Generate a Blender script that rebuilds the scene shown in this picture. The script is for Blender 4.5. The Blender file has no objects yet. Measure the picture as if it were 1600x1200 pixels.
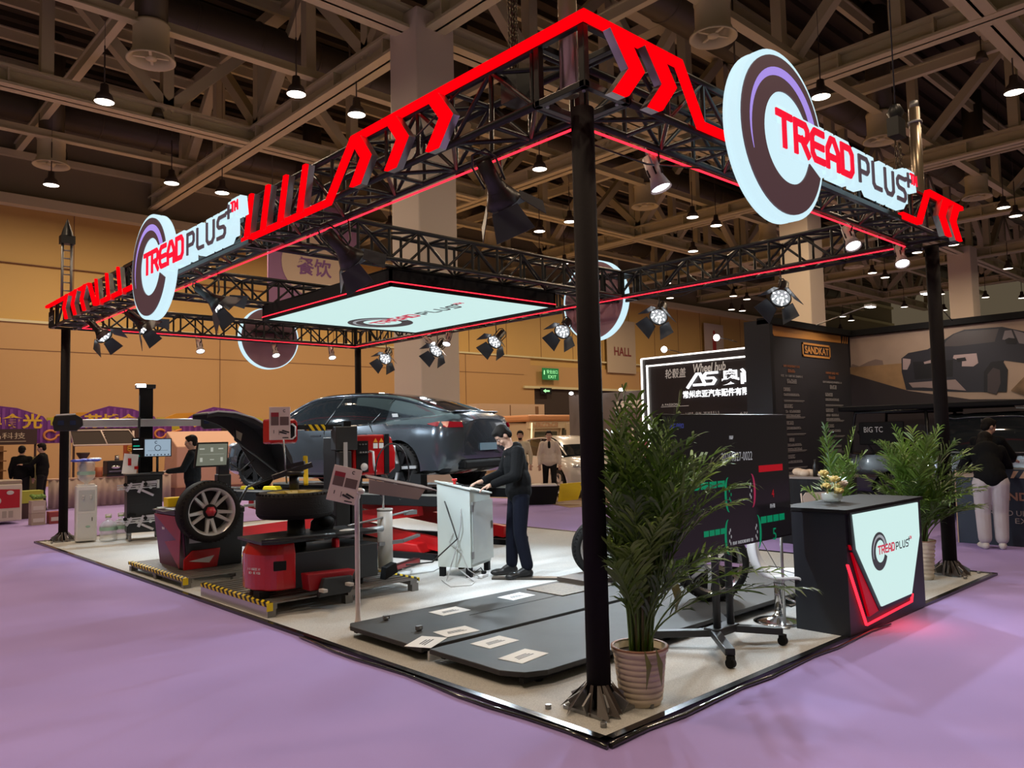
import bpy, math, random
import numpy as np
from mathutils import Vector, Matrix
random.seed(7)
SC = bpy.context.scene
COL = SC.collection
PI = math.pi
def V(*a): return Vector(a[0] if len(a) == 1 else a)

# ------------------------------------------------------------------ camera
yaw, pitch, roll = 0.8214, 0.0653, -0.0227
f = V(math.cos(pitch)*math.cos(yaw), math.cos(pitch)*math.sin(yaw), math.sin(pitch))
r0 = V(math.sin(yaw), -math.cos(yaw), 0); u0 = r0.cross(f)
rr = r0*math.cos(roll)+u0*math.sin(roll); uu = -r0*math.sin(roll)+u0*math.cos(roll)
cd = bpy.data.cameras.new('camera'); cam = bpy.data.objects.new('camera', cd); COL.objects.link(cam)
cam.matrix_world = Matrix(((rr.x, uu.x, -f.x, -3.5633), (rr.y, uu.y, -f.y, -3.141), (rr.z, uu.z, -f.z, 1.62), (0, 0, 0, 1)))
cd.sensor_width = 36; cd.lens = 1232.77*36/1600; cd.clip_start = 0.05; cd.clip_end = 400
SC.camera = cam

# ------------------------------------------------------------------ world, exposure, large lights
w = bpy.data.worlds.new('world'); SC.world = w; w.use_nodes = True
bgn = w.node_tree.nodes['Background']; bgn.inputs[0].default_value = (0.90, 0.70, 0.44, 1); bgn.inputs[1].default_value = 0.10
vs = SC.view_settings
vs.view_transform = 'Standard'; vs.look = 'None'; vs.exposure = 0.0; vs.gamma = 1.0; vs.use_curve_mapping = False
SC.cycles.use_denoising = True
SC.cycles.sample_clamp_indirect = 4.0
SC.cycles.max_bounces = 6; SC.cycles.diffuse_bounces = 3

def lamp(kind, loc, energy, color, size=0.2, target=None, spot=60, blend=0.5, name='light', parent=None):
    d = bpy.data.lights.new(name, kind); d.energy = energy; d.color = color
    if kind == 'SPOT': d.spot_size = math.radians(spot); d.spot_blend = blend; d.shadow_soft_size = size
    elif kind == 'AREA': d.shape = 'DISK'; d.size = size
    else: d.shadow_soft_size = size
    o = bpy.data.objects.new(name, d); COL.objects.link(o); o.location = loc
    if target is not None:
        o.rotation_euler = (V(target)-V(loc)).to_track_quat('-Z', 'Y').to_euler()
    return o
WARM = (1.0, 0.76, 0.52)
COOL = (0.76, 0.90, 1.0)
# pools of the hall's high-bay lamps that stand over the part of the hall in view
for (x, y, e) in [(-3.5, 6, 900), (-3, 14, 600), (3, 19.8, 700), (3.4, 27, 900), (8.5, 16.2, 700), (8.5, 25.7, 1300), (16, 25.8, 1300), (16, 16.1, 900), (23, 21, 900),
                (27, 26.2, 1300), (37.4, 26.3, 1300), (17.9, 6.7, 700), (21.9, 3, 500), (6.5, -3.5, 520), (0, -4.5, 560), (12, -2, 350), (25, 11, 350), (47, 20, 1500), (30, 3, 500), (-6, 0, 700), (44, 8, 900)]:
    lamp('AREA', (x, y, 10.9), e*0.42, WARM, 0.6, target=(x, y, 0), name='high_bay_light')

# ------------------------------------------------------------------ materials
MC = {}
def mat(name, color, rough=0.5, metal=0.0, emit=None, es=1.0, alpha=None, trans=0.0, noise=None, bump=None, coat=0.0, ior=None):
    """noise=(scale, amount); bump=(scale, strength)"""
    if name in MC: return MC[name]
    m = bpy.data.materials.new(name); m.use_nodes = True
    nt = m.node_tree; b = nt.nodes['Principled BSDF']
    b.inputs['Base Color'].default_value = (*color, 1); b.inputs['Roughness'].default_value = rough; b.inputs['Metallic'].default_value = metal
    if emit is not None:
        b.inputs['Specular IOR Level'].default_value = 0.0 if es > .8 else .3
        b.inputs['Emission Color'].default_value = (*emit, 1); b.inputs['Emission Strength'].default_value = es
    if alpha is not None: b.inputs['Alpha'].default_value = alpha
    if trans: b.inputs['Transmission Weight'].default_value = trans
    if coat: b.inputs['Coat Weight'].default_value = coat; b.inputs['Coat Roughness'].default_value = 0.04
    if ior: b.inputs['IOR'].default_value = ior
    tc = None
    if noise or bump:
        tc = nt.nodes.new('ShaderNodeTexCoord')
    if noise:
        n = nt.nodes.new('ShaderNodeTexNoise'); n.inputs['Scale'].default_value = noise[0]; n.inputs['Detail'].default_value = 5
        nt.links.new(tc.outputs['Object'], n.inputs['Vector'])
        cr = nt.nodes.new('ShaderNodeValToRGB'); a = noise[1]
        cr.color_ramp.elements[0].position = 0.3; cr.color_ramp.elements[1].position = 0.7
        cr.color_ramp.elements[0].color = (*[max(0, c*(1-a)) for c in color], 1); cr.color_ramp.elements[1].color = (*[min(1, c*(1+a)) for c in color], 1)
        nt.links.new(n.outputs['Fac'], cr.inputs['Fac']); nt.links.new(cr.outputs['Color'], b.inputs['Base Color'])
    if bump:
        n2 = nt.nodes.new('ShaderNodeTexNoise'); n2.inputs['Scale'].default_value = bump[0]; n2.inputs['Detail'].default_value = 3
        nt.links.new(tc.outputs['Object'], n2.inputs['Vector'])
        bp = nt.nodes.new('ShaderNodeBump'); bp.inputs['Strength'].default_value = bump[1]; bp.inputs['Distance'].default_value = 0.01
        nt.links.new(n2.outputs['Fac'], bp.inputs['Height']); nt.links.new(bp.outputs['Normal'], b.inputs['Normal'])
    MC[name] = m
    return m
def stripes(name, c1, c2, freq=20, ang=0.8, rough=0.5):
    if name in MC: return MC[name]
    m = mat(name, c1, rough); nt = m.node_tree; b = nt.nodes['Principled BSDF']
    tc = nt.nodes.new('ShaderNodeTexCoord'); mp = nt.nodes.new('ShaderNodeMapping'); mp.inputs['Rotation'].default_value = (0.6, 0.2, ang)
    wv = nt.nodes.new('ShaderNodeTexWave'); wv.inputs['Scale'].default_value = freq; wv.wave_profile = 'SAW'
    cr = nt.nodes.new('ShaderNodeValToRGB'); cr.color_ramp.interpolation = 'CONSTANT'
    cr.color_ramp.elements[0].color = (*c1, 1); cr.color_ramp.elements[1].color = (*c2, 1); cr.color_ramp.elements[1].position = 0.5
    nt.links.new(tc.outputs['Object'], mp.inputs['Vector']); nt.links.new(mp.outputs['Vector'], wv.inputs['Vector'])
    nt.links.new(wv.outputs['Fac'], cr.inputs['Fac']); nt.links.new(cr.outputs['Color'], b.inputs['Base Color'])
    return m
BLK = mat('black powder coat', (0.012, 0.012, 0.013), 0.38)
BLKM = mat('matt black', (0.008, 0.008, 0.009), 0.7)
DGREY = mat('dark grey paint', (0.020, 0.022, 0.025), 0.4)
CHAR = mat('charcoal plastic', (0.035, 0.038, 0.042), 0.35)
RUB = mat('tyre rubber', (0.014, 0.013, 0.013), 0.75, bump=(60, 0.3))
WHT = mat('white enamel', (0.75, 0.77, 0.76), 0.35)
WPL = mat('white plastic', (0.8, 0.8, 0.8), 0.3)
CHR = mat('chrome', (0.8, 0.8, 0.8), 0.12, 1.0)
ALU = mat('brushed aluminium', (0.55, 0.55, 0.56), 0.35, 1.0)
STEEL = mat('dull steel', (0.3, 0.3, 0.31), 0.45, 0.8)
RED = mat('machine red', (0.46, 0.005, 0.008), 0.25, coat=0.5)
DRED = mat('deep red', (0.28, 0.006, 0.012), 0.35)
YEL = mat('hazard yellow', (0.85, 0.62, 0.01), 0.45)
HAZ = stripes('hazard stripes', (0.85, 0.62, 0.01), (0.01, 0.01, 0.01), 6.0)
PAPER = mat('paper', (0.85, 0.85, 0.84), 0.8)
for _m in (BLKM, RUB): _m.node_tree.nodes['Principled BSDF'].inputs['Specular IOR Level'].default_value = .2
INK = mat('print ink', (0.02, 0.02, 0.025), 0.6)
REDLED = mat('red neon light', (0.1, 0, 0), 0.6, emit=(1, 0.0, 0.003), es=1.25)
REDLINE = mat('red led line', (0.5, 0, 0), 0.4, emit=(1, 0.02, 0.04), es=2.6)
SIGNW = mat('lit sign white', (0.1, 0.12, 0.13), 0.4, emit=(0.62, 0.86, 0.95), es=1.0)
SIGNB = mat('sign dark brown', (0.05, 0.03, 0.035), 0.5, emit=(0.09, 0.045, 0.055), es=0.6)
SIGNR = mat('sign red', (0.7, 0.01, 0.03), 0.5, emit=(0.75, 0.01, 0.035), es=0.9)
SIGNP = mat('sign violet', (0.3, 0.22, 0.6), 0.5, emit=(0.33, 0.25, 0.75), es=0.9)
LBOX = mat('lightbox face', (0.1, 0.12, 0.12), 0.4, emit=(0.60, 0.83, 0.80), es=1.0)
GLOW = mat('lamp glow', (1, 1, 1), 0.4, emit=(1.0, 0.88, 0.72), es=6.0)
GLOWC = mat('cool lamp glow', (1, 1, 1), 0.4, emit=(0.95, 0.98, 1.0), es=7.0)
SKIN = mat('skin', (0.55, 0.33, 0.24), 0.5)
HAIR = mat('black hair', (0.012, 0.01, 0.009), 0.6, bump=(90, 0.6))
GLASS = mat('dark window glass', (0.012, 0.015, 0.018), 0.05)

# ------------------------------------------------------------------ mesh collector
class MB:
    def __init__(s): s.v = []; s.f = []; s.mi = []; s.m = 0; s.sm = []; s.smooth = False
    def add(s, vs_, fs):
        b = len(s.v); s.v += [tuple(v) for v in vs_]
        for q in fs: s.f.append([b+i for i in q]); s.mi.append(s.m); s.sm.append(s.smooth)
        return s
    def box(s, c, d, rot=None):
        c = V(c); h = [x/2 for x in d]; P = []
        for x in (-1, 1):
            for y in (-1, 1):
                for z in (-1, 1):
                    p = V(x*h[0], y*h[1], z*h[2])
                    if rot is not None: p = rot @ p
                    P.append(c+p)
        return s.add(P, [(0, 1, 3, 2), (4, 6, 7, 5), (0, 4, 5, 1), (2, 3, 7, 6), (0, 2, 6, 4), (1, 5, 7, 3)])
    def bb(s, a, b):
        return s.box([(a[i]+b[i])/2 for i in range(3)], [abs(b[i]-a[i]) for i in range(3)])
    def beam(s, p, q, w_, h_, up=(0, 0, 1)):
        p = V(p); q = V(q); d = (q-p); L = d.length; d.normalize(); up = V(up)
        if abs(d.dot(up)) > 0.99: up = V(1, 0, 0)
        sd = d.cross(up).normalized(); u = sd.cross(d)
        R = Matrix((d, sd, u)).transposed()
        return s.box((p+q)/2, (L, w_, h_), R)
    def tube(s, pts, r, n=8, cap=True, closed=False):
        pts = [V(p) for p in pts]; k = len(pts)
        rs = r if isinstance(r, (list, tuple)) else [r]*k
        if k < 2: return s
        sm0 = s.smooth
        T = []
        for i in range(k):
            if closed: t = pts[(i+1) % k]-pts[i-1]
            elif i == 0: t = pts[1]-pts[0]
            elif i == k-1: t = pts[-1]-pts[-2]
            else: t = (pts[i+1]-pts[i]).normalized()+(pts[i]-pts[i-1]).normalized()
            T.append(t.normalized() if t.length > 1e-9 else V(0, 0, 1))
        a = V(0, 0, 1) if abs(T[0].z) < 0.9 else V(1, 0, 0)
        nrm = T[0].cross(a).normalized(); P = []
        for i in range(k):
            nrm = (nrm-T[i]*nrm.dot(T[i]));
            if nrm.length < 1e-6: nrm = T[i].orthogonal()
            nrm.normalize(); bn = T[i].cross(nrm)
            for j in range(n):
                an = 2*PI*j/n; P.append(pts[i]+(nrm*math.cos(an)+bn*math.sin(an))*rs[i])
        F = []
        for i in range(k if closed else k-1):
            i2 = (i+1) % k
            for j in range(n): F.append((i*n+j, i*n+(j+1) % n, i2*n+(j+1) % n, i2*n+j))
        s.smooth = True; s.add(P, F)
        if cap and not closed:
            b = len(s.v)-k*n; s.smooth = False
            s.f.append([b+j for j in reversed(range(n))]); s.mi.append(s.m); s.sm.append(False)
            s.f.append([b+(k-1)*n+j for j in range(n)]); s.mi.append(s.m); s.sm.append(False)
        s.smooth = sm0
        return s
    def cyl(s, p, q, r, n=16, r2=None):
        return s.tube([p, q], [r, r if r2 is None else r2], n)
    def lathe(s, prof, o=(0, 0, 0), axis=(0, 0, 1), n=24, smooth=True):
        o = V(o); ax = V(axis).normalized(); a = ax.orthogonal().normalized() if abs(ax.z) < .99 else V(1, 0, 0); b = ax.cross(a)
        P = []; k = len(prof)
        for (r, h) in prof:
            for j in range(n):
                t = 2*PI*j/n; P.append(o+ax*h+(a*math.cos(t)+b*math.sin(t))*max(r, 1e-5))
        F = []
        for i in range(k-1):
            for j in range(n): F.append((i*n+j, i*n+(j+1) % n, (i+1)*n+(j+1) % n, (i+1)*n+j))
        sm0 = s.smooth; s.smooth = smooth; s.add(P, F); s.smooth = sm0
        return s
    def ell(s, c, r, n=14, m=9, rot=None):
        c = V(c); r = r if isinstance(r, (tuple, list)) else (r, r, r); P = []
        for i in range(m+1):
            ph = PI*i/m
            for j in range(n):
                t = 2*PI*j/n
                p = V(r[0]*math.sin(ph)*math.cos(t), r[1]*math.sin(ph)*math.sin(t), r[2]*math.cos(ph))
                if i in (0, m): p = V(1e-4*math.cos(t), 1e-4*math.sin(t), p.z)
                if rot is not None: p = rot @ p
                P.append(c+p)
        F = [(i*n+j, (i+1)*n+j, (i+1)*n+(j+1) % n, i*n+(j+1) % n) for i in range(m) for j in range(n)]
        F.append(list(range(n))); F.append(list(reversed(range(m*n, m*n+n))))
        sm0 = s.smooth; s.smooth = True; s.add(P, F); s.smooth = sm0
        return s
    def prism(s, poly, h, o=(0, 0, 0), ex=(1, 0, 0), ey=(0, 1, 0)):
        """polygon in the plane (ex, ey) at o, thickness h along ex x ey"""
        o = V(o); ex = V(ex); ey = V(ey); nz = ex.cross(ey).normalized(); n = len(poly)
        A = [o+ex*x+ey*y for x, y in poly]; B = [p+nz*h for p in A]
        F = [tuple(reversed(range(n))), tuple(range(n, 2*n))]+[(i, (i+1) % n, n+(i+1) % n, n+i) for i in range(n)]
        return s.add(A+B, F)
    def strip(s, A, B, h=0.0, nz=(0, 0, 1)):
        """ribbon between polylines A and B, thickened by h"""
        n = len(A); A = [V(p) for p in A]; B = [V(p) for p in B]; nz = V(nz)*h
        if not h: return s.add(A+B, [(i, i+1, n+i+1, n+i) for i in range(n-1)])
        P = A+B+[p+nz for p in A]+[p+nz for p in B]; F = []
        for i in range(n-1):
            F += [(i, n+i, n+i+1, i+1), (2*n+i, 2*n+i+1, 3*n+i+1, 3*n+i), (i, i+1, 2*n+i+1, 2*n+i), (n+i+1, n+i, 3*n+i, 3*n+i+1)]
        F += [(0, 2*n, 3*n, n), (n-1, 2*n-1, 4*n-1, 3*n-1)]
        return s.add(P, F)
    def quad(s, a, b, c, d): return s.add([a, b, c, d], [(0, 1, 2, 3)])
    def mesh(s, name, mats):
        me = bpy.data.meshes.new(name); me.from_pydata(s.v, [], s.f)
        for m_ in (mats if isinstance(mats, (list, tuple)) else [mats]): me.materials.append(m_)
        me.polygons.foreach_set('material_index', s.mi); me.polygons.foreach_set('use_smooth', s.sm); me.update()
        return me
    def build(s, name, mats, parent=None, bevel=0.0, label=None, kind=None, seg=2):
        o = bpy.data.objects.new(name, s.mesh(name, mats)); COL.objects.link(o)
        if parent is not None: o.parent = parent
        if bevel:
            b = o.modifiers.new('bevel', 'BEVEL'); b.width = bevel; b.segments = seg; b.limit_method = 'ANGLE'; b.angle_limit = 0.7
        if label: o['label'] = label
        if kind: o['kind'] = kind
        return o
def tag(o, label, cat, group=None, kind=None):
    o['label'] = label; o['category'] = cat
    if group: o['group'] = group
    if kind: o['kind'] = kind
    return o
def struct(o): o['kind'] = 'structure'; return o
def thing(name, label, cat, loc=(0, 0, 0), rz=0.0, group=None, M=None):
    o = bpy.data.objects.new(name, None); COL.objects.link(o); o.empty_display_size = 0.1
    if M is not None:
        o.matrix_basis = M
    else:
        o.location = loc; o.rotation_euler = (0, 0, rz)
    return tag(o, label, cat, group)
def frame(o, ex, ey):
    ex = V(ex).normalized(); ey = V(ey).normalized(); ez = ex.cross(ey).normalized(); o = V(o)
    return Matrix(((ex.x, ey.x, ez.x, o.x), (ex.y, ey.y, ez.y, o.y), (ex.z, ey.z, ez.z, o.z), (0, 0, 0, 1)))
def copy_tree(o, parent=None):
    c = o.copy(); COL.objects.link(c)
    if parent is not None: c.parent = parent
    for ch in list(o.children): copy_tree(ch, c)
    return c
def move(o, loc, rz=None, label=None, M=None):
    if M is not None: o.matrix_basis = M
    else:
        o.location = loc
        if rz is not None: o.rotation_euler = (0, 0, rz)
    if label: o['label'] = label
    return o
def applied(o):
    """replace an object's mesh by its mesh with modifiers applied"""
    dg = bpy.context.evaluated_depsgraph_get(); dg.update()
    me = bpy.data.meshes.new_from_object(o.evaluated_get(dg)); o.modifiers.clear(); o.data = me
    return o

# lettering: real glyphs from the built-in font, turned into meshes
def text(s, h, m_, parent=None, M=None, width=None, extrude=0.002, name='lettering', align='CENTER', bold=0.0, shear=0.0, label=None, spacing=1.0):
    cu = bpy.data.curves.new('t', 'FONT'); cu.body = s; cu.size = 1.0; cu.align_x = align; cu.align_y = 'CENTER'; cu.extrude = 0.0
    cu.resolution_u = 3; cu.shear = shear; cu.space_character = spacing; cu.offset = bold
    t = bpy.data.objects.new('t', cu); COL.objects.link(t)
    dg = bpy.context.evaluated_depsgraph_get(); me = bpy.data.meshes.new_from_object(t.evaluated_get(dg)); bpy.data.objects.remove(t)
    me.name = name
    n = len(me.vertices)
    if n:
        co = np.zeros(n*3); me.vertices.foreach_get('co', co); co = co.reshape(-1, 3)
        lo = co.min(0); hi = co.max(0); hh = hi[1]-lo[1]; ww = hi[0]-lo[0]
        ky = h/max(hh, 1e-6); kx = ky if width is None else width/max(ww, 1e-6)
        co[:, 1] = (co[:, 1]-(lo[1]+hi[1])/2)*ky; cx = (lo[0]+hi[0])/2 if align == 'CENTER' else lo[0]
        co[:, 0] = (co[:, 0]-cx)*kx; co[:, 2] = extrude
        me.vertices.foreach_set('co', co.reshape(-1)); me.update()
    me.materials.clear(); me.materials.append(m_)
    o = bpy.data.objects.new(name, me); COL.objects.link(o)
    if parent is not None: o.parent = parent
    if M is not None: o.matrix_basis = M
    if label: o['label'] = label
    return o
T = Matrix.Translation
def scrib(parent, x, y, w_, h, m_, seed=0, M=None, name='small_print', cjk=False, rows=1):
    """rows of print too small to read in the photograph, as short strokes"""
    rn = random.Random(seed); m = MB()
    for r_ in range(rows):
        yy = y-r_*h*1.6; cx = x-w_/2
        while cx < x+w_/2-h*.3:
            g = h*(.95 if cjk else rn.uniform(.45, .7))
            if rn.random() > (.06 if cjk else .14):
                t_ = h*.16; k = rn.randint(0, 3)
                m.bb((cx, yy-h/2, 0), (cx+t_, yy+h/2, .002))
                if k != 1: m.bb((cx, yy+h/2-t_, 0), (cx+g*.8, yy+h/2, .002))
                if k != 2: m.bb((cx, yy-t_/2, 0), (cx+g*.8, yy+t_/2, .002))
                if k > 1 or cjk: m.bb((cx, yy-h/2, 0), (cx+g*.8, yy-h/2+t_, .002))
                if k == 3 or cjk: m.bb((cx+g*.8-t_, yy-h/2, 0), (cx+g*.8, yy+h/2*(rn.random() > .5), .002))
            cx += g
    o = m.build(name, m_, parent)
    if M is not None: o.matrix_basis = M
    return o

# stroke letters of the TREAD PLUS wordmark, unit box 0..1
GL = {'T': (0.85, [[(0, 1), (.85, 1)], [(.42, 1), (.42, 0)]]),
      'R': (0.85, [[(0, 0), (0, 1), (.7, 1), (.85, .85), (.85, .6), (.7, .45), (0, .45)], [(.45, .45), (.88, 0)]]),
      'E': (0.82, [[(.82, 1), (.2, 1), (0, .8), (0, .2), (.2, 0), (.82, 0)], [(.05, .5), (.78, .5)]]),
      'A': (0.85, [[(0, 0), (0, .6), (.3, 1), (.55, 1), (.85, .6), (.85, 0)], [(0, .35), (.85, .35)]]),
      'D': (0.85, [[(0, 0), (0, 1), (.65, 1), (.85, .8), (.85, .2), (.65, 0), (0, 0)]]),
      'P': (0.8, [[(0, 0), (0, 1), (.65, 1), (.8, .85), (.8, .55), (.65, .4), (.05, .4)]]),
      'L': (0.7, [[(0, 1), (0, .15), (.15, 0), (.7, 0)]]),
      'U': (0.8, [[(0, 1), (0, .2), (.2, 0), (.6, 0), (.8, .2), (.8, 1)]]),
      'S': (0.8, [[(.8, 1), (.15, 1), (0, .85), (0, .65), (.15, .52), (.65, .48), (.8, .35), (.8, .15), (.65, 0), (0, 0)]]),
      '+': (0.7, [[(.35, .7), (.35, 0)], [(0, .35), (.7, .35)]]),
      'M': (0.9, [[(0, 0), (0, 1), (.45, .4), (.9, 1), (.9, 0)]])}
def ribbon(mb, pl, wd, z, h):
    pl = [V(x, y, 0) for x, y in pl]; A = []; B = []; n = len(pl)
    for i in range(n):
        d1 = (pl[i]-pl[i-1]).normalized() if i > 0 else (pl[1]-pl[0]).normalized()
        d2 = (pl[i+1]-pl[i]).normalized() if i < n-1 else d1
        n1 = V(-d1.y, d1.x, 0); n2 = V(-d2.y, d2.x, 0); m_ = (n1+n2)
        m_ = m_/max(m_.length_squared/2, 0.5)
        ext = V(0, 0, 0)
        if i == 0: ext = -d1*wd*0.5
        if i == n-1: ext = d1*wd*0.5
        A.append(pl[i]+ext-m_*wd/2+V(0, 0, z)); B.append(pl[i]+ext+m_*wd/2+V(0, 0, z))
    mb.strip(A, B, h, (0, 0, 1))
def word(mb, s, x, y, h, gap, wd, z, th, kx=1.0):
    for c in s:
        adv, strokes = GL[c]
        for st in strokes: ribbon(mb, [(x+a*h*kx, y+b*h) for a, b in st], wd, z, th)
        x += (adv*kx)*h+gap
    return x
def arc_shape(mb, r1, r2f, a0, a1, z, h, n=40, c2=(0, 0)):
    A = []; B = []
    for i in range(n+1):
        a = a0+(a1-a0)*i/n; r2 = r2f(a, i/n)
        A.append((r1*math.cos(a), r1*math.sin(a), z)); B.append((c2[0]+r2*math.cos(a), c2[1]+r2*math.sin(a), z))
    mb.strip(A, B, h, (0, 0, 1))
def tread_logo(root, R, mats, ring_th=0.01, z=0.0, halo=None, tscale=1.0, drop=0.0):
    """ring with crescent and wordmark, about (0,0) the ring centre; mats = ring, crescent, red, dark"""
    a0, a1 = math.radians(14), math.radians(339)
    m = MB(); arc_shape(m, R*0.93, lambda a, t: R*0.545, a0, a1, z, ring_th, 56, (R*0.09, -R*0.01)); m.build('logo_ring', mats[0], root)
    m = MB(); A = []; B = []
    for i in range(33):
        t = i/32; a = math.radians(18+t*185); w_ = R*0.14*(1-t)**0.7+.003
        rc = R*0.80
        A.append((rc*math.cos(a)+R*.03, rc*math.sin(a), z+ring_th)); B.append(((rc-w_-0.002)*math.cos(a)+R*.03, (rc-w_-0.002)*math.sin(a), z+ring_th))
    m.strip(A, B, 0.001, (0, 0, 1)); m.build('logo_crescent', mats[1], root)
    h = R*0.355*tscale; x0 = -R*0.17; y0 = -R*0.12; g = h*0.345; wd = h*0.235; kx = 0.97
    m = MB(); xe = word(m, 'TREAD', x0, y0, h, g, wd, z+ring_th*1.2, ring_th, kx)
    m.build('red_lettering', mats[2], root)
    h2 = h*0.92; m = MB(); x1 = xe+h*0.28
    xe2 = word(m, 'PLUS', x1, y0, h2, g*1.3, wd*0.72, z+ring_th*1.2, ring_th, 1.06)
    xe3 = word(m, '+', xe2-g*.9, y0+h2*0.80, h2*0.75, 0, wd*0.62, z+ring_th*1.2, ring_th)
    m.build('dark_lettering', mats[3], root)
    m = MB(); word(m, 'TM', xe3+h*0.05, y0+h2*1.0, h2*0.42, h*0.10, wd*0.33, z+ring_th*1.2, ring_th, 0.8)
    m.build('trademark_lettering', mats[2], root)
    return x0, y0, h, g, wd, xe, x1, xe2, xe3, h2
# ================================================================== THE HALL
LIL = mat('lilac carpet', (0.385, 0.29, 0.66), 0.9, noise=(0.35, 0.10), bump=(300, 0.25))
BRN = mat('bare hall floor', (0.30, 0.20, 0.14), 0.5, noise=(0.6, 0.15))
CREAM = mat('cream painted steel', (0.60, 0.55, 0.33), 0.6)
CREAM2 = mat('cream painted column', (0.78, 0.68, 0.54), 0.7)
DECK = mat('dark roof deck', (0.075, 0.058, 0.030), 0.8)
DUCT = mat('dark duct skin', (0.095, 0.080, 0.050), 0.45, 0.3)
YW = mat('ochre wall panels', (0.53, 0.335, 0.10), 0.6, noise=(0.08, 0.06))
YW2 = mat('tan wall panels', (0.45, 0.27, 0.11), 0.6)
GW = mat('grey upper wall', (0.25, 0.215, 0.13), 0.7)
SEAM = mat('panel joint', (0.22, 0.12, 0.06), 0.8)

m = MB(); m.bb((-14, -10, -0.1), (75, 33, 0.0)); struct(m.build('floor', LIL))
m = MB(); m.prism([(9.3, 8.9), (22, 5.6), (40, 14), (40, 32.6), (9.0, 32.6), (9.0, 20), (10.4, 11.5)], 0.006); struct(m.build('floor_bare', BRN))
# roof deck with ribs
m = MB(); m.bb((-14, -10, 17.0), (90, 36, 17.2)); struct(m.build('ceiling', DECK))
m = MB()
for i in range(60):
    m.bb((-14, -9+i*0.72, 16.75), (90, -9+i*0.72+0.3, 17.0))
struct(m.build('ceiling_ribs', DECK))
# far wall, in panels
YWL = 33.0
m = MB(); m.bb((-14, YWL, 0), (90, YWL+0.4, 11.2)); m.m = 1; m.bb((-14, YWL, 11.2), (90, YWL+0.4, 17)); struct(m.build('wall_back', [YW, GW]))
m = MB(); m.bb((-14, YWL-0.12, 0), (31.6, YWL+0.02, 6.55)); m.bb((45.0, YWL-0.12, 0), (90, YWL+0.02, 6.1)); m.bb((31.6, YWL-0.12, 4.6), (45, YWL+0.02, 6.1)); m.bb((31.6, YWL-0.12, 0), (31.9, YWL+0.02, 4.6)); struct(m.build('wall_lower', YW2))
m = MB()
for z in (5.45, 8.9): m.bb((-14, YWL-0.14, z), (31, YWL+0.02, z+0.03))
for z in (5.45,): m.bb((45, YWL-0.14, z), (90, YWL+0.02, z+0.03))
for x in np.arange(-10, 90, 3.05): m.bb((x, YWL-0.02, 6.5), (x+0.03, YWL+0.02, 11.2))
for x in (-3.5, 11.4, 26.2): m.bb((x, YWL-0.14, 0), (x+0.03, YWL+0.02, 6.5))
struct(m.build('trim_1', SEAM))
m = MB(); m.bb((-14, YWL-0.5, 11.2), (90, YWL, 11.6)); m.bb((-14, YWL-0.2, 6.55), (90, YWL+0.02, 6.65)); m.bb((30.9, YWL-0.25, 4.6), (90, YWL-0.05, 4.75)); struct(m.build('trim_2', CREAM))
m = MB(); m.bb((31.9, YWL-0.06, 0.0), (45, YWL-0.01, 4.6)); struct(m.build('door_1', mat('dark doorway', (0.035, 0.022, 0.016), 0.8)))
for k, z in enumerate((13.2, 15.1)):
    m = MB(); m.bb((-14, YWL-0.25, z), (90, YWL, z+0.25)); struct(m.build('trim_%d' % (k+3), CREAM))
# columns
for k, (x, y, a) in enumerate([(8.5, 13.0, 1.2), (28.8, 13.0, 1.3), (49.5, 13.0, 1.3)]):
    m = MB(); m.bb((x-a/2, y-a/2, 0), (x+a/2, y+a/2, 12.5)); struct(m.build('pillar', CREAM2, bevel=0.04))
# girders of the roof: I-section bottom chord, top chord, posts and diagonals
def girder(p, q, z=12.0, hb=0.55, wd=0.62, top=True, step=3.5, name='ceiling_girder'):
    p = V(*p, 0); q = V(*q, 0); d = (q-p); L = d.length; d.normalize(); sd = V(-d.y, d.x, 0)
    m = MB(); up = V(0, 0, 1)
    def B(a, b, w_, h_): m.beam(a, b, w_, h_)
    B(p+up*(z+0.04), q+up*(z+0.04), wd, 0.08); B(p+up*(z+hb), q+up*(z+hb), wd, 0.08); B(p+up*(z+hb/2), q+up*(z+hb/2), 0.07, hb)
    for i in range(int(L/2.6)+1):
        c = p+d*min(L-.05, i*2.6); m.beam(c+up*(z+.05), c+up*(z+hb), wd*.95, 0.05, up=d)
    if top:
        zt = z+4.1
        B(p+up*zt, q+up*zt, wd*.8, 0.4); n = max(1, round(L/step)); s_ = L/n
        for i in range(n+1):
            c = p+d*(s_*i); m.beam(c+up*(z+hb), c+up*zt, 0.34, 0.34, up=d)
            if i < n:
                c2 = p+d*(s_*(i+1)); a, b = (c, c2) if i % 2 else (c2, c)
                m.beam(a+up*(z+hb), b+up*zt, 0.34, 0.34)
    return struct(m.build(name, CREAM))
for x in (-2.2, 8.5, 19.0, 29.9, 40.5, 51.0, 62): girder((x, -9), (x, 33), step=3.5)
for y in (2.8, 13.0, 22.95): girder((-12, y), (72, y), step=3.56, z=12.015)
girder((-12, -6.5), (72, -6.5), step=3.56)
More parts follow.
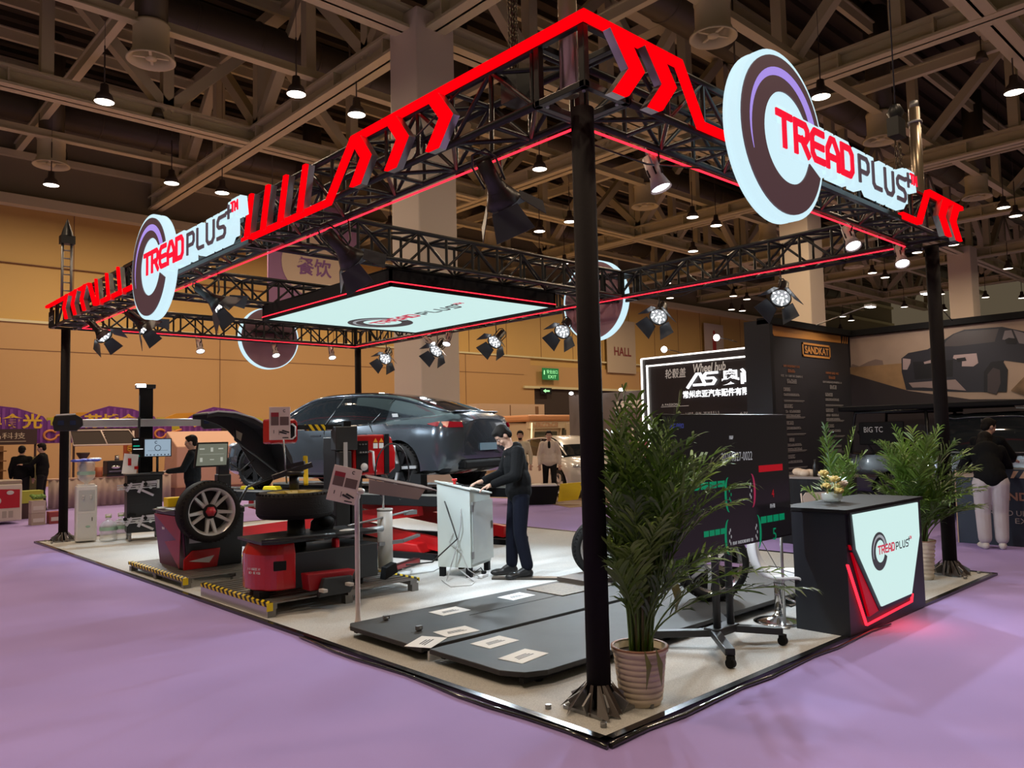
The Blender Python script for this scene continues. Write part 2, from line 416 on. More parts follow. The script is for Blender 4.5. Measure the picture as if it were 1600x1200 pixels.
# lighter purlins between the girders, running across
for y in (-2, 0.5, 5.4, 8.0, 10.5, 15.5, 18, 20.5, 25.5, 28, 30.5):
    m = MB(); m.beam((-12, y, 15.9), (72, y, 15.9), 0.16, 0.34); m.beam((-12, y, 16.1), (72, y, 16.1), 0.3, 0.05); struct(m.build('ceiling_purlin', CREAM))
for x in (3.2, 13.7, 24.4, 35.2, 45.8, 56):
    m = MB(); m.beam((x, -9, 13.6), (x, 33, 13.6), 0.22, 0.3); m.beam((x, -9, 13.78), (x, 33, 13.78), 0.34, 0.05); struct(m.build('ceiling_purlin', CREAM))
for y in (-4.2, 7.9, 18.3, 28.6):
    m = MB(); m.beam((-12, y, 12.9), (72, y, 12.9), 0.1, 0.3); m.beam((-12, y, 12.76), (72, y, 12.76), 0.3, 0.04); struct(m.build('ceiling_purlin', CREAM))
# big round ducts
for k, (y, r, z) in enumerate([(20.6, 0.62, 14.6), (10.4, 0.62, 14.6), (30.2, 0.62, 14.4), (0.0, 0.6, 14.6)]):
    m = MB(); m.tube([(-12, y, z), (70, y, z)], r, 20)
    for i in range(40): m.lathe([(r, 0), (r+.03, .01), (r+.03, .05), (r, .06)], (-11+i*2.05, y, z), (1, 0, 0), 20)
    tag(m.build('air_duct', DUCT), 'dark round air duct under the roof, %s' % ['at upper left before the grey wall', 'crossing above the booth', 'nearest the ochre wall', 'above the front corner of the booth'][k], 'duct', 'round air ducts under the roof')
# drop ducts with round diffusers
def diffuser():
    t = thing('air_diffuser', '', 'diffuser', group='round ceiling air diffusers')
    m = MB(); m.tube([(0, 0, 0.95), (0, 0, 5.0)], 0.42, 20); m.build('drop_duct', DUCT, t)
    m = MB(); m.lathe([(0.46, 0.98), (0.48, 0.98), (0.48, 0.92), (0.46, 0.9), (0.46, 0.25), (0.50, 0.2), (0.48, 0.16), (0.62, 0.02), (0.62, -0.02), (0.58, -0.02), (0.44, 0.12), (0.42, 0.9)], n=28); m.build('drum', mat('cream diffuser', (0.60, 0.55, 0.33), 0.55), t)
    m = MB(); m.lathe([(0.0, 0.02), (0.14, 0.02), (0.15, 0.08), (0, 0.10)], n=16)
    for i in range(4):
        a = PI/4+i*PI/2; m.beam((0.1*math.cos(a), 0.1*math.sin(a), .08), (0.44*math.cos(a), .44*math.sin(a), .08), 0.07, 0.03)
    m.build('blade_hub', mat('cream diffuser', ()), t)
    m = MB(); m.tube([(0.47, -.1, 0.85), (0.52, -.12, 0.6), (0.46, -.22, 0.35), (0.34, -.34, .25)], 0.012, 5); m.build('cable', BLKM, t)
    return t
dif = None
DIF = [(3.5, 18.4, 'at upper left, biggest seen whole'), (3.5, 29.0, 'in front of the grey upper wall at far left'), (14.1, 7.8, 'right above the red zigzag light at the near corner'), (25.1, 18.5, 'behind the black column'), (25.2, 8.0, 'behind the lit lettering of the front sign'), (35.9, 8.1, 'above the right end of the booth truss'),
       (14.1, 18.4, ''), (35.9, 18.4, ''), (46.6, 8.0, ''), (46.6, 18.4, ''), (14.1, 29, ''), (25.1, 29, '')]
for i, (x, y, s_) in enumerate(DIF):
    o = dif = diffuser() if i == 0 else copy_tree(dif)
    move(o, (x, y, 11.9), 0.4, 'round cream air diffuser '+s_ if s_ else 'small distant round cream air diffuser hanging from the dark roof')
# high-bay lamps
def highbay():
    t = thing('high_bay_lamp', '', 'ceiling lamp', group='high-bay lamps under the roof')
    m = MB(); m.tube([(0, 0, 0.5), (0, 0, 1.6)], 0.02, 6); m.tube([(0, 0, 1.6), (0, 0, 6.05)], 0.008, 5); m.lathe([(0.02, 0.52), (0.10, 0.5), (0.12, 0.28), (0.2, 0.2), (0.27, 0.0), (0.26, 0.0), (0.12, 0.24), (0, .24)], n=20); m.build('housing', mat('lamp housing', (0.06, 0.045, 0.035), 0.5), t)
    m = MB(); m.lathe([(0, 0.01), (0.25, 0.01), (0.25, 0.03), (0, 0.03)], n=20); m.build('lens', GLOW, t)
    return t
HB = [(2.74, 19.8), (6.5, 16.02), (8.48, 16.16), (3.4, 28.5), (6.62, 25.65), (8.47, 25.62), (16.15, 25.76), (15.94, 16.13), (21.87, 20.2), (21.97, 22.2), (25.8, 26.04), (27.9, 26.21), (37.38, 26.26), (42.1, 29.43), (25.62, 16.33), (27.68, 16.46), (31.19, 20.1), (45.18, 26.29), (47.2, 26.43), (50.5, 29.71), (51.82, 29.56), (17.86, 6.74), (21.87, 3.0), (35.17, 6.89), (37.18, 6.96), (41.03, 10.79), (41.36, 12.7), (45.06, 16.64), (47.21, 16.74), (50.63, 10.87), (61.08, 20.83), (62.06, 26.18), (65.07, 26.81), (57.08, 16.82), (65.75, 19.5), (61.52, 15.25), (64.28, 13.61), (70.4, 30.21), (31.2, 2.4), (55, 9.6)]
NEAR = {0: 'in front of the grey beam at upper left', 1: 'above the left end of the white girder, large', 2: 'second from the white pillar above the red chevrons', 3: 'hanging low by the far left diffuser', 4: 'just left of the girder end at the ochre wall', 5: 'above the left wordmark sign', 6: 'seen under the truss left of the white pillar', 7: 'left of the near black column', 21: 'beside the rim of the large round sign', 22: 'at the right edge of the picture, large', 23: 'above the mural at far right'}
hb = None
for i, (x, y) in enumerate(HB):
    hb = highbay() if i == 0 else copy_tree(hb)
    move(hb, (x, y, 11.0), 0, 'glowing high-bay lamp '+NEAR[i] if i in NEAR else 'small distant glowing high-bay lamp among the far roof beams')
# small unlit floodlights clamped to the girders
for i, (x, y, z) in enumerate([(24.2, 4.4, 13.2), (19.1, 9.3, 12.8), (5.2, 22.9, 12.2)]):
    t = thing('unlit_floodlight', ['small black unlit floodlight hanging by the girder at top right', 'small black unlit floodlight behind the rim of the round sign', 'unlit grey bell lamp under the beam at upper left'][i], 'ceiling lamp', (x, y, z))
    m = MB(); m.lathe([(0, .3), (.12, .28), (.2, 0), (.17, 0), (.1, .24)], n=16); m.build('shade', DUCT, t)
    m = MB(); m.tube([(0, 0, .28), (0, 0, .8)], .02, 6); m.build('hanger', DUCT, t)
# steel rods and a cross brace under the roof
for i, (a, b) in enumerate([((17.5, 9.2, 12.3), (17.5, 9.2, 15.6)), ((10, 19, 13.5), (10, 19, 16.9)), ((11.2, 26, 13.5), (11.2, 26, 17.05))]):
    m = MB(); m.cyl(a, b, 0.03, 6); tag(m.build('hanging_rod', DUCT), ['thin rod hanging beside the round diffuser behind the wordmark', 'thin rod hanging above the left side truss', 'thin rod hanging in front of the back wall top'][i], 'rod')

# ------------------------------------------------------------------ boards and signs on the far wall
PUR = mat('purple print', (0.22, 0.09, 0.28), 0.6)
t = thing('hanging_board', 'purple hanging board with a cream circle reading 餐饮', 'sign', M=frame((12.0, 25, 8.5), (1, 0, 0), (0, 0, 1)))
m = MB(); m.cyl((-1.8, 2.5, -.02), (-1.8, 8.3, -.02), .02, 5); m.cyl((1.8, 2.5, -.02), (1.8, 8.3, -.02), .02, 5); m.build('hanging_cable', DUCT, t)
m = MB(); m.bb((-2.0, -1.6, -0.05), (2.0, 2.6, 0.0)); m.build('board', mat('mauve board', (0.30, 0.16, 0.30), 0.7), t)
m = MB(); m.prism([(1.45*math.cos(2*PI*i/40), 1.3*math.sin(2*PI*i/40)) for i in range(40)], 0.01, (0, 0.1, 0.01)); m.build('disc', mat('cream disc', (0.62, 0.5, 0.38), 0.7), t)
text('餐饮', 0.72, PUR, t, T((-0.05, 0.0, 0.03)), width=1.55, bold=0.02)
t = thing('hall_board', 'grey wall board reading HALL partly behind the round sign', 'sign', M=frame((40.6, 32.7, 7.8), (1, 0, 0), (0, 0, 1)))
m = MB(); m.bb((-1.6, -1.9, -0.05), (1.6, 1.9, 0.0)); m.build('board', mat('grey board', (0.42, 0.34, 0.24), 0.7), t)
text('HALL', 0.62, mat('maroon print', (0.18, 0.03, 0.03), 0.6), t, T((0.1, -0.35, 0.02)), width=1.9, bold=0.02)
t = thing('restroom_board', 'pale wall board with a red figure above the lit booth frame', 'sign', M=frame((52.6, 32.7, 8.9), (1, 0, 0), (0, 0, 1)))
m = MB(); m.bb((-1.4, -1.5, -0.05), (1.4, 1.5, 0.0)); m.build('board', mat('pale board', (0.5, 0.4, 0.32), 0.7), t)
m = MB(); m.bb((-.25, -1.0, 0), (.25, .5, .02)); m.ell((0, .8, 0), (.18, .18, .03)); m.build('figure', mat('red print', (0.4, 0.03, 0.03), 0.6), t)
GRN = mat('exit sign green', (0.01, 0.10, 0.03), 0.5, emit=(0.01, 0.16, 0.04), es=0.6); GRN2 = mat('exit sign pale green', (0.3, 0.8, 0.4), 0.5, emit=(0.35, 0.9, 0.4), es=0.9)
t = thing('exit_sign', 'green EXIT sign over the dark doorway', 'sign', M=frame((33.1, 32.6, 5.55), (1, 0, 0), (0, 0, 1)))
m = MB(); m.bb((-.75, -.38, 0), (.75, .38, 0.06)); m.build('panel', GRN, t)
text('安全出口', 0.24, GRN2, t, T((0.12, 0.15, 0.07)), width=1.0); text('EXIT', 0.2, GRN2, t, T((0.12, -0.18, 0.07)), width=0.75)
m = MB(); m.ell((-.6, .17, .07), (.05, .06, .01)); m.bb((-.65, -.05, .06), (-.56, .12, .075)); m.build('running_figure', GRN2, t)
t = thing('arrow_sign', 'small green arrow sign hanging below the EXIT sign', 'sign', M=frame((32.75, 32.70, 4.45), (1, 0, 0), (0, 0, 1)))
m = MB(); m.bb((-.5, -.2, 0), (.5, .2, 0.06)); m.build('panel', BLKM, t)
m = MB(); m.prism([(-.3, 0), (-.05, .12), (-.05, .05), (.3, .05), (.3, -.05), (-.05, -.05), (-.05, -.12)], 0.01, (0, 0, .06)); m.build('arrow', GRN2, t)
# ================================================================== THE BOOTH: carpet, columns, truss, lights, signs
W_, L_, ZB, ZT, A_ = 5.78, 11.88, 3.63, 4.04, 0.205
CARP = mat('speckled grey booth carpet', (0.54, 0.54, 0.53), 0.95, noise=(140, 0.18), bump=(400, 0.3))
m = MB(); m.bb((-0.33, -0.33, 0.0), (W_+0.3, L_+0.3, 0.018)); tag(m.build('booth_carpet', CARP), 'pale grey speckled carpet laid under the whole truss booth', 'carpet')
m = MB()
for a, b in (((-.36, -.36, 0), (W_+.33, -.31, .026)), ((-.36, -.36, 0), (-.31, L_+.33, .026)), ((W_+.28, -.36, 0), (W_+.33, L_+.33, .026)), ((-.36, L_+.28, 0), (W_+.33, L_+.33, .026))): m.bb(a, b)
tag(m.build('edge_tape', mat('black edging tape', (0.01, 0.01, 0.01), 0.2)), 'black tape strip edging the pale booth carpet', 'tape')
# shiny loose foil along the front corner of the edge
m = MB(); random.seed(3)
pts = [(-0.40+0.02*math.sin(i*1.3), -0.40+i*0.3, 0.012) for i in range(12)]
m.tube(pts, [0.010+0.004*random.random() for _ in pts], 6); m.tube([(-.38+i*.32, -.40+.015*math.sin(i*2.1), .014) for i in range(12)], [0.018-0.001*i for i in range(12)], 6)
tag(m.build('plastic_wrap', mat('black plastic film', (0.02, 0.02, 0.022), 0.12, coat=1)), 'rolled black plastic film lying along the booth carpet corner', 'plastic film')
SLEEVE = mat('black sleeve', (0.010, 0.008, 0.009), 0.75, bump=(14, 0.25)); SLEEVE.node_tree.nodes['Principled BSDF'].inputs['Specular IOR Level'].default_value = .15
random.seed(11)
def column(x, y, label, mast):
    t = thing('truss_column', label, 'column', (x, y, 0), group='black truss columns')
    m = MB(); m.cyl((0, 0, 0.02), (0, 0, ZB-.02), 0.071, 28); m.build('tube', SLEEVE, t)
    m = MB(); m.box((0, 0, .03), (.30, .30, .02))
    for i in range(8):
        a = i*PI/4+.2; m.box((.12*math.cos(a), .12*math.sin(a), .06), (.1, .012, .11), Matrix.Rotation(a, 3, 'Z') @ Matrix.Rotation(.5, 3, 'Y'))
    m.build('foot_plate', STEEL, t)
    m = MB()
    for i in range(14):                                       # torn dark wrap splayed round the foot
        a = 2*PI*i/14+random.uniform(-.15, .15); b = a+.25; rr_ = random.uniform(.17, .25)
        m.add([(0.078*math.cos(a), .078*math.sin(a), .17), (.078*math.cos(b), .078*math.sin(b), .17), (rr_*math.cos(b+.1), rr_*math.sin(b+.1), .022), (rr_*math.cos(a+.05)*.8, rr_*math.sin(a+.05)*.8, .04), (rr_*math.cos(a+.05)*.8, rr_*math.sin(a+.05)*.8, .044)], [(0, 1, 2), (0, 2, 3)])
    m.build('foot_wrap', mat('brown black wrap', (0.05, 0.035, 0.03), 0.45), t)
    m = MB()
    for i in range(4):
        a = PI/4+i*PI/2; m.cyl((.30*math.cos(a), .30*math.sin(a), .018), (.30*math.cos(a), .30*math.sin(a), .045), .018, 8)
    m.build('anchor_bolt', STEEL, t)
    return t
column(0, 0, 'nearest black round truss column in front of the potted palm', 0)
column(0, L_, 'black truss column behind the white water dispenser', 0)
column(W_, 0, 'black truss column behind the lit reception counter', 0)
column(W_, L_, 'rear black truss column, visible above the roof of the grey car', 0)
# pipes rising above the corners
PIPE = mat('bare metal pipe', (0.45, 0.36, 0.26), 0.3, 0.9)
def mastpipe(x, y, z1, label):
    t = thing('mast_pipe', label, 'pipe', (x, y, ZB+.1))
    m = MB(); m.cyl((0, 0, 0), (0, 0, z1-ZB-.1), 0.06, 20); m.build('pipe', PIPE, t)
    m = MB(); m.cyl((0, 0, z1-ZB-.28), (0, 0, z1-ZB-.25), 0.075, 16); m.build('lower_collar', STEEL, t)
    m = MB(); m.cyl((0, 0, z1-ZB-.1), (0, 0, z1-ZB-.02), 0.045, 12); m.build('collar', STEEL, t)
mastpipe(0, 0.1, 5.6, 'bare metal pipe standing up through the near truss corner')
mastpipe(W_, 0.1, 5.22, 'bare metal pipe standing above the right truss corner')
t = thing('ladder_mast', 'dark ladder mast with pointed tip above the far left corner', 'mast', (0, L_, ZT))
m = MB()
for dx in (-.07, .07): m.cyl((dx, 0, 0), (dx, 0, 1.05), .022, 8)
for i in range(7): m.cyl((-.07, 0, .1+i*.14), (.07, 0, .1+i*.14), .012, 6)
m.build('ladder_tube', STEEL, t)
m = MB(); m.box((0, 0, 1.12), (.22, .16, .14)); m.lathe([(.1, 1.19), (.08, 1.27), (.02, 1.45), (0, 1.5)], n=12); m.build('pulley_head', BLK, t)
def chain(pts_, label):
    m = MB()
    for (x, y, z0, z1) in pts_:
        n = int((z1-z0)/.045)
        for i in range(n):
            z = z0+i*.045; a = (PI/2)*(i % 2)
            m.tube([(x+.012*math.cos(a)*math.cos(q), y+.012*math.sin(a)*math.cos(q), z+.028*math.sin(q)) for q in [k*PI/3 for k in range(6)]], .005, 4, closed=True)
    return m
t = thing('chain_hoist', 'bundle of dark hoist chains hanging at the near truss corner', 'chain hoist', (0, 0, 0))
chain([(.02+.03*math.cos(i*1.1), .62+.03*math.sin(i*1.3), 3.9, 5.9) for i in range(7)], '').build('chain', mat('oily chain', (0.10, 0.075, 0.05), 0.4, 0.8), t)
m = MB(); m.box((.02, .6, 3.95), (.14, .16, .2)); m.build('hoist_body', BLK, t)
t = thing('chain_hoist', 'black hoist hook block with chains beside the right metal pipe', 'chain hoist', (W_-.55, .1, 0))
chain([(dx, 0, 4.05, 4.75) for dx in (-.05, .05, .08)], '').build('chain', MC['oily chain'], t)
m = MB(); m.box((0, 0, 4.85), (.2, .12, .2)); m.lathe([(.05, 4.95), (.09, 5.02), (.05, 5.1)], (0, 0, 0), n=12); m.cyl((0, 0, 5.0), (0, 0, 12.0), .008, 5); m.build('hoist_body', BLK, t)
# truss boxes
TR = mat('black truss paint', (0.010, 0.010, 0.011), 0.35)
def truss(p, q, label, h=0.41, wd=0.41, z0=ZB, step=0.405):
    p = V(*p, 0); q = V(*q, 0); d = q-p; L = d.length; d.normalize(); rz = math.atan2(d.y, d.x)
    t = thing('truss_beam', label, 'truss', (p.x, p.y, z0), rz, 'box trusses of the booth')
    c = [(y, z) for y in (-wd/2+.025, wd/2-.025) for z in (.025, h-.025)]
    for (y, z) in c:
        m = MB(); m.tube([(0, y, z), (L, y, z)], .026, 8); m.build('chord', TR, t)
    n = max(1, round(L/step)); s_ = L/n
    sides = [((c[0]), (c[1])), ((c[2]), (c[3])), ((c[0]), (c[2])), ((c[1]), (c[3]))]
    m = MB()
    for k, (a, b) in enumerate(sides):
        for i in range(n+1):
            x = min(L-.02, max(.02, i*s_)); m.tube([(x, *a), (x, *b)], .018, 5, cap=False)
            if i < n:
                A, B = (a, b) if (i+k) % 2 else (b, a)
                m.tube([(i*s_, *A), ((i+1)*s_, *B)], .017, 5, cap=False)
    m.build('lacing', TR, t); return t
a = A_+.02
truss((0, a), (0, L_-a), 'left side box truss with red chevrons and the smaller sign')
truss((a, 0), (W_-a, 0), 'front box truss carrying the big round sign')
truss((W_, a), (W_, L_-a), 'rear long box truss with a red led line beneath')
truss((a, L_), (W_-a, L_), 'far short box truss in front of the ochre wall')
truss((a, 4.42), (W_-a, 4.42), 'cross box truss over the near edge of the ceiling lightbox')
truss((a, 7.95), (W_-a, 7.95), 'cross box truss over the far edge of the ceiling lightbox')
for i, (x, y) in enumerate([(0, 0), (0, L_), (W_, 0), (W_, L_), (0, 4.42), (W_, 4.42), (0, 7.95), (W_, 7.95)]):
    corner = i < 4
    t = thing('truss_corner_block', ['near corner block on top of the nearest column', 'far left corner block on the column by the dispenser', 'right corner block above the reception counter column', 'rear corner block above the car', '', '', '', ''][i] or 'black truss joint block where a cross truss meets the side truss', 'truss block', (x, y, ZB), group='truss joint blocks')
    s_ = A_ if corner else A_-.005
    m = MB()
    for dx in (-1, 1):
        for dy in (-1, 1):
            m.box((dx*(s_-.02), dy*(s_-.02), .205), (.045, .045, .41))
            for z in (.02, .39): m.prism([(dx*s_, dy*s_), (dx*(s_-.13), dy*s_), (dx*s_, dy*(s_-.13))] if dx*dy > 0 else [(dx*s_, dy*s_), (dx*s_, dy*(s_-.13)), (dx*(s_-.13), dy*s_)], .008, (0, 0, z))
    for z in (.02, .39):
        for k in (-1, 1): m.box((0, k*(s_-.02), z), (2*s_, .045, .04)); m.box((k*(s_-.02), 0, z), (.045, 2*s_, .04))
    m.build('frame', TR, t, bevel=.004)
    m = MB()
    for z in (.012, .398):
        for dx in (-1, 1):
            for dy in (-1, 1): m.cyl((dx*(s_-.055), dy*(s_-.055), z-.016), (dx*(s_-.055), dy*(s_-.055), z+.016), .012, 6)
    m.build('bolt', STEEL, t)
t = thing('booth_number_plate', 'black plate with pale digits on the far left truss corner', 'sign', M=frame((0.0, L_-.2, ZB), (1, 0, 0), (0, 0, 1)))
t.matrix_basis = frame((-.215, L_+.02, ZB+.16), (0, -1, 0), (0, 0, 1))
m = MB(); m.bb((-.19, -.15, 0), (.19, .12, .004)); m.build('plate', BLKM, t); text('JL52', .10, mat('pale print', (.6, .6, .6), .6), t, T((-.02, -.02, .006)), width=.26)

# red light lines under the inner edges
def led(p, q, label):
    m = MB(); m.beam(p, q, .012, .012); tag(m.build('red_led_line', REDLINE), label, 'led strip', 'red led lines under the truss')
zz = ZB-.012; i_ = A_-.0
led((i_, i_, zz), (i_, L_-i_, zz), 'thin red led line under the left side truss')
led((i_, i_, zz), (W_-i_, i_, zz), 'thin red led line under the front truss with the big sign')
led((W_-i_, i_, zz), (W_-i_, L_-i_, zz), 'thin red led line under the rear long truss')
led((i_, L_-i_, zz), (W_-i_, L_-i_, zz), 'thin red led line under the far short truss')
# red neon contour bands and chevrons on the outer faces
def neon(poly, M, label, wd=.042, name='neon_band'):
    m = MB(); ribbon(m, poly, wd, 0, .05)
    o = tag(m.build(name, [REDLED]), label, 'neon light'); o.matrix_basis = M; return o
ML = frame((-.222, 0, 0), (0, -1, 0), (0, 0, 1)); MR = frame((0, -.222, 0), (1, 0, 0), (0, 0, 1))
neon([(.25, 4.02), (-2.22, 4.02), (-2.62, 3.60), (-4.25, 3.60)], ML, 'red neon band along the left truss from the near corner, stepping down')
neon([(-7.6, 3.66), (-9.27, 3.66), (-9.56, 4.0), (-12.08, 4.0)], ML, 'red neon band from the round sign to the far left corner')
neon([(-.25, 4.02), (.68, 4.02), (.91, 3.665), (1.28, 3.665)], MR, 'red neon band from the near corner down to the big sign')
neon([(4.30, 3.655), (4.74, 3.655), (5.02, 4.02), (5.99, 4.02)], MR, 'red neon band at the right end of the front truss')
def chev(x, M, d, label, slash=False, q=1.0):
    t = thing('slash_light' if slash else 'chevron_light', label, 'neon light', M=M @ T((x, 3.80, 0)), group='red slash lights on the truss' if slash else 'red chevron lights on the truss')
    wd = .15
    if slash: P = [(-.04, -.2), (.02, -.2), (.12*d+.01, .19), (.12*d-.045, .19)] if d > 0 else [(-.02, -.2), (.035, -.2), (-.08, .19), (-.135, .19)]
    else: P = [(-.17*d*q, .2), (-.02*d-.03*d*(q-1), .2), (.13*d*q, 0), (-.02*d-.03*d*(q-1), -.19), (-.17*d*q, -.19), (-.02*d, 0)]; P = [(-.17*d, .2), (-.17*d+.12*q*d, .2), (-.01*d+.12*q*d, 0), (-.17*d+.12*q*d, -.19), (-.17*d, -.19), (-.01*d, 0)]
    if d < 0: P = P[::-1] if not slash else P
    m = MB(); m.prism(P, .03, (0, 0, .06)); m.build('lit_face', REDLED, t)
    m = MB(); m.prism(P, .058, (0, 0, 0)); m.build('metal_side', ALU, t); return t
for k, x in enumerate((-1.02, -1.53, -2.02)): chev(x, ML, 1, 'red chevron light on left truss, %s from the near corner' % ['first', 'second', 'third'][k])
for k, x in enumerate((-3.02, -3.38, -3.73, -4.08)): chev(x, ML, 1, 'red slash light right of the left sign, %s from the near corner' % ['first', 'second', 'third', 'fourth'][k], True)
for k, x in enumerate((-7.95, -8.45, -8.95)): chev(x, ML, -1, 'red slash light between left sign and far corner, %s from the sign' % ['first', 'second', 'third'][k], True)
for k, x in enumerate((-9.75, -10.25, -10.75)): chev(x, ML, -1, 'red chevron light near the far left corner, %s from the sign' % ['first', 'second', 'third'][k], q=.7)
for k, x in enumerate((.12, .45)): chev(x, MR, 1, 'red chevron light on front truss, %s from the near corner' % ['first', 'second'][k])
for k, x in enumerate((5.30, 5.62)): chev(x, MR, -1, 'red chevron light at right end of front truss, %s' % ['inner one', 'outer one'][k])

# the round wordmark signs
def round_sign(M, label, R=.62, back=False):
    t = thing('round_sign', label, 'sign', M=M)
    m = MB(); m.lathe([(0, 0), (R, 0), (R, .02), (R-.012, .025), (R-.012, .05), (R, .055), (R, .11), (0, .11)], n=64, smooth=False); m.build('light_disc', SIGNW if not back else mat('sign back', (0.35, .2, .24), .5), t)
    if back:
        m = MB(); m.lathe([(R, -.01), (R+.02, -.01), (R+.02, .12), (R, .12)], n=64); m.build('lit_rim', SIGNW, t)
        m = MB(); m.bb((-.4, -.06, -.09), (.4, -.02, 0)); m.bb((-.4, .1, -.09), (.4, .14, 0)); m.build('mounting_rail', BLK, t); return t
    g = tread_logo(t, R, (SIGNB, SIGNP, SIGNR, mat('sign lettering dark', (.05, .03, .04), .5, emit=(.10, .07, .09), es=.6)), .012, .11)
    x0, y0, h, gp, wd, xe, x1, xe2, xe3, h2 = g
    m = MB()                                                   # contour-cut lit backing of the letters
    word(m, 'TREAD', x0, y0, h, gp, wd*2.7, .04, .072, .97); word(m, 'PLUS', x1, y0, h2, gp*1.3, wd*2.6, .04, .071, 1.06)
    word(m, '+', xe2-gp*.9, y0+h2*.8, h2*.75, 0, wd*2.2, .04, .07); word(m, 'TM', xe3+h2*.05, y0+h2*1.0, h2*.42, h2*.1, wd*1.9, .04, .069, .8)
    m.bb((x0+h*1.5, y0, .02), (xe2, y0+h*.6, .1115)); m.bb((x0+h*1.5, y0-.05, .1), (R*1.0, y0+h+.05, .1235))
    m.build('letter_backing', SIGNW, t)
    m = MB(); m.bb((0, y0-.10, -.04), (xe3+.1, y0-.06, 0)); m.bb((0, y0+h*.6, -.04), (xe3, y0+h*.6+.04, 0))
    m.build('mounting_rail', BLK, t)
    return t
round_sign(frame((1.72, -.30, 3.745), (1, 0, 0), (0, 0, 1)), 'big lit round TREADPLUS sign on the front truss')
round_sign(frame((-.30, 6.48, 3.70), (0, -1, 0), (0, 0, 1)), 'lit round TREADPLUS sign on the left side truss')
round_sign(frame((W_+.25, 5.10, 3.745), (0, -1, 0), (0, 0, 1)), 'back of a round sign on the rear truss, right of the near column', back=True)
round_sign(frame((3.85, L_+.28, 3.745), (-1, 0, 0), (0, 0, 1)), 'back of a round sign below the far short truss', back=True)

# ceiling lightbox
bx0, bx1, by0, by1 = 1.64, 4.42, 4.50, 7.84
t = thing('ceiling_lightbox', 'black framed ceiling lightbox with the TREADPLUS logo underneath', 'lightbox', M=frame(((bx0+bx1)/2, (by0+by1)/2, 3.40), (0, -1, 0), (-1, 0, 0)))
hx, hy = (by1-by0)/2, (bx1-bx0)/2
m = MB()
for s_ in (-1, 1):
    m.bb((s_*hx-.03*s_, -hy, -.21), (s_*hx, hy, .0)); m.bb((-hx, s_*hy-.03*s_, -.21), (hx, s_*hy, .0))
m.bb((-hx, -hy, -.22), (hx, hy, -.20)); m.build('frame', BLKM, t)
m = MB(); m.bb((-hx+.03, -hy+.03, -.04), (hx-.03, hy-.03, -.02)); m.build('lit_panel', LBOX, t)
m = MB()
for s_ in (-1, 1):
    m.beam((s_*(hx+.004), -hy, -.05), (s_*(hx+.004), hy, -.05), .011, .011); m.beam((-hx, s_*(hy+.004), -.05), (hx, s_*(hy+.004), -.05), .011, .011)
m.build('red_led_line', REDLINE, t)
lg = bpy.data.objects.new('logo', None); COL.objects.link(lg); lg.parent = t; lg.location = (-.98, -.22, -.018)
INKB = mat('lightbox print dark', (.03, .03, .035), .5, emit=(.05, .055, .06), es=.6); INKR = mat('lightbox print red', (.5, .02, .06), .5, emit=(.55, .06, .10), es=.7); INKG = mat('lightbox print grey', (.3, .3, .33), .5, emit=(.35, .4, .42), es=.7)
tread_logo(lg, .54, (INKB, INKG, INKR, INKB), .004, 0)

# theatre spotlights with barn doors
def barn():
    t = thing('barn_door_spotlight', '', 'spotlight', group='black spotlights with barn doors')
    m = MB(); m.smooth = True; m.lathe([(0.0, .30), (.055, .30), (.06, .12), (.075, .06), (.10, .02), (.135, -.05), (.13, -.055), (.10, -.01), (0, .0)], n=20, smooth=True)
    for i in range(5): m.lathe([(.066+i*.008, .08-i*.02), (.074+i*.008, .077-i*.02), (.066+i*.008, .07-i*.02)], n=20)
    m.build('lamp_body', mat('spotlight black', (.02, .018, .018), .35), t)
    m = MB(); m.lathe([(0, -.03), (.12, -.035), (.12, -.03), (0, -.025)], n=20); m.build('lens', mat('spot lens', (.3, .3, .3), .1, metal=.8, emit=(.9, .95, 1), es=.35), t)
    m = MB(); random.seed(5)
    for i in range(14):
        a = i*2.4; r_ = .03*math.sqrt(i); m.ell((r_*math.cos(a), r_*math.sin(a), -.037), .010, 8, 5)
    m.build('diode', GLOWC, t)
    for k in range(4):
        a = k*PI/2; R_ = Matrix.Rotation(a, 3, 'Z'); m = MB(); w1, w2 = (.10, .15) if k % 2 else (.08, .12)
        P = [R_ @ V(x, y, z) for x, y, z in ((.13, -w1, -.05), (.13, w1, -.05), (.25, w2, -.22), (.25, -w2, -.22))]
        P += [p+(R_ @ V(.004, 0, .003)) for p in P]
        m.add(P, [(0, 1, 2, 3), (7, 6, 5, 4), (0, 4, 5, 1), (1, 5, 6, 2), (2, 6, 7, 3), (3, 7, 4, 0)]); m.build('barn_door', mat('barn door metal', (.035, .04, .05), .4), t)
    m = MB(); m.tube([(-.08, 0, .1), (-.09, 0, .28), (-.05, 0, .36), (.05, 0, .36), (.09, 0, .28), (.08, 0, .1)], .009, 5); m.build('yoke', BLK, t)
    return t
def aim(loc, tgt, spin=0.4):
    d = (V(tgt)-V(loc)).normalized(); q = d.to_track_quat('-Z', 'Y')
    return T(loc) @ q.to_matrix().to_4x4() @ Matrix.Rotation(spin, 4, 'Z')
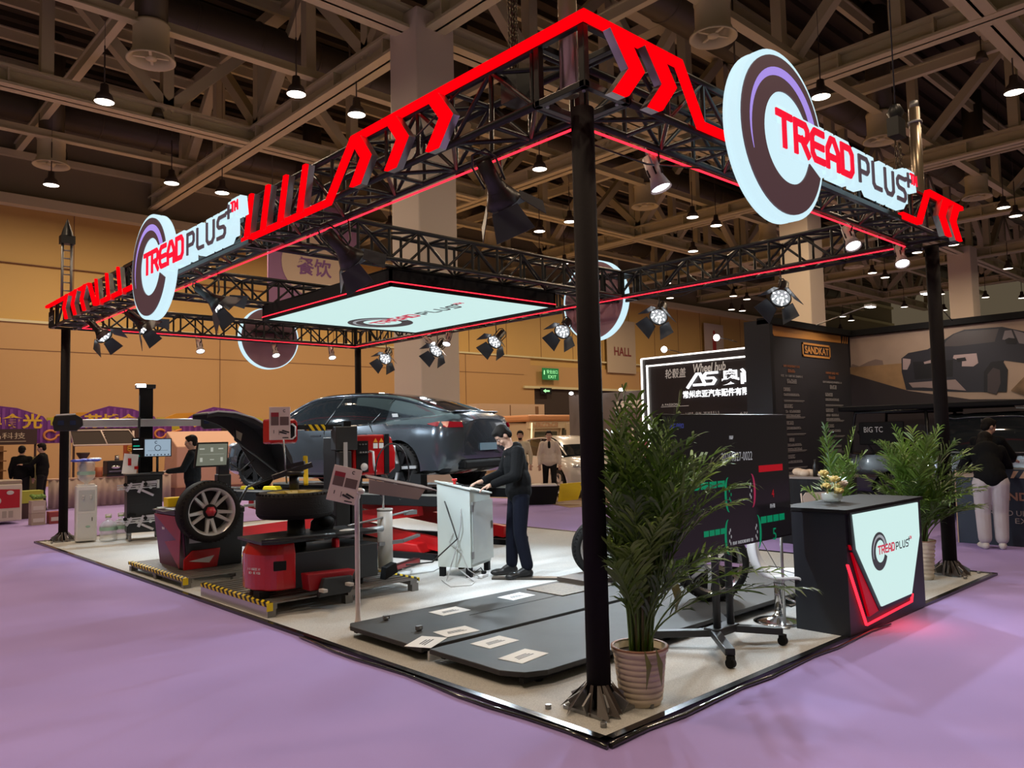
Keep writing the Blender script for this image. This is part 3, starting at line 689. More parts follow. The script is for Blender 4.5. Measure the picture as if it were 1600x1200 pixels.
BD = [((.2, 10.5, 3.38), (1.6, 8.2, .9), 'far left end of the left truss'), ((.2, 8.55, 3.30), (2.4, 6.8, .9), 'left truss, just right of the far left one'), ((.2, 5.98, 3.26), (2.6, 4.4, .9), 'left truss beside the round sign'),
      ((.2, 3.05, 3.28), (3.2, 3.4, .9), 'in front of the ceiling lightbox corner'), ((.22, 1.0, 3.35), (3.2, 1.7, .4), 'nearest and largest, left of the near column'),
      ((W_-.2, 1.71, 3.28), (2.3, .8, .4), 'rear truss, above the dark menu wall'), ((W_-.2, 3.58, 3.28), (2.0, 2.3, .4), 'rear truss, above the white framed black booth'), ((W_-.2, 5.46, 3.28), (2.4, 4.2, .6), 'rear truss, just left of the near column'),
      ((W_-.2, 7.08, 3.28), (2.4, 6.2, .9), 'rear truss, right of the pillar'), ((W_-.2, 8.76, 3.28), (2.6, 7.6, .9), 'rear truss, in front of the pillar'), ((W_-.2, 10.49, 3.28), (3.0, 8.6, .9), 'rear truss, right of the rear column')]
def hook(o, p):
    m = MB(); d_ = V(0, 0, ZB+.03-p[2]); m.tube([V(p)+V(0, 0, .12), V(p)+V(.02, .0, .16), V(p)+d_], .010, 6); m.tube([V(p)+d_+V(.03*math.cos(a), 0, .03*math.sin(a)) for a in np.linspace(0, 5.2, 9)], .008, 5)
    h_ = m.build('hook_clamp', BLK, o); h_.matrix_parent_inverse = o.matrix_basis.inverted()
HK = []
bd = None
for i, (p, q, s_) in enumerate(BD):
    bd = barn() if i == 0 else copy_tree(BD0)
    if i == 0: BD0 = bd
    move(bd, None, M=aim(p, q, .5 if i < 5 else 1.1), label='black barn door spotlight on '+s_ if i not in (3, 4) else 'black barn door spotlight '+s_)
    HK.append((bd, p))
    d = (V(q)-V(p)).normalized()
    lamp('SPOT', V(p)+d*.30, 330, COOL, .06, target=q, spot=86, blend=.7, name='barn_spot_light')
# short wires from truss to the spotlights
# small white par lamps
def par():
    t = thing('par_lamp', '', 'spotlight', group='small pale par lamps')
    m = MB(); m.lathe([(0, .2), (.05, .2), (.055, .08), (.05, .04), (.08, -.06), (.074, -.06), (.045, .03), (0, .03)], n=18)
    m.build('lamp_can', mat('grey lamp can', (.5, .42, .38), .4), t)
    m = MB()
    for i in range(6):
        a = i*PI/3; m.box((.056*math.cos(a), .056*math.sin(a), .07), (.008, .012, .06), Matrix.Rotation(a, 3, 'Z'))
    m.build('cooling_slot', BLKM, t)
    m = MB(); m.lathe([(0, -.04), (.068, -.045), (.068, -.04), (0, -.035)], n=18); m.build('lens', GLOWC, t)
    m = MB(); m.tube([(-.06, 0, .1), (-.06, 0, .26), (.0, 0, .3), (.06, 0, .26), (.06, 0, .1)], .006, 5); m.build('yoke', STEEL, t)
    return t
PL = [((1.03, .2, 3.42), (1.3, -.6, 1.0), 'hanging left of the big round sign'), ((4.20, .2, 3.46), (3.2, -1.0, .9), 'under the front truss below the PLUS lettering'), ((5.50, .22, 3.46), (4.2, -.6, .9), 'in the right inner corner of the truss'),
      ((.65, L_-.2, 3.40), (1.2, 10.2, .5), 'far truss, behind the far left spotlight'), ((2.22, L_-.2, 3.38), (2.0, 10, .4), 'far truss, by itself in front of ochre wall'), ((3.74, L_-.2, 3.38), (3.6, 10, .6), 'far truss, in front of the round sign back'), ((5.02, L_-.2, 3.40), (4.6, 10, .4), 'far truss, left of the rear column'),
      ((W_-.2, 8.45, 3.40), (4.0, 7.6, .6), 'rear truss, right one of the two by the pillar'), ((W_-.2, 8.95, 3.42), (6.2, 6.0, 1.2), 'rear truss, left one of the two by the pillar')]
pr = None
for i, (p, q, s_) in enumerate(PL):
    pr = par() if i == 0 else copy_tree(PR0)
    if i == 0: PR0 = pr
    move(pr, None, M=aim(p, q, .3), label='small pale par lamp '+s_)
    HK.append((pr, p))
    lamp('SPOT', V(p)+(V(q)-V(p)).normalized()*.12, 200 if 2 < i < 7 else 80, COOL if i > 2 else (1, .95, .9), .04, target=q, spot=80, blend=.8, name='par_spot_light')
for o_, p_h in HK: hook(o_, p_h)
for k, (pp, s_) in enumerate([([(-.2, .9, 4.0), (-.21, 1.4, 3.82), (-.2, 1.9, 3.70), (-.19, 2.4, 3.9)], 'thin black cable sagging along the left truss near the corner'), ([(.2, .4, 3.64), (.9, .2, 3.52), (1.6, .2, 3.64)], 'thin black cable looping under the front truss to the par lamp'), ([(5.58, 2.6, 3.62), (5.58, 3.2, 3.5), (5.58, 3.9, 3.63)], 'thin black cable drooping under the rear truss')]):
    m = MB(); m.tube(pp, .007, 5); tag(m.build('power_cable', BLK), s_, 'cable')
# ================================================================== MACHINES ON THE BOOTH
FL = 0.018
# ---- wheels (shared builder): axis along local +Z, outer face at +Z
def alloy_wheel(t, R, wd, rimcol, style='five', hub=None, rub=None, face_in=.02, names=('tyre', 'rim', 'hub_cap'), n=48):
    rr_ = R*(.755 if style == 'ten' else .70)
    m = MB(); m.lathe([(rr_, -wd/2+.01), (rr_+.01, -wd/2), (R*.9, -wd/2-.004), (R*.97, -wd/2+.02), (R, -wd/2+.05), (R, wd/2-.05), (R*.97, wd/2-.02), (R*.9, wd/2+.004), (rr_+.01, wd/2), (rr_, wd/2-.01)], n=n)
    m.m = 0
    for k in (-.3, -.1, .1, .3): m.lathe([(R+.0005, k*wd-.006), (R-.006, k*wd), (R+.0005, k*wd+.006)], n=n)
    for i in range(n): a = 2*PI*i/n; m.box((R*.975*math.cos(a), R*.975*math.sin(a), wd/2-.012), (.022, .006, .02), Matrix.Rotation(a, 3, 'Z'))
    m.build(names[0], rub or RUB, t)
    m = MB(); m.lathe([(rr_+.006, -wd/2), (rr_-.01, -wd/2+.02), (rr_-.03, -wd*.2), (rr_-.03, wd*.25), (rr_-.012, wd/2-.02), (rr_+.006, wd/2)], n=n)
    zf = wd/2-face_in
    if style == 'ten':
        for i in range(10):
            a = 2*PI*i/10+(.10 if i % 2 else -.10); R_ = Matrix.Rotation(a, 3, 'Z')
            m.add([R_ @ V(*p) for p in ((.05, -.022, zf-.055), (.05, .022, zf-.055), (rr_-.015, .014, zf), (rr_-.015, -.014, zf), (.05, -.026, zf-.095), (.05, .026, zf-.095), (rr_-.015, .018, zf-.03), (rr_-.015, -.018, zf-.03))], [(0, 1, 2, 3), (7, 6, 5, 4), (0, 4, 5, 1), (1, 5, 6, 2), (2, 6, 7, 3), (3, 7, 4, 0)])
    else:
        for i in range(5):
            for k in (-.16, .16):
                a = 2*PI*i/5+k; R_ = Matrix.Rotation(a, 3, 'Z')
                m.add([R_ @ V(*p) for p in ((.05, -.03, zf-.03), (.05, .03, zf-.03), (rr_-.015, .028, zf), (rr_-.015, -.028, zf), (.05, -.03, zf-.06), (.05, .03, zf-.06), (rr_-.015, .028, zf-.03), (rr_-.015, -.028, zf-.03))], [(0, 1, 2, 3), (7, 6, 5, 4), (0, 4, 5, 1), (1, 5, 6, 2), (2, 6, 7, 3), (3, 7, 4, 0)])
    m.lathe([(0, zf-.10), (.07, zf-.10), (.075, zf-.05), (.05, zf-.04), (0, zf-.04)], n=20)
    m.build(names[1], rimcol, t)
    if hub:
        m = MB(); m.lathe([(0, zf), (.03, zf), (.04, zf-.03), (.045, zf-.05)], n=16); m.build(names[2], hub, t)
    m = MB(); m.lathe([(0, -wd*.1), (rr_-.02, -wd*.1)], n=24); m.build('spoke_shade_disc', mat('painted wheel shade', (.02, .02, .02), .8), t)
# the dark disc paints in the shade behind the spokes, open wheels included

# ---- water dispenser and bottles
BOTP = mat('clear blue plastic', (.75, .82, .85), .08, alpha=.35); LAB = mat('bottle label', (.35, .55, .45), .5)
def bottle(t, z, up=True):
    m = MB(); P = [(0, 0), (.12, 0), (.135, .02), (.135, .05), (.128, .07), (.135, .09), (.135, .13), (.128, .15), (.135, .17), (.135, .24), (.13, .27), (.10, .31), (.05, .345), (.03, .36), (.03, .40), (0, .40)]
    if not up: P = [(r_, .40-h) for r_, h in P]
    m.lathe([(r_, h+z) for r_, h in P], n=28); m.build('clear_bottle', BOTP, t)
    m = MB(); m.lathe([(.1365, z+.18), (.1365, z+.235)], n=28); m.build('label_band', LAB, t)
t = thing('water_dispenser', 'white floor standing water dispenser with an upturned bottle', 'water dispenser', (.24, 11.48, FL), -.17)
m = MB(); m.bb((-.155, -.16, .02), (.155, .16, .93)); m.build('body', WPL, t, bevel=.02)
m = MB(); m.bb((-.12, -.168, .52), (.12, -.155, .86)); m.build('tap_recess', mat('pale grey plastic', (.55, .57, .58), .4), t, bevel=.01)
for k in (-1, 1):
    m = MB(); m.cyl((k*.055, -.16, .74), (k*.055, -.20, .74), .014, 10); m.cyl((k*.055, -.195, .75), (k*.055, -.195, .70), .01, 8); m.box((k*.055, -.2, .77), (.03, .03, .025)); m.build('tap', WPL, t)
m = MB(); m.bb((-.13, -.165, .06), (.13, -.158, .48)); m.build('door', mat('white plastic door', (.72, .73, .74), .25), t, bevel=.006)
m = MB(); m.box((.08, -.17, .38), (.012, .02, .06)); m.build('door_handle', CHAR, t)
m = MB(); m.ell((.02, -.168, .26), (.035, .004, .02)); m.build('green_logo', LAB, t)
m = MB(); m.bb((-.13, -.14, .93), (.13, .14, .95)); m.build('top_collar', mat('white plastic', ()), t)
bottle(t, .93, False)
t = thing('plastic_bag', 'crumpled blue and white plastic bag lying on top of the dispenser bottle', 'bag', (.22, 11.46, 1.345), .2)
m = MB(); random.seed(4)
for i in range(7): m.ell((-.17+i*.055, random.uniform(-.03, .03), .02+random.uniform(0, .015)), (.06, .12, .025), 8, 5)
m.build('blue_bag', mat('blue plastic film', (.06, .10, .55), .3), t)
m = MB()
for i in range(4): m.ell((.1+i*.04, .0, .04), (.05, .07, .025), 8, 5)
m.build('white_sleeve', WPL, t)
for i, (x, y, s_) in enumerate([(.52, 11.22, 'clear water bottle with carry handle on the floor beside the white dispenser'), (.74, 11.3, 'clear water bottle half hidden by the black alignment cabinet')]):
    t = thing('water_bottle', s_, 'bottle', (x, y, FL)); bottle(t, 0)
    m = MB(); m.tube([(-.04, 0, .38), (-.045, 0, .44), (.045, 0, .44), (.04, 0, .38)], .008, 5); m.cyl((0, 0, .39), (0, 0, .42), .034, 12); m.build('handle_cap', mat('pale green cap', (.5, .6, .3), .4), t)

# ---- wheel alignment machine
t = thing('alignment_machine', 'black wheel alignment cabinet with mast, camera beam and screens', 'alignment machine', (1.0, 11.0, FL), -.22)
m = MB(); m.bb((-.27, -.26, .14), (.27, .26, 1.08)); m.build('cabinet', BLK, t, bevel=.01)
m = MB(); m.bb((-.29, -.28, 1.08), (.29, .28, 1.11)); m.build('worktop', CHAR, t, bevel=.006)
m = MB(); m.bb((.18, -.27, .86), (.22, -.258, 1.0)); m.build('lock_plate', WPL, t)
m = MB(); m.bb((-.24, -.266, .18), (.24, -.26, .60)); m.build('door', BLK, t)
for sx in (-1, 1):
    for sy in (-1, 1):
        m = MB(); m.cyl((sx*.22-.02, sy*.2, .055), (sx*.22+.02, sy*.2, .055), .055, 16); m.box((sx*.22, sy*.2, .12), (.05, .06, .05)); m.build('caster', STEEL, t)
m = MB(); m.bb((-.05, .16, .6), (.16, .34, 2.60)); m.build('mast', BLKM, t, bevel=.01)
m = MB(); m.bb((-.11, .13, 2.56), (.2, .36, 2.63)); m.build('mast_cap', BLK, t, bevel=.01)
m = MB(); m.bb((-.10, .125, 2.575), (.04, .13, 2.625)); m.bb((-.11, .13, 2.63), (.04, .36, 2.635)); m.build('cap_light', GLOWC, t)
def clampset(t, z):
    m = MB(); random.seed(int(z*100))
    for i in range(3): m.beam((-.42, -.30, z+i*.035), (.16, -.34, z+i*.035+.03), .02, .02)
    m.beam((-.1, -.31, z-.06), (-.02, -.33, z+.12), .03, .045); m.beam((-.28, -.31, z-.03), (-.2, -.33, z+.10), .03, .04)
    m.beam((0.02, -.31, z+.1), (.18, -.36, z+.11), .05, .045); m.beam((-.05, -.32, z-.02), (.12, -.38, z-.11), .03, .035)
    for x in (-.36, -.12, .08): m.cyl((x, -.30, z+.02), (x, -.35, z+.02), .025, 10)
    m.build('wheel_clamp', mat('pale cast aluminium', (.7, .72, .74), .3, .6), t)
    m = MB()
    for x in (-.30, 0.0): m.cyl((x, -.33, z+.08), (x, -.38, z+.08), .03, 10)
    m.box((-.2, -.32, z+.14), (.12, .03, .03)); m.build('clamp_knob', BLKM, t)
clampset(t, .86); clampset(t, .30)
m = MB(); m.bb((-.98, .04, 1.90), (1.05, .12, 2.03)); m.build('camera_beam', mat('silver beam', (.62, .63, .64), .3, .6), t, bevel=.012)
for k in (-1, 1):
    m = MB(); x = -1.12 if k < 0 else 1.12
    m.prism([(-.2, -.13), (.12, -.13), (.21, -.04), (.2, .08), (.1, .14), (-.2, .12), (-.23, 0)] if k < 0 else [(-.2, -.08), (-.15, -.13), (.18, -.12), (.2, .1), (-.12, .13), (-.2, .06)], .14, (x, .15, 1.97), (1, 0, 0), (0, 0, 1))
    hd = m.build('camera_head', BLK, t, bevel=.012)
    for dx in (-.11, .06):
        m = MB(); m.box((x+dx, .005, 1.975), (.085, .02, .075)); m.build('lens', mat('camera lens glass', (.02, .03, .08), .08), hd)
    if k < 0:
        m = MB(); m.beam((x-.18, .08, 2.105), (x+.1, .08, 2.122), .15, .02); m.build('white_top', WPL, hd)
for k, y_ in ((1, .08),):
    m = MB(); m.bb((-.09, .02, 1.87), (-.05, .15, 2.06)); m.build('beam_bracket', CHAR, t)
# screens
t2 = thing('computer_monitor', 'flat monitor with a pale blue screen on the alignment cabinet', 'monitor', (1.12, 10.78, FL+1.11), -.30)
m = MB(); m.bb((-.18, -.01, .27), (.25, .03, .58)); m.build('casing', BLK, t2, bevel=.006)
SCRB = mat('pale blue screen', (.02, .02, .02), .3, emit=(.38, .50, .62), es=.75)
m = MB(); m.bb((-.165, -.013, .285), (.235, -.01, .565)); m.build('screen', SCRB, t2)
m = MB(); m.tube([(.035+.045*math.cos(a), -.016, .42+.045*math.sin(a)) for a in np.linspace(0, 2*PI, 20)], .005, 4); m.bb((-.12, -.016, .375), (.19, -.0135, .379))
for i in range(7): m.ell((-.13+i*.055, -.015, .305), (.012, .002, .012), 8, 4)
m.tube([(.01+.02*math.cos(a), -.016, .515+.02*math.sin(a)) for a in np.linspace(.8, 5.4, 12)], .005, 4); m.build('screen_graphic', mat('screen ink', (.02, .04, .09), .5), t2)
m = MB(); m.cyl((.03, .02, 0), (.03, .02, .3), .02, 8); m.box((.03, .02, .01), (.2, .14, .02)); m.build('stand', BLK, t2)
t2 = thing('computer_monitor', 'dark monitor with green and red bars left of the pale screen', 'monitor', (.93, 10.98, FL+1.11), -.30)
m = MB(); m.bb((-.12, -.01, .26), (.1, .02, .60)); m.cyl((-.01, .01, 0), (-.01, .01, .27), .015, 8); m.build('casing', BLKM, t2)
SG = mat('screen green', (0, .02, .01), .5, emit=(.0, .42, .26), es=.8); SW = mat('screen white', (.1, .1, .1), .5, emit=(.75, .78, .8), es=.8); SR = mat('screen red', (.1, 0, 0), .5, emit=(.7, .01, .03), es=.8)
m = MB(); m.bb((-.1, -.014, .45), (0, -.01, .47)); m.bb((-.1, -.014, .28), (.0, -.01, .30)); m.build('screen_pattern', SG, t2)
m = MB(); m.bb((-.1, -.014, .56), (-.02, -.01, .575)); m.bb((-.1, -.014, .40), (.05, -.01, .415)); m.build('screen_writing', SW, t2)
t2 = thing('brochure_card', 'white and red brochure card standing on the alignment cabinet', 'card', (.82, 10.80, FL+1.11), -.25)
m = MB(); m.beam((-.11, 0, .0), (-.07, .02, .33), .22, .004, up=(0, 1, 0)); m.build('card', PAPER, t2)
m = MB(); m.box((-.10, -.011, .2), (.05, .006, .12)); m.box((.0, -.008, .1), (.06, .006, .05)); m.build('red_print', RED, t2)

# ---- steel pallets with hazard edging
def pallet(x0, y0, x1, y1, h, label, side):
    t = thing('steel_pallet', label, 'pallet', (x0, y0, FL)); X_, Y_ = x1-x0, y1-y0
    m = MB(); n = int(Y_/.105)
    for i in range(n): m.bb((0.02, i*Y_/n, h-.012), (X_-.02, i*Y_/n+.078, h))
    for x in (.02, X_/2, X_-.1): m.bb((x, 0.01, h-.06), (x+.08, Y_-.01, h-.014)); 
    for x in (.0, X_/2-.04, X_-.09):
        for y in (.0, Y_/2-.04, Y_-.09): m.bb((x+.005, y+.005, 0), (x+.085, y+.085, h-.05))
    m.build('deck', mat('worn steel deck', (.22, .21, .20), .4, .6), t)
    m = MB(); m.bb((-.004, -.004, .0), (0, Y_, h)); m.build('side_sheet', mat('galvanised side sheet', (.55, .52, .56), .3, .5), t) if side else None
    m = MB(); m.bb((-.008, -.006, h-.03), (-.003, Y_, h+.004)); m.bb((-.008, -.006, h), (.05, Y_, h+.005)); m.build('hazard_edge', HAZ, t)
    m = MB(); m.bb((X_-.05, -.006, h), (X_+.003, Y_, h+.005)); m.bb((X_, -.006, h-.03), (X_+.004, Y_, h)); m.build('hazard_edge', HAZ, t)
    m = MB(); m.bb((-.01, -.008, h-.07), (.05, -.004, h+.005)); m.build('corner_patch', YEL, t)
    return t
pallet(-.27, 3.72, 1.42, 5.25, .13, 'low steel platform with yellow black edges under the tyre changer', True)
pallet(-.25, 5.80, .95, 7.65, .11, 'low steel platform with yellow black edges under the wheel balancer', False)

# ---- wheel balancer
PZ = FL+.11
t = thing('wheel_balancer', 'red and dark grey wheel balancer with raised curved hood', 'wheel balancer', (-.02, 6.39, PZ))
m = MB(); m.add([(.03, 0, 0), (.70, 0, 0), (.70, .85, 0), (.03, .85, 0), (-.03, -.02, .62), (.72, -.02, .62), (.72, .9, .62), (-.03, .9, .62)], [(3, 2, 1, 0), (4, 5, 6, 7), (0, 1, 5, 4), (1, 2, 6, 5), (2, 3, 7, 6), (3, 0, 4, 7)]); m.build('body', DGREY, t, bevel=.012)
m = MB(); m.add([(.022, .0, .0), (.022, .85, 0), (-.036, .9, .62), (-.036, -.02, .62), (.012, .0, .0), (.012, .85, 0), (-.046, .9, .62), (-.046, -.02, .62)], [(0, 1, 2, 3), (7, 6, 5, 4), (0, 4, 5, 1), (2, 6, 7, 3), (0, 3, 7, 4), (1, 5, 6, 2)]); m.build('side_panel', mat('plum side panel', (.14, .03, .09), .35), t)
m = MB(); m.prism([(.0, .3), (.88, .62), (-.02, .62)], .004, (-.028, 0, 0), (0, 1, 0), (0, 0, 1)); m.prism([(.02, .02), (.5, .3), (.0, .36)], .004, (-.03, 0, 0), (0, 1, 0), (0, 0, 1)); p_ = m.build('red_panel', DRED, t); p_.location = (-.026, 0, 0)
m = MB(); m.prism([(.0, 0), (.40, 0), (.44, .22), (.10, .22), (0, .12)], .02, (-.02, -.005, .0), (1, 0, 0), (0, 0, 1)); m.build('red_foot_cover', RED, t, bevel=.006)
m = MB(); m.box((.12, -.012, .34), (.14, .006, .07)); m.build('maker_plate', mat('grey plate', (.5, .5, .52), .4), t)
scrib(t, 0, 0, .22, .03, PAPER, 3, frame((-.050, .28, .30), (0, -1, 0), (-.09, 0, 1)), 'maker_lettering'); scrib(t, 0, 0, .10, .03, PAPER, 4, frame((-.066, .52, .46), (0, -1, 0), (-.09, 0, 1)), 'maker_lettering')
m = MB(); m.prism([(.06, .10), (.36, .14), (.30, .06)], .004, (-.02, -.029, .0), (1, 0, 0), (0, 0, 1)); m.build('arrow_mark', mat('pale print', (.6, .6, .6), .6), t)
m = MB(); m.bb((-.05, -.05, .62), (.72, .85, .70)); m.build('weight_tray', BLK, t, bevel=.02)
m = MB(); m.tube([(-.04, .1, .74), (-.36, .0, .74), (-.30, -.16, .72), (-.02, -.05, .72)], .008, 5, closed=True); m.build('wire_shelf', STEEL, t)
m = MB(); m.box((-.06, .12, .80), (.24, .14, .11)); m.build('yellow_box', YEL, t, bevel=.01)
m = MB(); m.cyl((.22, 0, .68), (.22, -.18, .68), .05, 16); m.build('shaft', STEEL, t)
m = MB(); m.beam((.50, .12, .66), (.50, .10, 1.30), .14, .10, up=(0, 1, 0)); m.box((.5, .1, .95), (.17, .12, .3)); m.build('display_post', DGREY, t, bevel=.015)
ds = MB(); ds.prism([(-.02, 0), (.385, .0), (.40, .30), (.02, .30)], .04, (.13, .04, 1.195), (1, 0, 0), (0, 0, 1)); d_ = ds.build('display', BLK, t, bevel=.008)
m = MB(); m.prism([(0, .02), (.37, .02), (.382, .28), (.03, .28)], .003, (.13, -.002, 1.195), (1, 0, 0), (0, 0, 1)); m.build('screen', mat('grey green display', (.02, .02, .02), .3, emit=(.20, .21, .16), es=.7), d_)
m = MB()
for (x, z, w1, h1) in ((.06, .22, .06, .015), (.18, .21, .03, .05), (.29, .22, .06, .015), (.05, .09, .03, .05), (.18, .09, .05, .01), (.30, .09, .03, .05), (.18, .155, .3, .003)): m.box((.13+x+.01, -.007, 1.195+z), (w1, .002, h1))
m.build('screen_digits', mat('display digits', (.02, .02, .02), .5, emit=(.55, .56, .48), es=.7), d_)
# hood
OUT = [(.28, 1.835), (.40, 1.86), (.62, 1.845), (.86, 1.78), (1.08, 1.66), (1.26, 1.48), (1.38, 1.26), (1.43, 1.03)]
INN = [(.28, 1.79), (.42, 1.78), (.58, 1.73), (.72, 1.65), (.86, 1.50), (.98, 1.30), (1.10, 1.10), (1.22, .98)]
m = MB(); m.strip([(x, .02, z) for x, z in OUT], [(x, .50, z) for x, z in OUT], .018, (0.3, 0, .95)); m.build('hood', CHAR, t)
m = MB(); m.strip([(x, .49, z) for x, z in OUT], [(x, .49, z) for x, z in INN], .015, (0, 1, 0)); m.strip([(x, .02, z-.0) for x, z in OUT], [(x*.985+.0, .02, z-.045) for x, z in OUT], .012, (0, 1, 0)); m.build('hood_side', mat('dark hood inside', (.025, .027, .03), .45), t)
m = MB(); m.tube([(x, .01, z+.012) for x, z in OUT[:6]], .012, 6); m.build('hood_edge', mat('pale hood edge', (.6, .62, .65), .3), t)
m = MB(); m.prism([(.80, 1.66), (.92, 1.60), (.90, 1.50), (.82, 1.56)], .004, (0, .484, 0), (1, 0, 0), (0, 0, 1)); m.build('sticker', mat('cream sticker', (.7, .68, .5), .6), t)
m = MB(); m.tube([(.78, .40, 1.66), (.78, .38, 1.52), (.9, .36, 1.42), (1.38, .34, 1.05)], .016, 6); m.tube([(1.38, .34, 1.05), (.95, .4, .9), (.7, .3, .55)], .018, 6); m.tube([(1.05, .42, 1.25), (.88, .44, 1.12), (.74, .45, 1.22)], .010, 6)
m.build('hood_strut', CHAR, t)
m = MB(); m.beam((.72, -.02, .70), (.86, -.04, .70), .06, .03); m.box((.9, -.04, .71), (.1, .06, .09)); m.build('calliper_arm', mat('pale cast aluminium', ()), t)
# wheel on the balancer: its own thing
t = thing('alloy_wheel', 'silver ten spoke wheel with tyre mounted on the balancer', 'wheel', M=frame((.20, 6.24, PZ+.68), (1, 0, 0), (0, 0, 1)))
SIL = mat('silver alloy', (.72, .71, .70), .30, .5)
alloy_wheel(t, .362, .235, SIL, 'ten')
m = MB(); m.lathe([(0, .14), (.035, .14), (.045, .10), (.06, .09), (.06, .05), (0, .05)], n=6); m.build('clamp_nut', mat('red nut', (.45, .02, .03), .4), t)
m = MB(); m.lathe([(.05, .06), (.085, .06), (.085, .02), (.05, .02)], n=20); m.build('clamp_cup', BLKM, t)

# ---- tyre changer
PZ = FL+.13
t = thing('tyre_changer', 'red and black tyre changer with column, arms and red head box', 'tyre changer', (0, 4.2, PZ))
m = MB(); hp = [(.08-.33*math.cos(a)**.6 if math.cos(a) > 1e-6 else .08, .335*math.sin(a)-.02) for a in np.linspace(-PI/2, PI/2, 17)]; nb = len(hp); m.add([(x, y, .07) for x, y in hp]+[(x, y, .40) for x, y in hp]+[(.08+(x-.08)*.86, -.02+(y+.02)*.92, .50) for x, y in hp], [tuple(range(nb)), tuple(range(3*nb-1, 2*nb-1, -1))]+[(k*nb+i, k*nb+nb+i, k*nb+nb+(i+1) % nb, k*nb+(i+1) % nb) for k in (0, 1) for i in range(nb)]); m.build('front_housing', RED, t, bevel=.014, seg=3)
m = MB(); m.box((-.075, -.335, .30), (.12, .02, .09), Matrix.Rotation(-.22, 3, 'Z')); m.build('housing_window', BLKM, t, bevel=.008)
scrib(t, 0, 0, .16, .022, PAPER, 8, frame((-.238, -.14, .27), (.35, -.94, 0), (0, 0, 1)), 'maker_lettering', rows=2)
m = MB(); m.bb((.06, -.32, .06), (1.02, .32, .40)); m.build('body', DGREY, t, bevel=.01)
m = MB(); m.prism([(-.26, -.34), (-.1, -.42), (.35, -.38), (.5, -.34), (1.0, -.34), (1.0, .3), (.3, .38), (-.2, .32)], .025, (0, 0, .51)); m.tube([(-.26, -.34, .55), (-.1, -.42, .56), (.35, -.39, .55), (.5, -.35, .54)], .014, 6); m.build('tray', BLK, t)
m = MB(); m.cyl((.32, .10, .36), (.32, .10, .70), .10, 20, .085); m.build('turntable_pedestal', BLK, t)
m = MB(); m.bb((-.24, -.25, 0), (-.14, -.12, .07)); m.bb((.7, -.3, 0), (.85, .3, .06)); m.bb((-.1, .1, 0), (.1, .25, .06)); m.build('foot', BLKM, t)
m = MB(); m.prism([(0, 0), (.42, .0), (.50, .14), (-.02, .16)], .14, (.12, -.40, .06), (1, 0, 0), (0, 0, 1)); m.build('pedal_housing', DRED, t, bevel=.01)
m = MB(); m.prism([(.0, 0), (.34, 0), (.38, .06), (.36, .16), (.06, .17)], .06, (.18, -.545, .0), (1, 0, 0), (0, 0, 1)); m.build('pedal_plate', DGREY, t, bevel=.008)
for xq, zq in ((.2, .07), (.48, .09)): m = MB(); m.box((xq, -.65, zq), (.05, .09, .03)); m.build('pedal', mat('pale pedal', (.5, .45, .43), .4), t, bevel=.006)
m = MB(); m.bb((1.06, .58, 0), (1.24, .86, 1.50)); m.bb((1.28, .60, 0), (1.42, .84, 1.48)); m.bb((1.24, .64, 0), (1.28, .8, 1.45)); m.build('column', BLK, t, bevel=.01)
m = MB(); m.bb((1.02, .5, 1.35), (1.30, .62, 1.62)); m.bb((1.06, .5, 1.1), (1.22, .575, 1.34)); m.build('column_head', CHAR, t, bevel=.01)
m = MB(); m.bb((1.11, .49, 1.16), (1.16, .498, 1.44)); m.build('pale_label', mat('grey plate', ()), t)
m = MB(); m.prism([(1.26, 0), (1.75, .0), (1.84, .06), (1.85, .25), (1.79, .44), (1.72, .47), (1.26, .47)], .30, (0, .84, 1.05), (1, 0, 0), (0, 0, 1)); hb_ = m.build('red_head_box', RED, t, bevel=.02)
m = MB(); m.bb((1.68, .525, 1.055), (1.745, .845, 1.525)); m.build('black_band', BLKM, hb_)
m = MB(); m.bb((1.30, .53, 1.09), (1.46, .545, 1.45)); m.build('control_recess', BLKM, hb_)
m = MB()
for i in range(4): m.cyl((1.34+i*.035, .54, 1.31), (1.34+i*.035, .50, 1.31+.01), .010, 8)
for i in range(3): m.cyl((1.34+i*.04, .54, 1.41), (1.34+i*.04, .51, 1.41), .008, 6)
m.build('lever', STEEL, hb_)
m = MB(); m.lathe([(0, .02), (.04, .02), (.045, 0)], (1.40, .53, 1.15), (0, -1, 0), 20); m.build('pressure_gauge', WPL, hb_)
m = MB(); m.tube([(1.48, .53, 1.33), (1.48, .46, 1.32), (1.48, .45, 1.2), (1.50, .46, 1.11), (1.54, .5, 1.10)], .014, 8); m.build('handle', WPL, hb_)
m = MB(); m.prism([(1.53, 1.43), (1.59, 1.43), (1.56, 1.48)], .002, (0, .532, 0), (1, 0, 0), (0, 0, 1)); m.prism([(1.61, 1.43), (1.67, 1.43), (1.64, 1.48)], .002, (0, .532, 0), (1, 0, 0), (0, 0, 1)); m.build('warning_triangle', mat('orange sticker', (.8, .3, .02), .5), hb_)
m = MB(); m.bb((1.53, .531, 1.36), (1.59, .534, 1.42)); m.bb((1.61, .531, 1.36), (1.67, .534, 1.42)); m.build('warning_label', PAPER, hb_)
m = MB(); m.bb((.60, .58, 1.59), (1.16, .66, 1.64)); m.build('swing_arm', BLK, t)
m = MB(); m.bb((.72, .574, 1.575), (.93, .664, 1.645)); m.build('hazard_sleeve', HAZ, t)
m = MB(); m.cyl((.93, .60, 1.62), (1.20, .60, 1.62), .018, 10); m.cyl((.95, .60, 1.585), (1.2, .60, 1.585), .012, 8); m.build('piston', CHR, t)
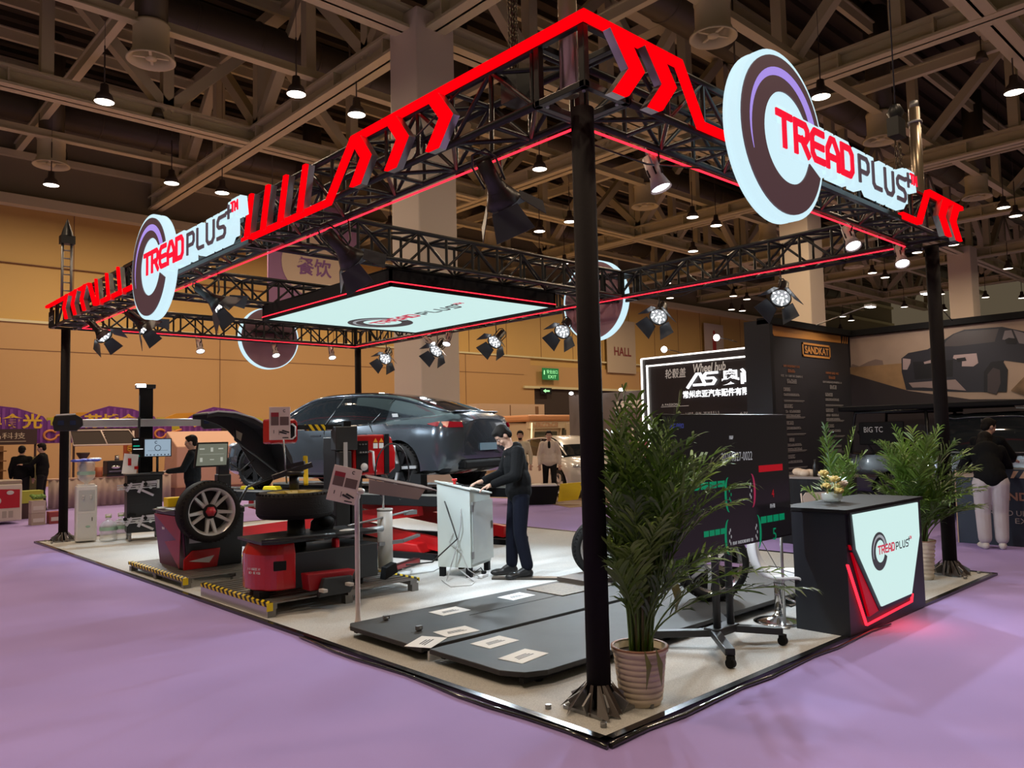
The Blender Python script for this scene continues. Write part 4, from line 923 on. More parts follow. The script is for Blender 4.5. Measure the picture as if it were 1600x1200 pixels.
m = MB(); m.bb((1.14, .54, 1.53), (1.24, .68, 1.68)); m.build('arm_joint', BLKM, t)
m = MB(); m.prism([(.28, 0), (.58, 0), (.6, .04), (.6, .24), (.56, .27), (.28, .27)], .2, (0, .78, 1.44), (1, 0, 0), (0, 0, 1)); h2_ = m.build('small_red_head', RED, t, bevel=.02)
m = MB(); m.bb((.5, .565, 1.49), (.56, .58, 1.66)); m.build('head_recess', BLKM, h2_)
m = MB(); m.tube([(.51, .58, 1.65), (.51, .54, 1.65), (.54, .53, 1.62), (.54, .53, 1.52), (.51, .54, 1.49), (.5, .58, 1.49)], .009, 6); m.build('handle', WPL, h2_)
m = MB(); m.cyl((.34, .18, .97), (.34, .18, 1.12), .05, 14); m.cyl((.34, .18, 1.12), (.34, .18, 1.16), .10, 16); m.beam((.14, .25, 1.1), (.50, .1, 1.22), .1, .05); m.beam((.30, .3, 1.2), (.45, .16, 1.24), .06, .04); m.build('press_clamp', BLK, t)
m = MB(); m.beam((.64, .5, 1.30), (.54, .3, 1.0), .05, .03); m.build('yellow_lever', YEL, t, bevel=.01)
m = MB(); m.prism([(0, 0), (.22, .03), (.26, .16), (.14, .24), (.02, .12)], .1, (.52, .2, .50), (1, 0, 0), (0, 0, 1)); m.ell((.66, .12, .62), (.1, .08, .06)); m.build('bead_roller', BLKM, t)
m = MB(); m.beam((.62, .15, .74), (.74, .1, .60), .02, .04); m.build('yellow_roller_arm', YEL, t)
m = MB(); m.ell((.78, -.12, .50), (.13, .08, .05)); m.box((.82, -.15, .52), (.14, .03, .02)); m.build('white_lubricant_case', WPL, t)
m = MB(); m.box((.56, -.26, .42), (.05, .1, .14)); m.build('red_end_cap', RED, t, bevel=.02)
m = MB(); m.tube([(.86, .0, .56), (1.5, .2, .60), (1.95, .35, .62)], .012, 6); m.box((1.9, .33, .60), (.16, .04, .05)); m.cyl((1.0, -.1, .5), (1.25, -.05, .5), .035, 10); m.build('bead_breaker_arm', STEEL, t)
m = MB(); m.prism([(0, 0), (.16, .06), (.14, .16), (.02, .12)], .1, (1.12, -.2, .0), (1, 0, 0), (0, 0, 1)); m.build('wedge', BLKM, t)
# tyre lying on the turntable
t = thing('truck_tyre', 'tyre lying flat on a yellow rim on the tyre changer', 'tyre', (.33, 4.34, PZ+.70+.125))
YRIM = mat('yellow rim paint', (.55, .42, .08), .4)
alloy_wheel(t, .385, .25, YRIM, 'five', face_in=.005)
# air tank
t = thing('air_tank', 'slim grey air cylinder with a rod beside the tyre changer', 'air tank', (1.47, 4.42, FL+.135))
m = MB(); m.cyl((0, 0, 0), (0, 0, .66), .085, 24); m.cyl((0, 0, .66), (0, 0, .68), .09, 24); m.cyl((0, 0, -.0), (0, 0, .02), .09, 24); m.build('cylinder', mat('grey cylinder paint', (.45, .44, .42), .35), t)
m = MB(); m.cyl((-.02, 0, .68), (-.02, 0, 1.02), .012, 8); m.build('rod', ALU, t)
m = MB(); m.beam((-.12, -.05, .30), (.2, -.05, .30), .04, .04); m.beam((.2, -.05, .3), (.45, -.02, .34), .05, .03); m.build('bracket', STEEL, t)
t = thing('air_hose', 'black air hose looping from the red head box to the air cylinder', 'hose', (1.62, 4.5, 1.2))
m = MB(); m.tube([(.0+.23*math.sin(a)-.0, -.02, .02+.34*math.cos(a)) for a in np.linspace(-2.6, 2.7, 26)], .009, 6); m.build('hose', BLK, t)

# ---- brochure cards
def card(t, w_, h_):
    m = MB(); m.prism([(-w_/2, -h_/2), (w_/2, -h_/2), (w_/2, h_/2), (-w_/2, h_/2)], .008); m.build('card', mat('pink white card', (.68, .56, .54), .6), t, bevel=.004)
    m = MB(); m.bb((-w_*.42, -h_*.06, .009), (-w_*.05, h_*.2, .010)); m.bb((w_*.0, -h_*.06, .009), (w_*.42, h_*.2, .010)); m.build('photo_print', mat('brown grey print', (.14, .09, .09), .6), t)
    m = MB(); m.bb((-w_*.42, h_*.2, .009), (-w_*.05, h_*.33, .010)); m.build('red_print', mat('dark red print', (.30, .02, .04), .6), t)
    m = MB(); m.bb((w_*.12, -h_*.45, .009), (w_*.4, -h_*.42, .010)); m.prism([(-.05, -.06), (.02, -.08), (.03, -.07), (-.04, -.045)], .002, (w_*.2, -h_*.1, .009)); m.prism([(-.05, -.06), (.02, -.08), (.03, -.07), (-.04, -.045)], .002, (w_*.32, -h_*.06, .009))
    m.bb((-w_*.3, -h_*.3, .009), (-w_*.27, -h_*.2, .010)); m.bb((-w_*.05, -h_*.35, .009), (-w_*.03, -h_*.2, .010))
    m.tube([(w_*.22+.012*math.cos(a), h_*.38+.012*math.sin(a), .009) for a in np.linspace(.8, 5.4, 10)], .003, 4); m.build('black_print', INK, t)
t = thing('brochure_card', 'upright pink white card on a rod above the lying tyre', 'card', M=frame((.22, 4.45, 1.80), (.93, -.37, 0), (0, 0, 1))); card(t, .21, .34)
m = MB(); m.cyl((.04, -.17, -.02), (.07, -.62, -.04), .008, 6); m.build('rod', STEEL, t)
t = thing('brochure_stand', 'white post with a flared foot holding a tilted brochure card and tray', 'stand', (.12, 2.82, FL+.0))
PK = mat('warm white metal', (.66, .56, .53), .35)
m = MB(); m.lathe([(0, 0), (.075, 0), (.072, .008), (.035, .03), (.024, .06), (.021, .10), (.021, 1.08), (.03, 1.10), (.032, 1.14), (0, 1.15)], n=24); m.build('post', PK, t)
m = MB(); m.ell((.02, -.01, 1.15), (.05, .04, .03)); m.build('joint', PK, t)
ex = V(.86, -.40, -.25).normalized(); ey = V(.24, -.05, .97); ey = (ey-ex*ey.dot(ex)).normalized()
cr = bpy.data.objects.new('card', None); COL.objects.link(cr); cr.parent = t; cr.matrix_basis = frame((-.17, -.08, 1.22), ex, ey)
card(cr, .24, .30)
m = MB(); m.prism([(0, 0), (.62, 0), (.52, .10), (.0, .10)], .012, (.05, -.1, 1.26), ex*.9+V(.2, .1, 0), (.0, .5, .25)); m.prism([(0, 0), (.5, 0), (.44, -.10), (.0, -.12)], .012, (.06, -.1, 1.255), ex*.9+V(.2, .1, 0), (.05, 0, 1)); m.build('tray', mat('mauve grey tray', (.30, .24, .24), .4), t)

# ---- low black lift plates on the carpet
PLM = mat('black lift plate', (.034, .032, .031), .6, noise=(3, .25))
def plate(x0, x1, y0, y1, label, cor):
    t = thing('lift_plate', label, 'car lift plate', (x0, y0, FL)); X_, Y_ = x1-x0, y1-y0
    c = .22; P = [(0, c if cor == 0 else 0), (c*.35, c*.3), (c, 0), (X_, 0), (X_, Y_), (0, Y_)] if cor == 0 else [(0, 0), (X_, 0), (X_, Y_), (c*1.0, Y_), (c*.3, Y_-c*.3), (0, Y_-c)]
    if cor: P = [(0.0, 0), (X_, 0), (X_, Y_), (.06, Y_), (0, Y_-.1)]
    m = MB(); m.prism(P, .035, (0, 0, .062)); m.build('top_plate', PLM, t, bevel=.006)
    m = MB()
    for x in np.arange(.25, X_-.1, .7):
        for y in (.12, Y_-.12): m.cyl((x, y, 0), (x, y, .062), .03, 10)
    m.bb((.06, .06, .03), (X_, .10, .062)); m.bb((.06, Y_-.10, .03), (X_, Y_-.06, .062)); m.build('frame', BLKM, t)
    return t
plate(-.12, 4.55, .52, 1.49, 'low black steel lift plate nearest the black column', 0)
p_ = plate(-.14, 4.55, 1.56, 2.62, 'low black steel lift plate on the side of the brochure post', 1)
m = MB()
for (x, y) in ((.32, .92), (.29, .42)): m.cyl((x, y, .097), (x, y, .125), .02, 8); m.box((x, y, .12), (.05, .03, .03))
m.build('hinge_bolt', STEEL, p_)
m = MB(); m.bb((.9, .53, .0965), (2.3, .54, .0985)); m.build('joint_line', BLKM, p_)
m = MB(); m.bb((-.1, 1.515, FL), (2.7, 1.535, FL+.07)); tag(m.build('rail', mat('white rail', (.7, .7, .7), .4)), 'thin white rail in the slot between the two black lift plates', 'rail')
for i, (x, y, a, s_) in enumerate([(.21, .86, .15, 'largest, at the front rounded corner'), (.32, 1.28, .05, 'on the near plate beside the slot'), (.33, 1.74, -.1, 'on the far plate beside the slot'), (-.02, 1.66, .5, 'at the left end overhanging the plate edge'), (.74, 2.34, 0, 'on the outer edge of the far plate'), (1.55, 2.36, .05, 'farthest, near the slotted end')]):
    t = thing('paper_notice', 'white paper sheet on the black lift plates, '+s_, 'paper', (x, y, FL+.0985), a+.0, 'paper sheets on the lift plates')
    m = MB(); m.bb((-.15, -.105, 0), (.15, .105, .0012)); m.build('sheet', PAPER, t)
    m = MB()
    for k in range(3): m.bb((-.09+.01*k, -.03+k*.022, .0012), (.08-.012*k, -.018+k*.022, .0016))
    m.build('print', INK, t)
# slotted turn plate recess and floor rails
t = thing('turn_plate', 'brown metal turn plate with a slotted recess at the plate end', 'turn plate', (2.25, 2.25, FL+.098))
m = MB(); m.bb((-.42, -.22, -.0), (.35, .26, .008)); m.build('recess', mat('rusty slot', (.08, .06, .04), .5, noise=(60, .6)), t)
m = MB(); m.bb((.08, -.12, .008), (.75, .33, .05)); m.build('plate', mat('brown plate', (.06, .042, .032), .55), t)
m = MB(); m.beam((2.36, 3.62, FL+.012), (3.05, 2.75, FL+.012), .10, .024); tag(m.build('floor_rail', mat('floor rail metal', (.08, .07, .06), .35, .5)), 'flat dark metal rail on the carpet before the standing man\'s shoes', 'rail')

# ---- lift control cabinet
t = thing('control_cabinet', 'pale grey steel lift control cabinet with red stop button', 'control cabinet', (2.42, 4.17, FL), .44)
CAB = mat('cabinet grey white', (.62, .68, .65), .35)
m = MB(); a, b = .29, .21
m.add([(-a, -b, .11), (a, -b, .11), (a, b, .11), (-a, b, .11), (-a, -b, .98), (a, -b, .90), (a, b, 1.0), (-a, b, 1.08)], [(3, 2, 1, 0), (4, 5, 6, 7), (0, 1, 5, 4), (1, 2, 6, 5), (2, 3, 7, 6), (3, 0, 4, 7)]); m.build('body', CAB, t, bevel=.004)
m = MB(); m.add([(-a-.02, -b-.02, .985), (a+.02, -b-.02, .905), (a+.02, b+.02, 1.005), (-a-.02, b+.02, 1.085), (-a-.02, -b-.02, 1.005), (a+.02, -b-.02, .925), (a+.02, b+.02, 1.025), (-a-.02, b+.02, 1.105)], [(3, 2, 1, 0), (4, 5, 6, 7), (0, 1, 5, 4), (1, 2, 6, 5), (2, 3, 7, 6), (3, 0, 4, 7)]); m.build('console', CAB, t, bevel=.004)
m = MB(); m.beam((-a+.03, -b-.012, .5), (a-.01, -b-.03, .5), .012, .70); dr = m.build('door', mat('cabinet door grey', (.52, .56, .55), .3, .2), t)
m = MB(); m.box((a-.05, -b-.04, .55), (.02, .02, .09)); m.build('door_lock', STEEL, dr)
m = MB()
for z in (.25, .78): m.box((-a+.02, -b-.02, z), (.03, .02, .08))
m.build('hinge', STEEL, dr)
m = MB(); m.cyl((-.17, .04, 1.05), (-.17, .04, 1.10), .016, 12); m.cyl((-.17, .04, 1.09), (-.17, .04, 1.115), .03, 14); m.build('stop_button', mat('stop red', (.7, .02, .02), .35), t)
m = MB()
for i in range(4):
    for j in range(2): x, y = -.08+i*.055, -.02+j*.09; z = 1.045-.14*(x+.29)+.24*(y)+.005; m.cyl((x, y, z-.01), (x, y, z+.022), .013, 10)
m.build('push_button', BLKM, t)
for sx in (-1, 1):
    for sy in (-1, 1): m = MB(); m.box((sx*(a-.04), sy*(b-.04), .055), (.06, .06, .11)); m.build('leg', BLKM, t)
m = MB(); m.tube([(-a-.01, -.1, .78), (-a-.06, -.12, .6), (-a-.03, -.05, .35), (-a-.10, 0, .12), (-a-.3, -.05, .02)], .007, 5); m.tube([(-a-.01, .0, .5), (-a-.02, .05, .4), (-a-.03, -.1, .3), (-a-.05, -.2, .1), (-a-.02, -.32, .02)], .005, 5); m.build('cable', mat('grey cable', (.4, .4, .4), .5), t)
m = MB(); m.tube([(-a-.02, .1, .86), (-a-.16, .0, .8), (-a-.12, -.1, .45), (-a-.35, .1, .22), (-a-.75, .2, .25)], .009, 6); m.build('black_hose', BLK, t)
t = thing('power_strip', 'small white power strip on the carpet below the control cabinet', 'power strip', (2.36, 3.78, FL), .4)
m = MB(); m.box((0, 0, .02), (.16, .06, .035)); m.build('casing', WPL, t, bevel=.008); m = MB(); m.box((.02, 0, .05), (.05, .04, .04)); m.tube([(.02, 0, .05), (.05, .05, .1), (.1, .15, .04), (.3, .2, .01)], .006, 5); m.build('plug', BLKM, t)
for i, (pp, s_) in enumerate([([(1.9, 3.95, .03), (1.75, 3.6, .025), (1.95, 3.5, .025), (2.1, 3.62, .025), (2.2, 4.0, .1)], 'thin white cable lying on the carpet in front of the control cabinet'), ([(1.9, 5.2, .03), (2.1, 4.8, .03), (1.9, 4.55, .03), (2.2, 4.5, .03), (2.3, 4.4, .1)], 'grey cables curled on the floor behind the control cabinet')]):
    m = MB(); m.tube(pp, .008, 5); tag(m.build('floor_cable', mat('pale cable', (.6, .6, .6), .5)), s_, 'cable')
t = thing('floor_rail', 'long dark red and black bar on the carpet behind the air cylinder', 'rail', (1.6, 4.75, FL), -.1)
m = MB(); m.beam((0, 0, .04), (.8, .5, .04), .09, .07); m.build('bar', BLK, t); m = MB(); m.beam((0, -.05, .05), (.8, .45, .05), .02, .05); m.build('red_edge', DRED, t)

# ---- television on a wheeled stand
t = thing('television', 'large television on a wheeled stand showing green and red wheel graphics', 'television', M=frame((1.53, .0, 1.26), (1, 0, 0), (0, 0, 1)))
m = MB(); m.bb((-.83, -.48, -.05), (.83, .48, .0)); m.build('casing', BLK, t, bevel=.006)
m = MB(); m.bb((-.815, -.465, .0), (.815, .468, .002)); m.build('screen', mat('tv screen', (.006, .006, .007), .12, emit=(.012, .010, .012), es=.5), t)
scr = bpy.data.objects.new('screen_graphics', None); COL.objects.link(scr); scr.parent = t; scr.location = (0, 0, .003)
def TX(s_, x, y, h_, w_, m_): return text(s_, h_, m_, scr, T((x, y, .001)), width=w_, name='screen_text')
TVW = mat('tv dim white', (.05, .05, .05), .5, emit=(.42, .42, .45), es=.6); TVG = mat('tv green', (0, .05, .02), .5, emit=(.0, .22, .10), es=.75); TVR = mat('tv red', (.1, 0, 0), .5, emit=(.38, .005, .012), es=.8); TVP = mat('tv crimson', (.1, 0, 0), .5, emit=(.30, .02, .07), es=.8)
TX('20260327-0022', .06, .17, .065, .42, TVW); scrib(scr, 0, .31, .06, .025, TVW, 1, name='screen_text'); scrib(scr, -.68, .40, .16, .03, mat('tv blue', (0, 0, .05), .5, emit=(.05, .06, .25), es=.6), 2, cjk=True, name='screen_text')
m = MB()
for i in range(4): m.bb((-.52+i*.105, -.045+i*.002, 0), (-.43+i*.105, .005, .001)); m.bb((.36+i*.092, -.345, 0), (.44+i*.092, -.295, .001)); m.bb((-.40+i*.07, -.37, 0), (-.34+i*.07, -.33, .001))
m.build('green_bar', TVG, scr)
m = MB(); m.bb((.36, .04, 0), (.72, .09, .001)); m.build('red_bar', TVR, scr)
for k, (x, y, mm, s_) in enumerate([(-.07, -.10, TVG, -1), (.25, -.09, TVP, 1), (-.09, -.40, TVG, -1), (.31, -.40, TVG, 1)]):
    m = MB(); A = []; B = []
    for i in range(17):
        a_ = -PI/2+PI*i/16; A.append((x+s_*.052*math.cos(a_), y+.125*math.sin(a_), 0)); B.append((x+s_*(.030*math.cos(a_)-.004), y+.122*math.sin(a_), 0))
    m.strip(A, B, .001, (0, 0, 1)); m.build('wheel_graphic', mm, scr)
    m = MB()
    for i in range(5): m.ell((x-s_*.02+.012*math.cos(i*1.257), y+.05*math.sin(i*1.257), .001), (.007, .014, .001), 6, 4)
    m.build('rim_graphic', TVW if k > 0 else TVG, scr)
TX('4', .55, -.13, .06, .035, TVR); scrib(scr, .55, -.225, .09, .03, TVW, 5, name='screen_text'); TX('5', .55, -.44, .09, .05, TVG); scrib(scr, .62, -.40+.07, .0, .02, TVW, 6, name='screen_text') if False else scrib(scr, .10, -.43-.02, .28, .022, TVW, 7, name='screen_text')
t.children[-1]
st = thing('television_stand', 'dark grey wheeled stand with two posts under the television', 'television stand', (1.62, .20, FL))
for x in (-.09, .09):
    m = MB(); m.cyl((x, -.02, .12), (x, -.02, 1.30), .028, 14); m.build('post', DGREY, st)
m = MB(); m.bb((-.35, -.12, 1.0), (.35, -.02, 1.06)); m.bb((-.35, -.12, 1.42), (.35, -.02, 1.48)); m.bb((-.12, -.1, 1.0), (.12, -.05, 1.5)); m.build('bracket', DGREY, st)
m = MB(); m.box((0, 0, .13), (.30, .12, .06)); m.build('hub', DGREY, st, bevel=.01)
for (x, y) in ((-.42, -.33), (-.36, .36), (.34, -.30), (.46, .34)):
    m = MB(); m.beam((math.copysign(.1, x), 0, .125), (x, y, .105), .07, .05); m.build('leg', DGREY, st, bevel=.006)
    m = MB(); m.cyl((x-.02, y, .033), (x+.02, y, .033), .033, 14); m.box((x, y, .065), (.05, .04, .03)); m.build('caster', BLKM, st)

# ---- alignment wheels standing on the lift plates behind the television
for i, (x, y, rz, s_) in enumerate([(2.60, .92, .9, 'chrome rimmed tyre standing behind the television posts'), (3.20, 2.72, .9, 'black tyre peeping out left of the near column')]):
    d = V(math.cos(-2.2), math.sin(-2.2), 0)
    t = thing('alloy_wheel', s_, 'wheel', M=frame((x, y, FL+(.098 if i == 0 else 0)+.33), (math.sin(rz), -math.cos(rz), 0), (0, 0, 1)))
    alloy_wheel(t, .33, .2, CHR if i == 0 else SIL, 'ten')
# ---- white bar stool
t = thing('bar_stool', 'white moulded bar stool on a chrome pedestal beside the counter', 'stool', (2.60, .28, FL), .5)
m = MB(); m.lathe([(0, 0), (.20, 0), (.205, .008), (.17, .02), (.06, .04), (.03, .07), (.028, .10), (0, .10)], n=32); m.build('base', CHR, t)
m = MB(); m.cyl((0, 0, .08), (0, 0, .36), .028, 16); m.build('pedestal', CHR, t)
m = MB(); P = [(-.17, 0, .36), (-.17, -.02, .19), (-.13, -.1, .16), (0, -.17, .16), (.13, -.1, .16), (.17, -.02, .19), (.17, 0, .36)]; m.tube(P, .009, 6); m.build('footrest', CHR, t)
A = []; B = []; prof = [(-.20, .34), (-.21, .40), (-.10, .40), (.05, .39), (.14, .42), (.19, .50), (.21, .62), (.20, .70)]
m = MB(); m.smooth = True
rows = []
for (y, z) in prof:
    w_ = .21 if z < .45 else .20-.25*(z-.45)*.6; rows.append([(w_*math.sin(u*PI/2), y-(0 if z < .42 else .05*(1-math.cos(u*PI/2))*1.2), z+.02*u*u) for u in np.linspace(-1, 1, 13)])
vv = [p for r_ in rows for p in r_]; n = 13
m.add(vv, [(i*n+j, i*n+j+1, (i+1)*n+j+1, (i+1)*n+j) for i in range(len(rows)-1) for j in range(n-1)])
o = m.build('seat_shell', mat('white seat shell', (.82, .83, .86), .3), t); sd = o.modifiers.new('s', 'SOLIDIFY'); sd.thickness = .03; sb = o.modifiers.new('u', 'SUBSURF'); sb.levels = 1; sb.render_levels = 1
m = MB(); m.tube([(.02, .18, .74), (.02, .0, .45), (.03, -.16, .43), (.04, -.24, .3), (.10, -.3, .02)], .004, 5); tag(m.build('thin_cable', BLK), 'thin black cable hanging over the white bar stool', 'cable').matrix_basis = T((2.60, .28, 0))

# ---- reception counter
CX0, CX1, CY0, CY1, CZ = 2.50, 4.02, -.37, .10, .97
t = thing('reception_counter', 'black reception counter with a lit TREADPLUS panel and red led line', 'counter', M=frame((CX0, CY0, FL), (1, 0, 0), (0, 0, 1)))
NAVY = mat('navy black laminate', (.012, .014, .02), .45)
m = MB(); X_ = CX1-CX0
m.prism([(0, 0), (X_, 0), (X_, CZ-.03), (0, CZ-.03)], .44, (0, 0, -.44)); m.build('body', NAVY, t)
m = MB(); m.bb((-.01, CZ-.03, -.56), (X_+.02, CZ, .02)); m.build('worktop', BLKM, t, bevel=.004)
PP = [(.06, .93), (.10, .66), (.50, .16), (1.12, .17), (1.36, .64), (1.36, .93)]
m = MB(); m.prism([(.03, .945), (.04, .65), (.47, .13), (1.14, .14), (1.41, .63), (1.41, .945)], .028, (0, 0, 0)); m.build('panel_surround', NAVY, t)
m = MB(); m.prism(PP, .012, (0, 0, .028)); m.build('lit_panel', LBOX, t)
m = MB(); m.prism([(.02, .70), (.09, .62), (.47, .13), (.30, .11)][::1], .02, (0, 0, .002)); m.m = 0; m.build('red_glow_recess', mat('red lit recess', (.25, 0, .005), .4, emit=(.30, 0, .005), es=.8), t)
m = MB(); ribbon(m, [(-.02, .55), (.26, .05), (1.18, .09), (1.20, .15)], .009, .0, .02); m.build('red_led_line', REDLINE, t)
lg = bpy.data.objects.new('logo', None); COL.objects.link(lg); lg.parent = t; lg.location = (.50, .60, .0405)
tread_logo(lg, .165, (INKB, INKG, INKR, INKB), .002, 0, tscale=1.0)
lamp('AREA', (3.2, -.48, .2), 1.5, (1, .02, .03), .5, target=(3.2, -.6, 0), name='counter_red_light')
# flowers on the counter
t = thing('flower_arrangement', 'arrangement of yellow and white roses in a low glass bowl on the counter', 'flowers', (3.12, .02, FL+CZ))
m = MB(); m.lathe([(0, .005), (.07, .005), (.085, .03), (.085, .07), (.08, .075), (.078, .07), (.07, .02), (0, .02)], n=24); m.build('bowl', mat('clear bowl', (.8, .85, .85), .05, alpha=.4), t)
random.seed(8)
LF = mat('leaf green', (.05, .13, .03), .5)
m = MB()
for i in range(26):
    a = random.uniform(0, 2*PI); r_ = random.uniform(.05, .13); z = random.uniform(.08, .2)
    c = V(r_*math.cos(a), r_*math.sin(a), z); d = V(math.cos(a), math.sin(a), .5).normalized(); s_ = d.cross(V(0, 0, 1))*.02
    m.add([c, c+d*.04+s_, c+d*.09, c+d*.04-s_], [(0, 1, 2, 3)])
m.build('leaves', LF, t)
for i, (x, y, z, r_, c) in enumerate([(-.10, 0, .14, .042, 0), (-.03, -.05, .20, .04, 0), (-.07, .03, .25, .04, 0), (.03, -.04, .12, .05, 1), (.06, .02, .19, .042, 2), (.10, -.04, .14, .045, 0), (-.04, -.08, .10, .042, 0), (.0, .05, .2, .04, 1), (.13, .02, .10, .04, 0), (.04, -.09, .16, .036, 2)]):
    fl = MB(); mm = [mat('yellow rose', (.80, .62, .22), .5), mat('green white rose', (.70, .75, .42), .5), mat('cream rose', (.8, .68, .6), .5)][c]
    C_ = V(x, y, z); fl.ell(C_, (r_*.62, r_*.62, r_*.62), 10, 8)
    for k in range(2):
        for j in range(5):
            a = j*2*PI/5+k*.6; q = .42+.28*k; d_ = V(math.cos(a), math.sin(a), 0)
            fl.ell(C_+d_*r_*q+V(0, 0, r_*(.12-.28*k)), (r_*.26, r_*.52, r_*.56), 8, 6, Matrix.Rotation(a, 3, 'Z') @ Matrix.Rotation(.35+.3*k, 3, 'Y'))
    fl.cyl((x*.5, y*.5, .03), (x, y, z), .004, 5)
    fl.build('rose', mm, t)
# ================================================================== CARS
def crom(xs, ys, x):
    xs = np.array(xs, float); ys = np.array(ys, float); m_ = np.gradient(ys, xs); out = []
    for q in x:
        i = min(max(np.searchsorted(xs, q)-1, 0), len(xs)-2); h = xs[i+1]-xs[i]; t = (q-xs[i])/h
        out.append((2*t**3-3*t**2+1)*ys[i]+(t**3-2*t**2+t)*h*m_[i]+(-2*t**3+3*t**2)*ys[i+1]+(t**3-t**2)*h*m_[i+1])
    return np.array(out)
def loft(rows, mbx, closed_ends=True):
    n = len(rows[0]); vv = [p for r_ in rows for p in r_]
    F = [(i*n+j, i*n+(j+1) % n, (i+1)*n+(j+1) % n, (i+1)*n+j) for i in range(len(rows)-1) for j in range(n)]
    if closed_ends: F += [tuple(reversed(range(n))), tuple(range((len(rows)-1)*n, len(rows)*n))]
    mbx.add(vv, F)
def car(label, loc, rz, S, paint, R=.335, ax=(-1.44, 1.44), trk=.80, rimcol=None, glass=None, seams=(), wheel_style='five', gh=True, name='car', arch=None, cat='car'):
    t = thing(name, label, cat, loc, rz)
    xs = S['x']; X_ = np.linspace(xs[0], xs[-1], 44); g = {k: crom(xs, S[k], X_) for k in ('wm', 'zb', 'zs', 'ws', 'zt')}
    rows = []
    for i, x in enumerate(X_):
        wm, zb, zs, ws, zt = [g[k][i] for k in ('wm', 'zb', 'zs', 'ws', 'zt')]
        hf = [(wm*.85, zb), (wm*.98, zb+.06), (wm, zb+(zs-zb)*.35), (wm*1.0, zb+(zs-zb)*.6), (wm*.97, zb+(zs-zb)*.82), (ws*1.02, zs-.02), (ws*.93, zs+(zt-zs)*.45), (ws*.6, zt-.012), (ws*.25, zt)]
        rows.append([(x, y, z) for y, z in hf]+[(x, -y, z) for y, z in reversed(hf)])
    m = MB(); m.smooth = True; loft(rows, m); body = m.build('body', [paint], t)
    c = MB(); ra = arch or R+.045
    for a in ax:
        for s_ in (-1, 1): c.cyl((a, s_*(trk-.16), R+.0), (a, s_*1.3, R+.0), ra, 32)
    co = c.build('cutter', [BLKM]); b = body.modifiers.new('b', 'BOOLEAN'); b.operation = 'DIFFERENCE'; b.object = co; b.solver = 'EXACT'; b.material_mode = 'TRANSFER' if hasattr(b, 'material_mode') else b.material_mode
    body.data.materials.append(BLKM)
    keep = body.matrix_basis.copy(); par_ = body.parent; body.parent = None
    applied(body); body.parent = par_; body.matrix_basis = keep; bpy.data.objects.remove(co)
    es_ = body.modifiers.new('e', 'EDGE_SPLIT'); es_.split_angle = math.radians(38)
    if gh:
        G_ = S['g']; X2 = np.linspace(G_['x'][0], G_['x'][-1], 30); q = {k: crom(G_['x'], G_[k], X2) for k in ('wb', 'zb', 'wr', 'zr')}
        m = MB(); m.smooth = True; rows = []
        for i, x in enumerate(X2):
            wb, zb, wr, zr = [q[k][i] for k in ('wb', 'zb', 'wr', 'zr')]; zr = max(zr, zb+.02)
            hf = [(wb, zb-.06), (wb*.995, zb), (wb+(wr-wb)*.45, zb+(zr-zb)*.5), (wr+.03, zb+(zr-zb)*.84), (wr*.93, zb+(zr-zb)*.95), (wr*.5, zr-.004), (0.01, zr)]
            rows.append([(x, y, z) for y, z in hf]+[(x, -y, z) for y, z in reversed(hf)])
        loft(rows, m); gl = m.build('glasshouse', [glass or GLASS, paint], t)
        for p in gl.data.polygons:
            cx, cy, cz = p.center
            if S.get('roofpaint') and p.normal.z > .9: p.material_index = 1
            if cx < S['cp'] and abs(p.normal.y) > .35 and abs(cy) > .3: p.material_index = 1
        e2 = gl.modifiers.new('e', 'EDGE_SPLIT'); e2.split_angle = math.radians(50)
        for s_ in (-1, 1):
            m = MB(); m.tube([(x, s_*(q['wr'][i]+.018), q['zb'][i]+(max(q['zr'][i], q['zb'][i]+.02)-q['zb'][i])*.88) for i, x in enumerate(X2)], .022, 6); m.build('roof_rail', paint, t)
            m = MB()
            for xp in S.get('pil', ()):
                k = int(np.argmin(abs(X2-xp))); k2 = int(np.argmin(abs(X2-(xp-.14))))
                m.tube([(X2[k], s_*(q['wb'][k]+.004), q['zb'][k]), (X2[k2], s_*(q['wr'][k2]+.04), q['zb'][k2]+(q['zr'][k2]-q['zb'][k2])*.82)], .012, 5)
            m.build('window_pillar', mat('pillar trim', (.10, .11, .12), .3), t)
    for a in ax:
        for s_ in (-1, 1):
            wt = thing('w', '', ''); 
            for k_ in ('label', 'category'): del wt[k_]
            wt.name = 'wheel'; wt.parent = t; wt.matrix_basis = frame((a, s_*(trk), R), (-s_, 0, 0), (0, 0, 1))
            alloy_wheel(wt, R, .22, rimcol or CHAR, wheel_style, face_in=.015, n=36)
    # door seams laid on the side surface
    def sy(x, z):
        wm, zb, zs, ws = [float(crom(xs, S[k], [x])[0]) for k in ('wm', 'zb', 'zs', 'ws')]
        zz_ = [zb, zb+.06, zb+(zs-zb)*.35, zb+(zs-zb)*.6, zb+(zs-zb)*.82, zs-.02]; yy_ = [wm*.85, wm*.98, wm, wm, wm*.97, ws*1.02]
        return float(np.interp(z, zz_, yy_))
    SEAMM = mat('door seam', (.004, .004, .005), .6)
    for s_ in (-1, 1):
        m = MB()
        for pl in seams: m.tube([(x, s_*(sy(x, z)+.001), z) for x, z in pl], .005, 4)
        if seams: m.build('door_seam', SEAMM, t)
    return t, sy
GREY = mat('dark blue grey car paint', (.055, .065, .08), .22, .45, coat=1.0)
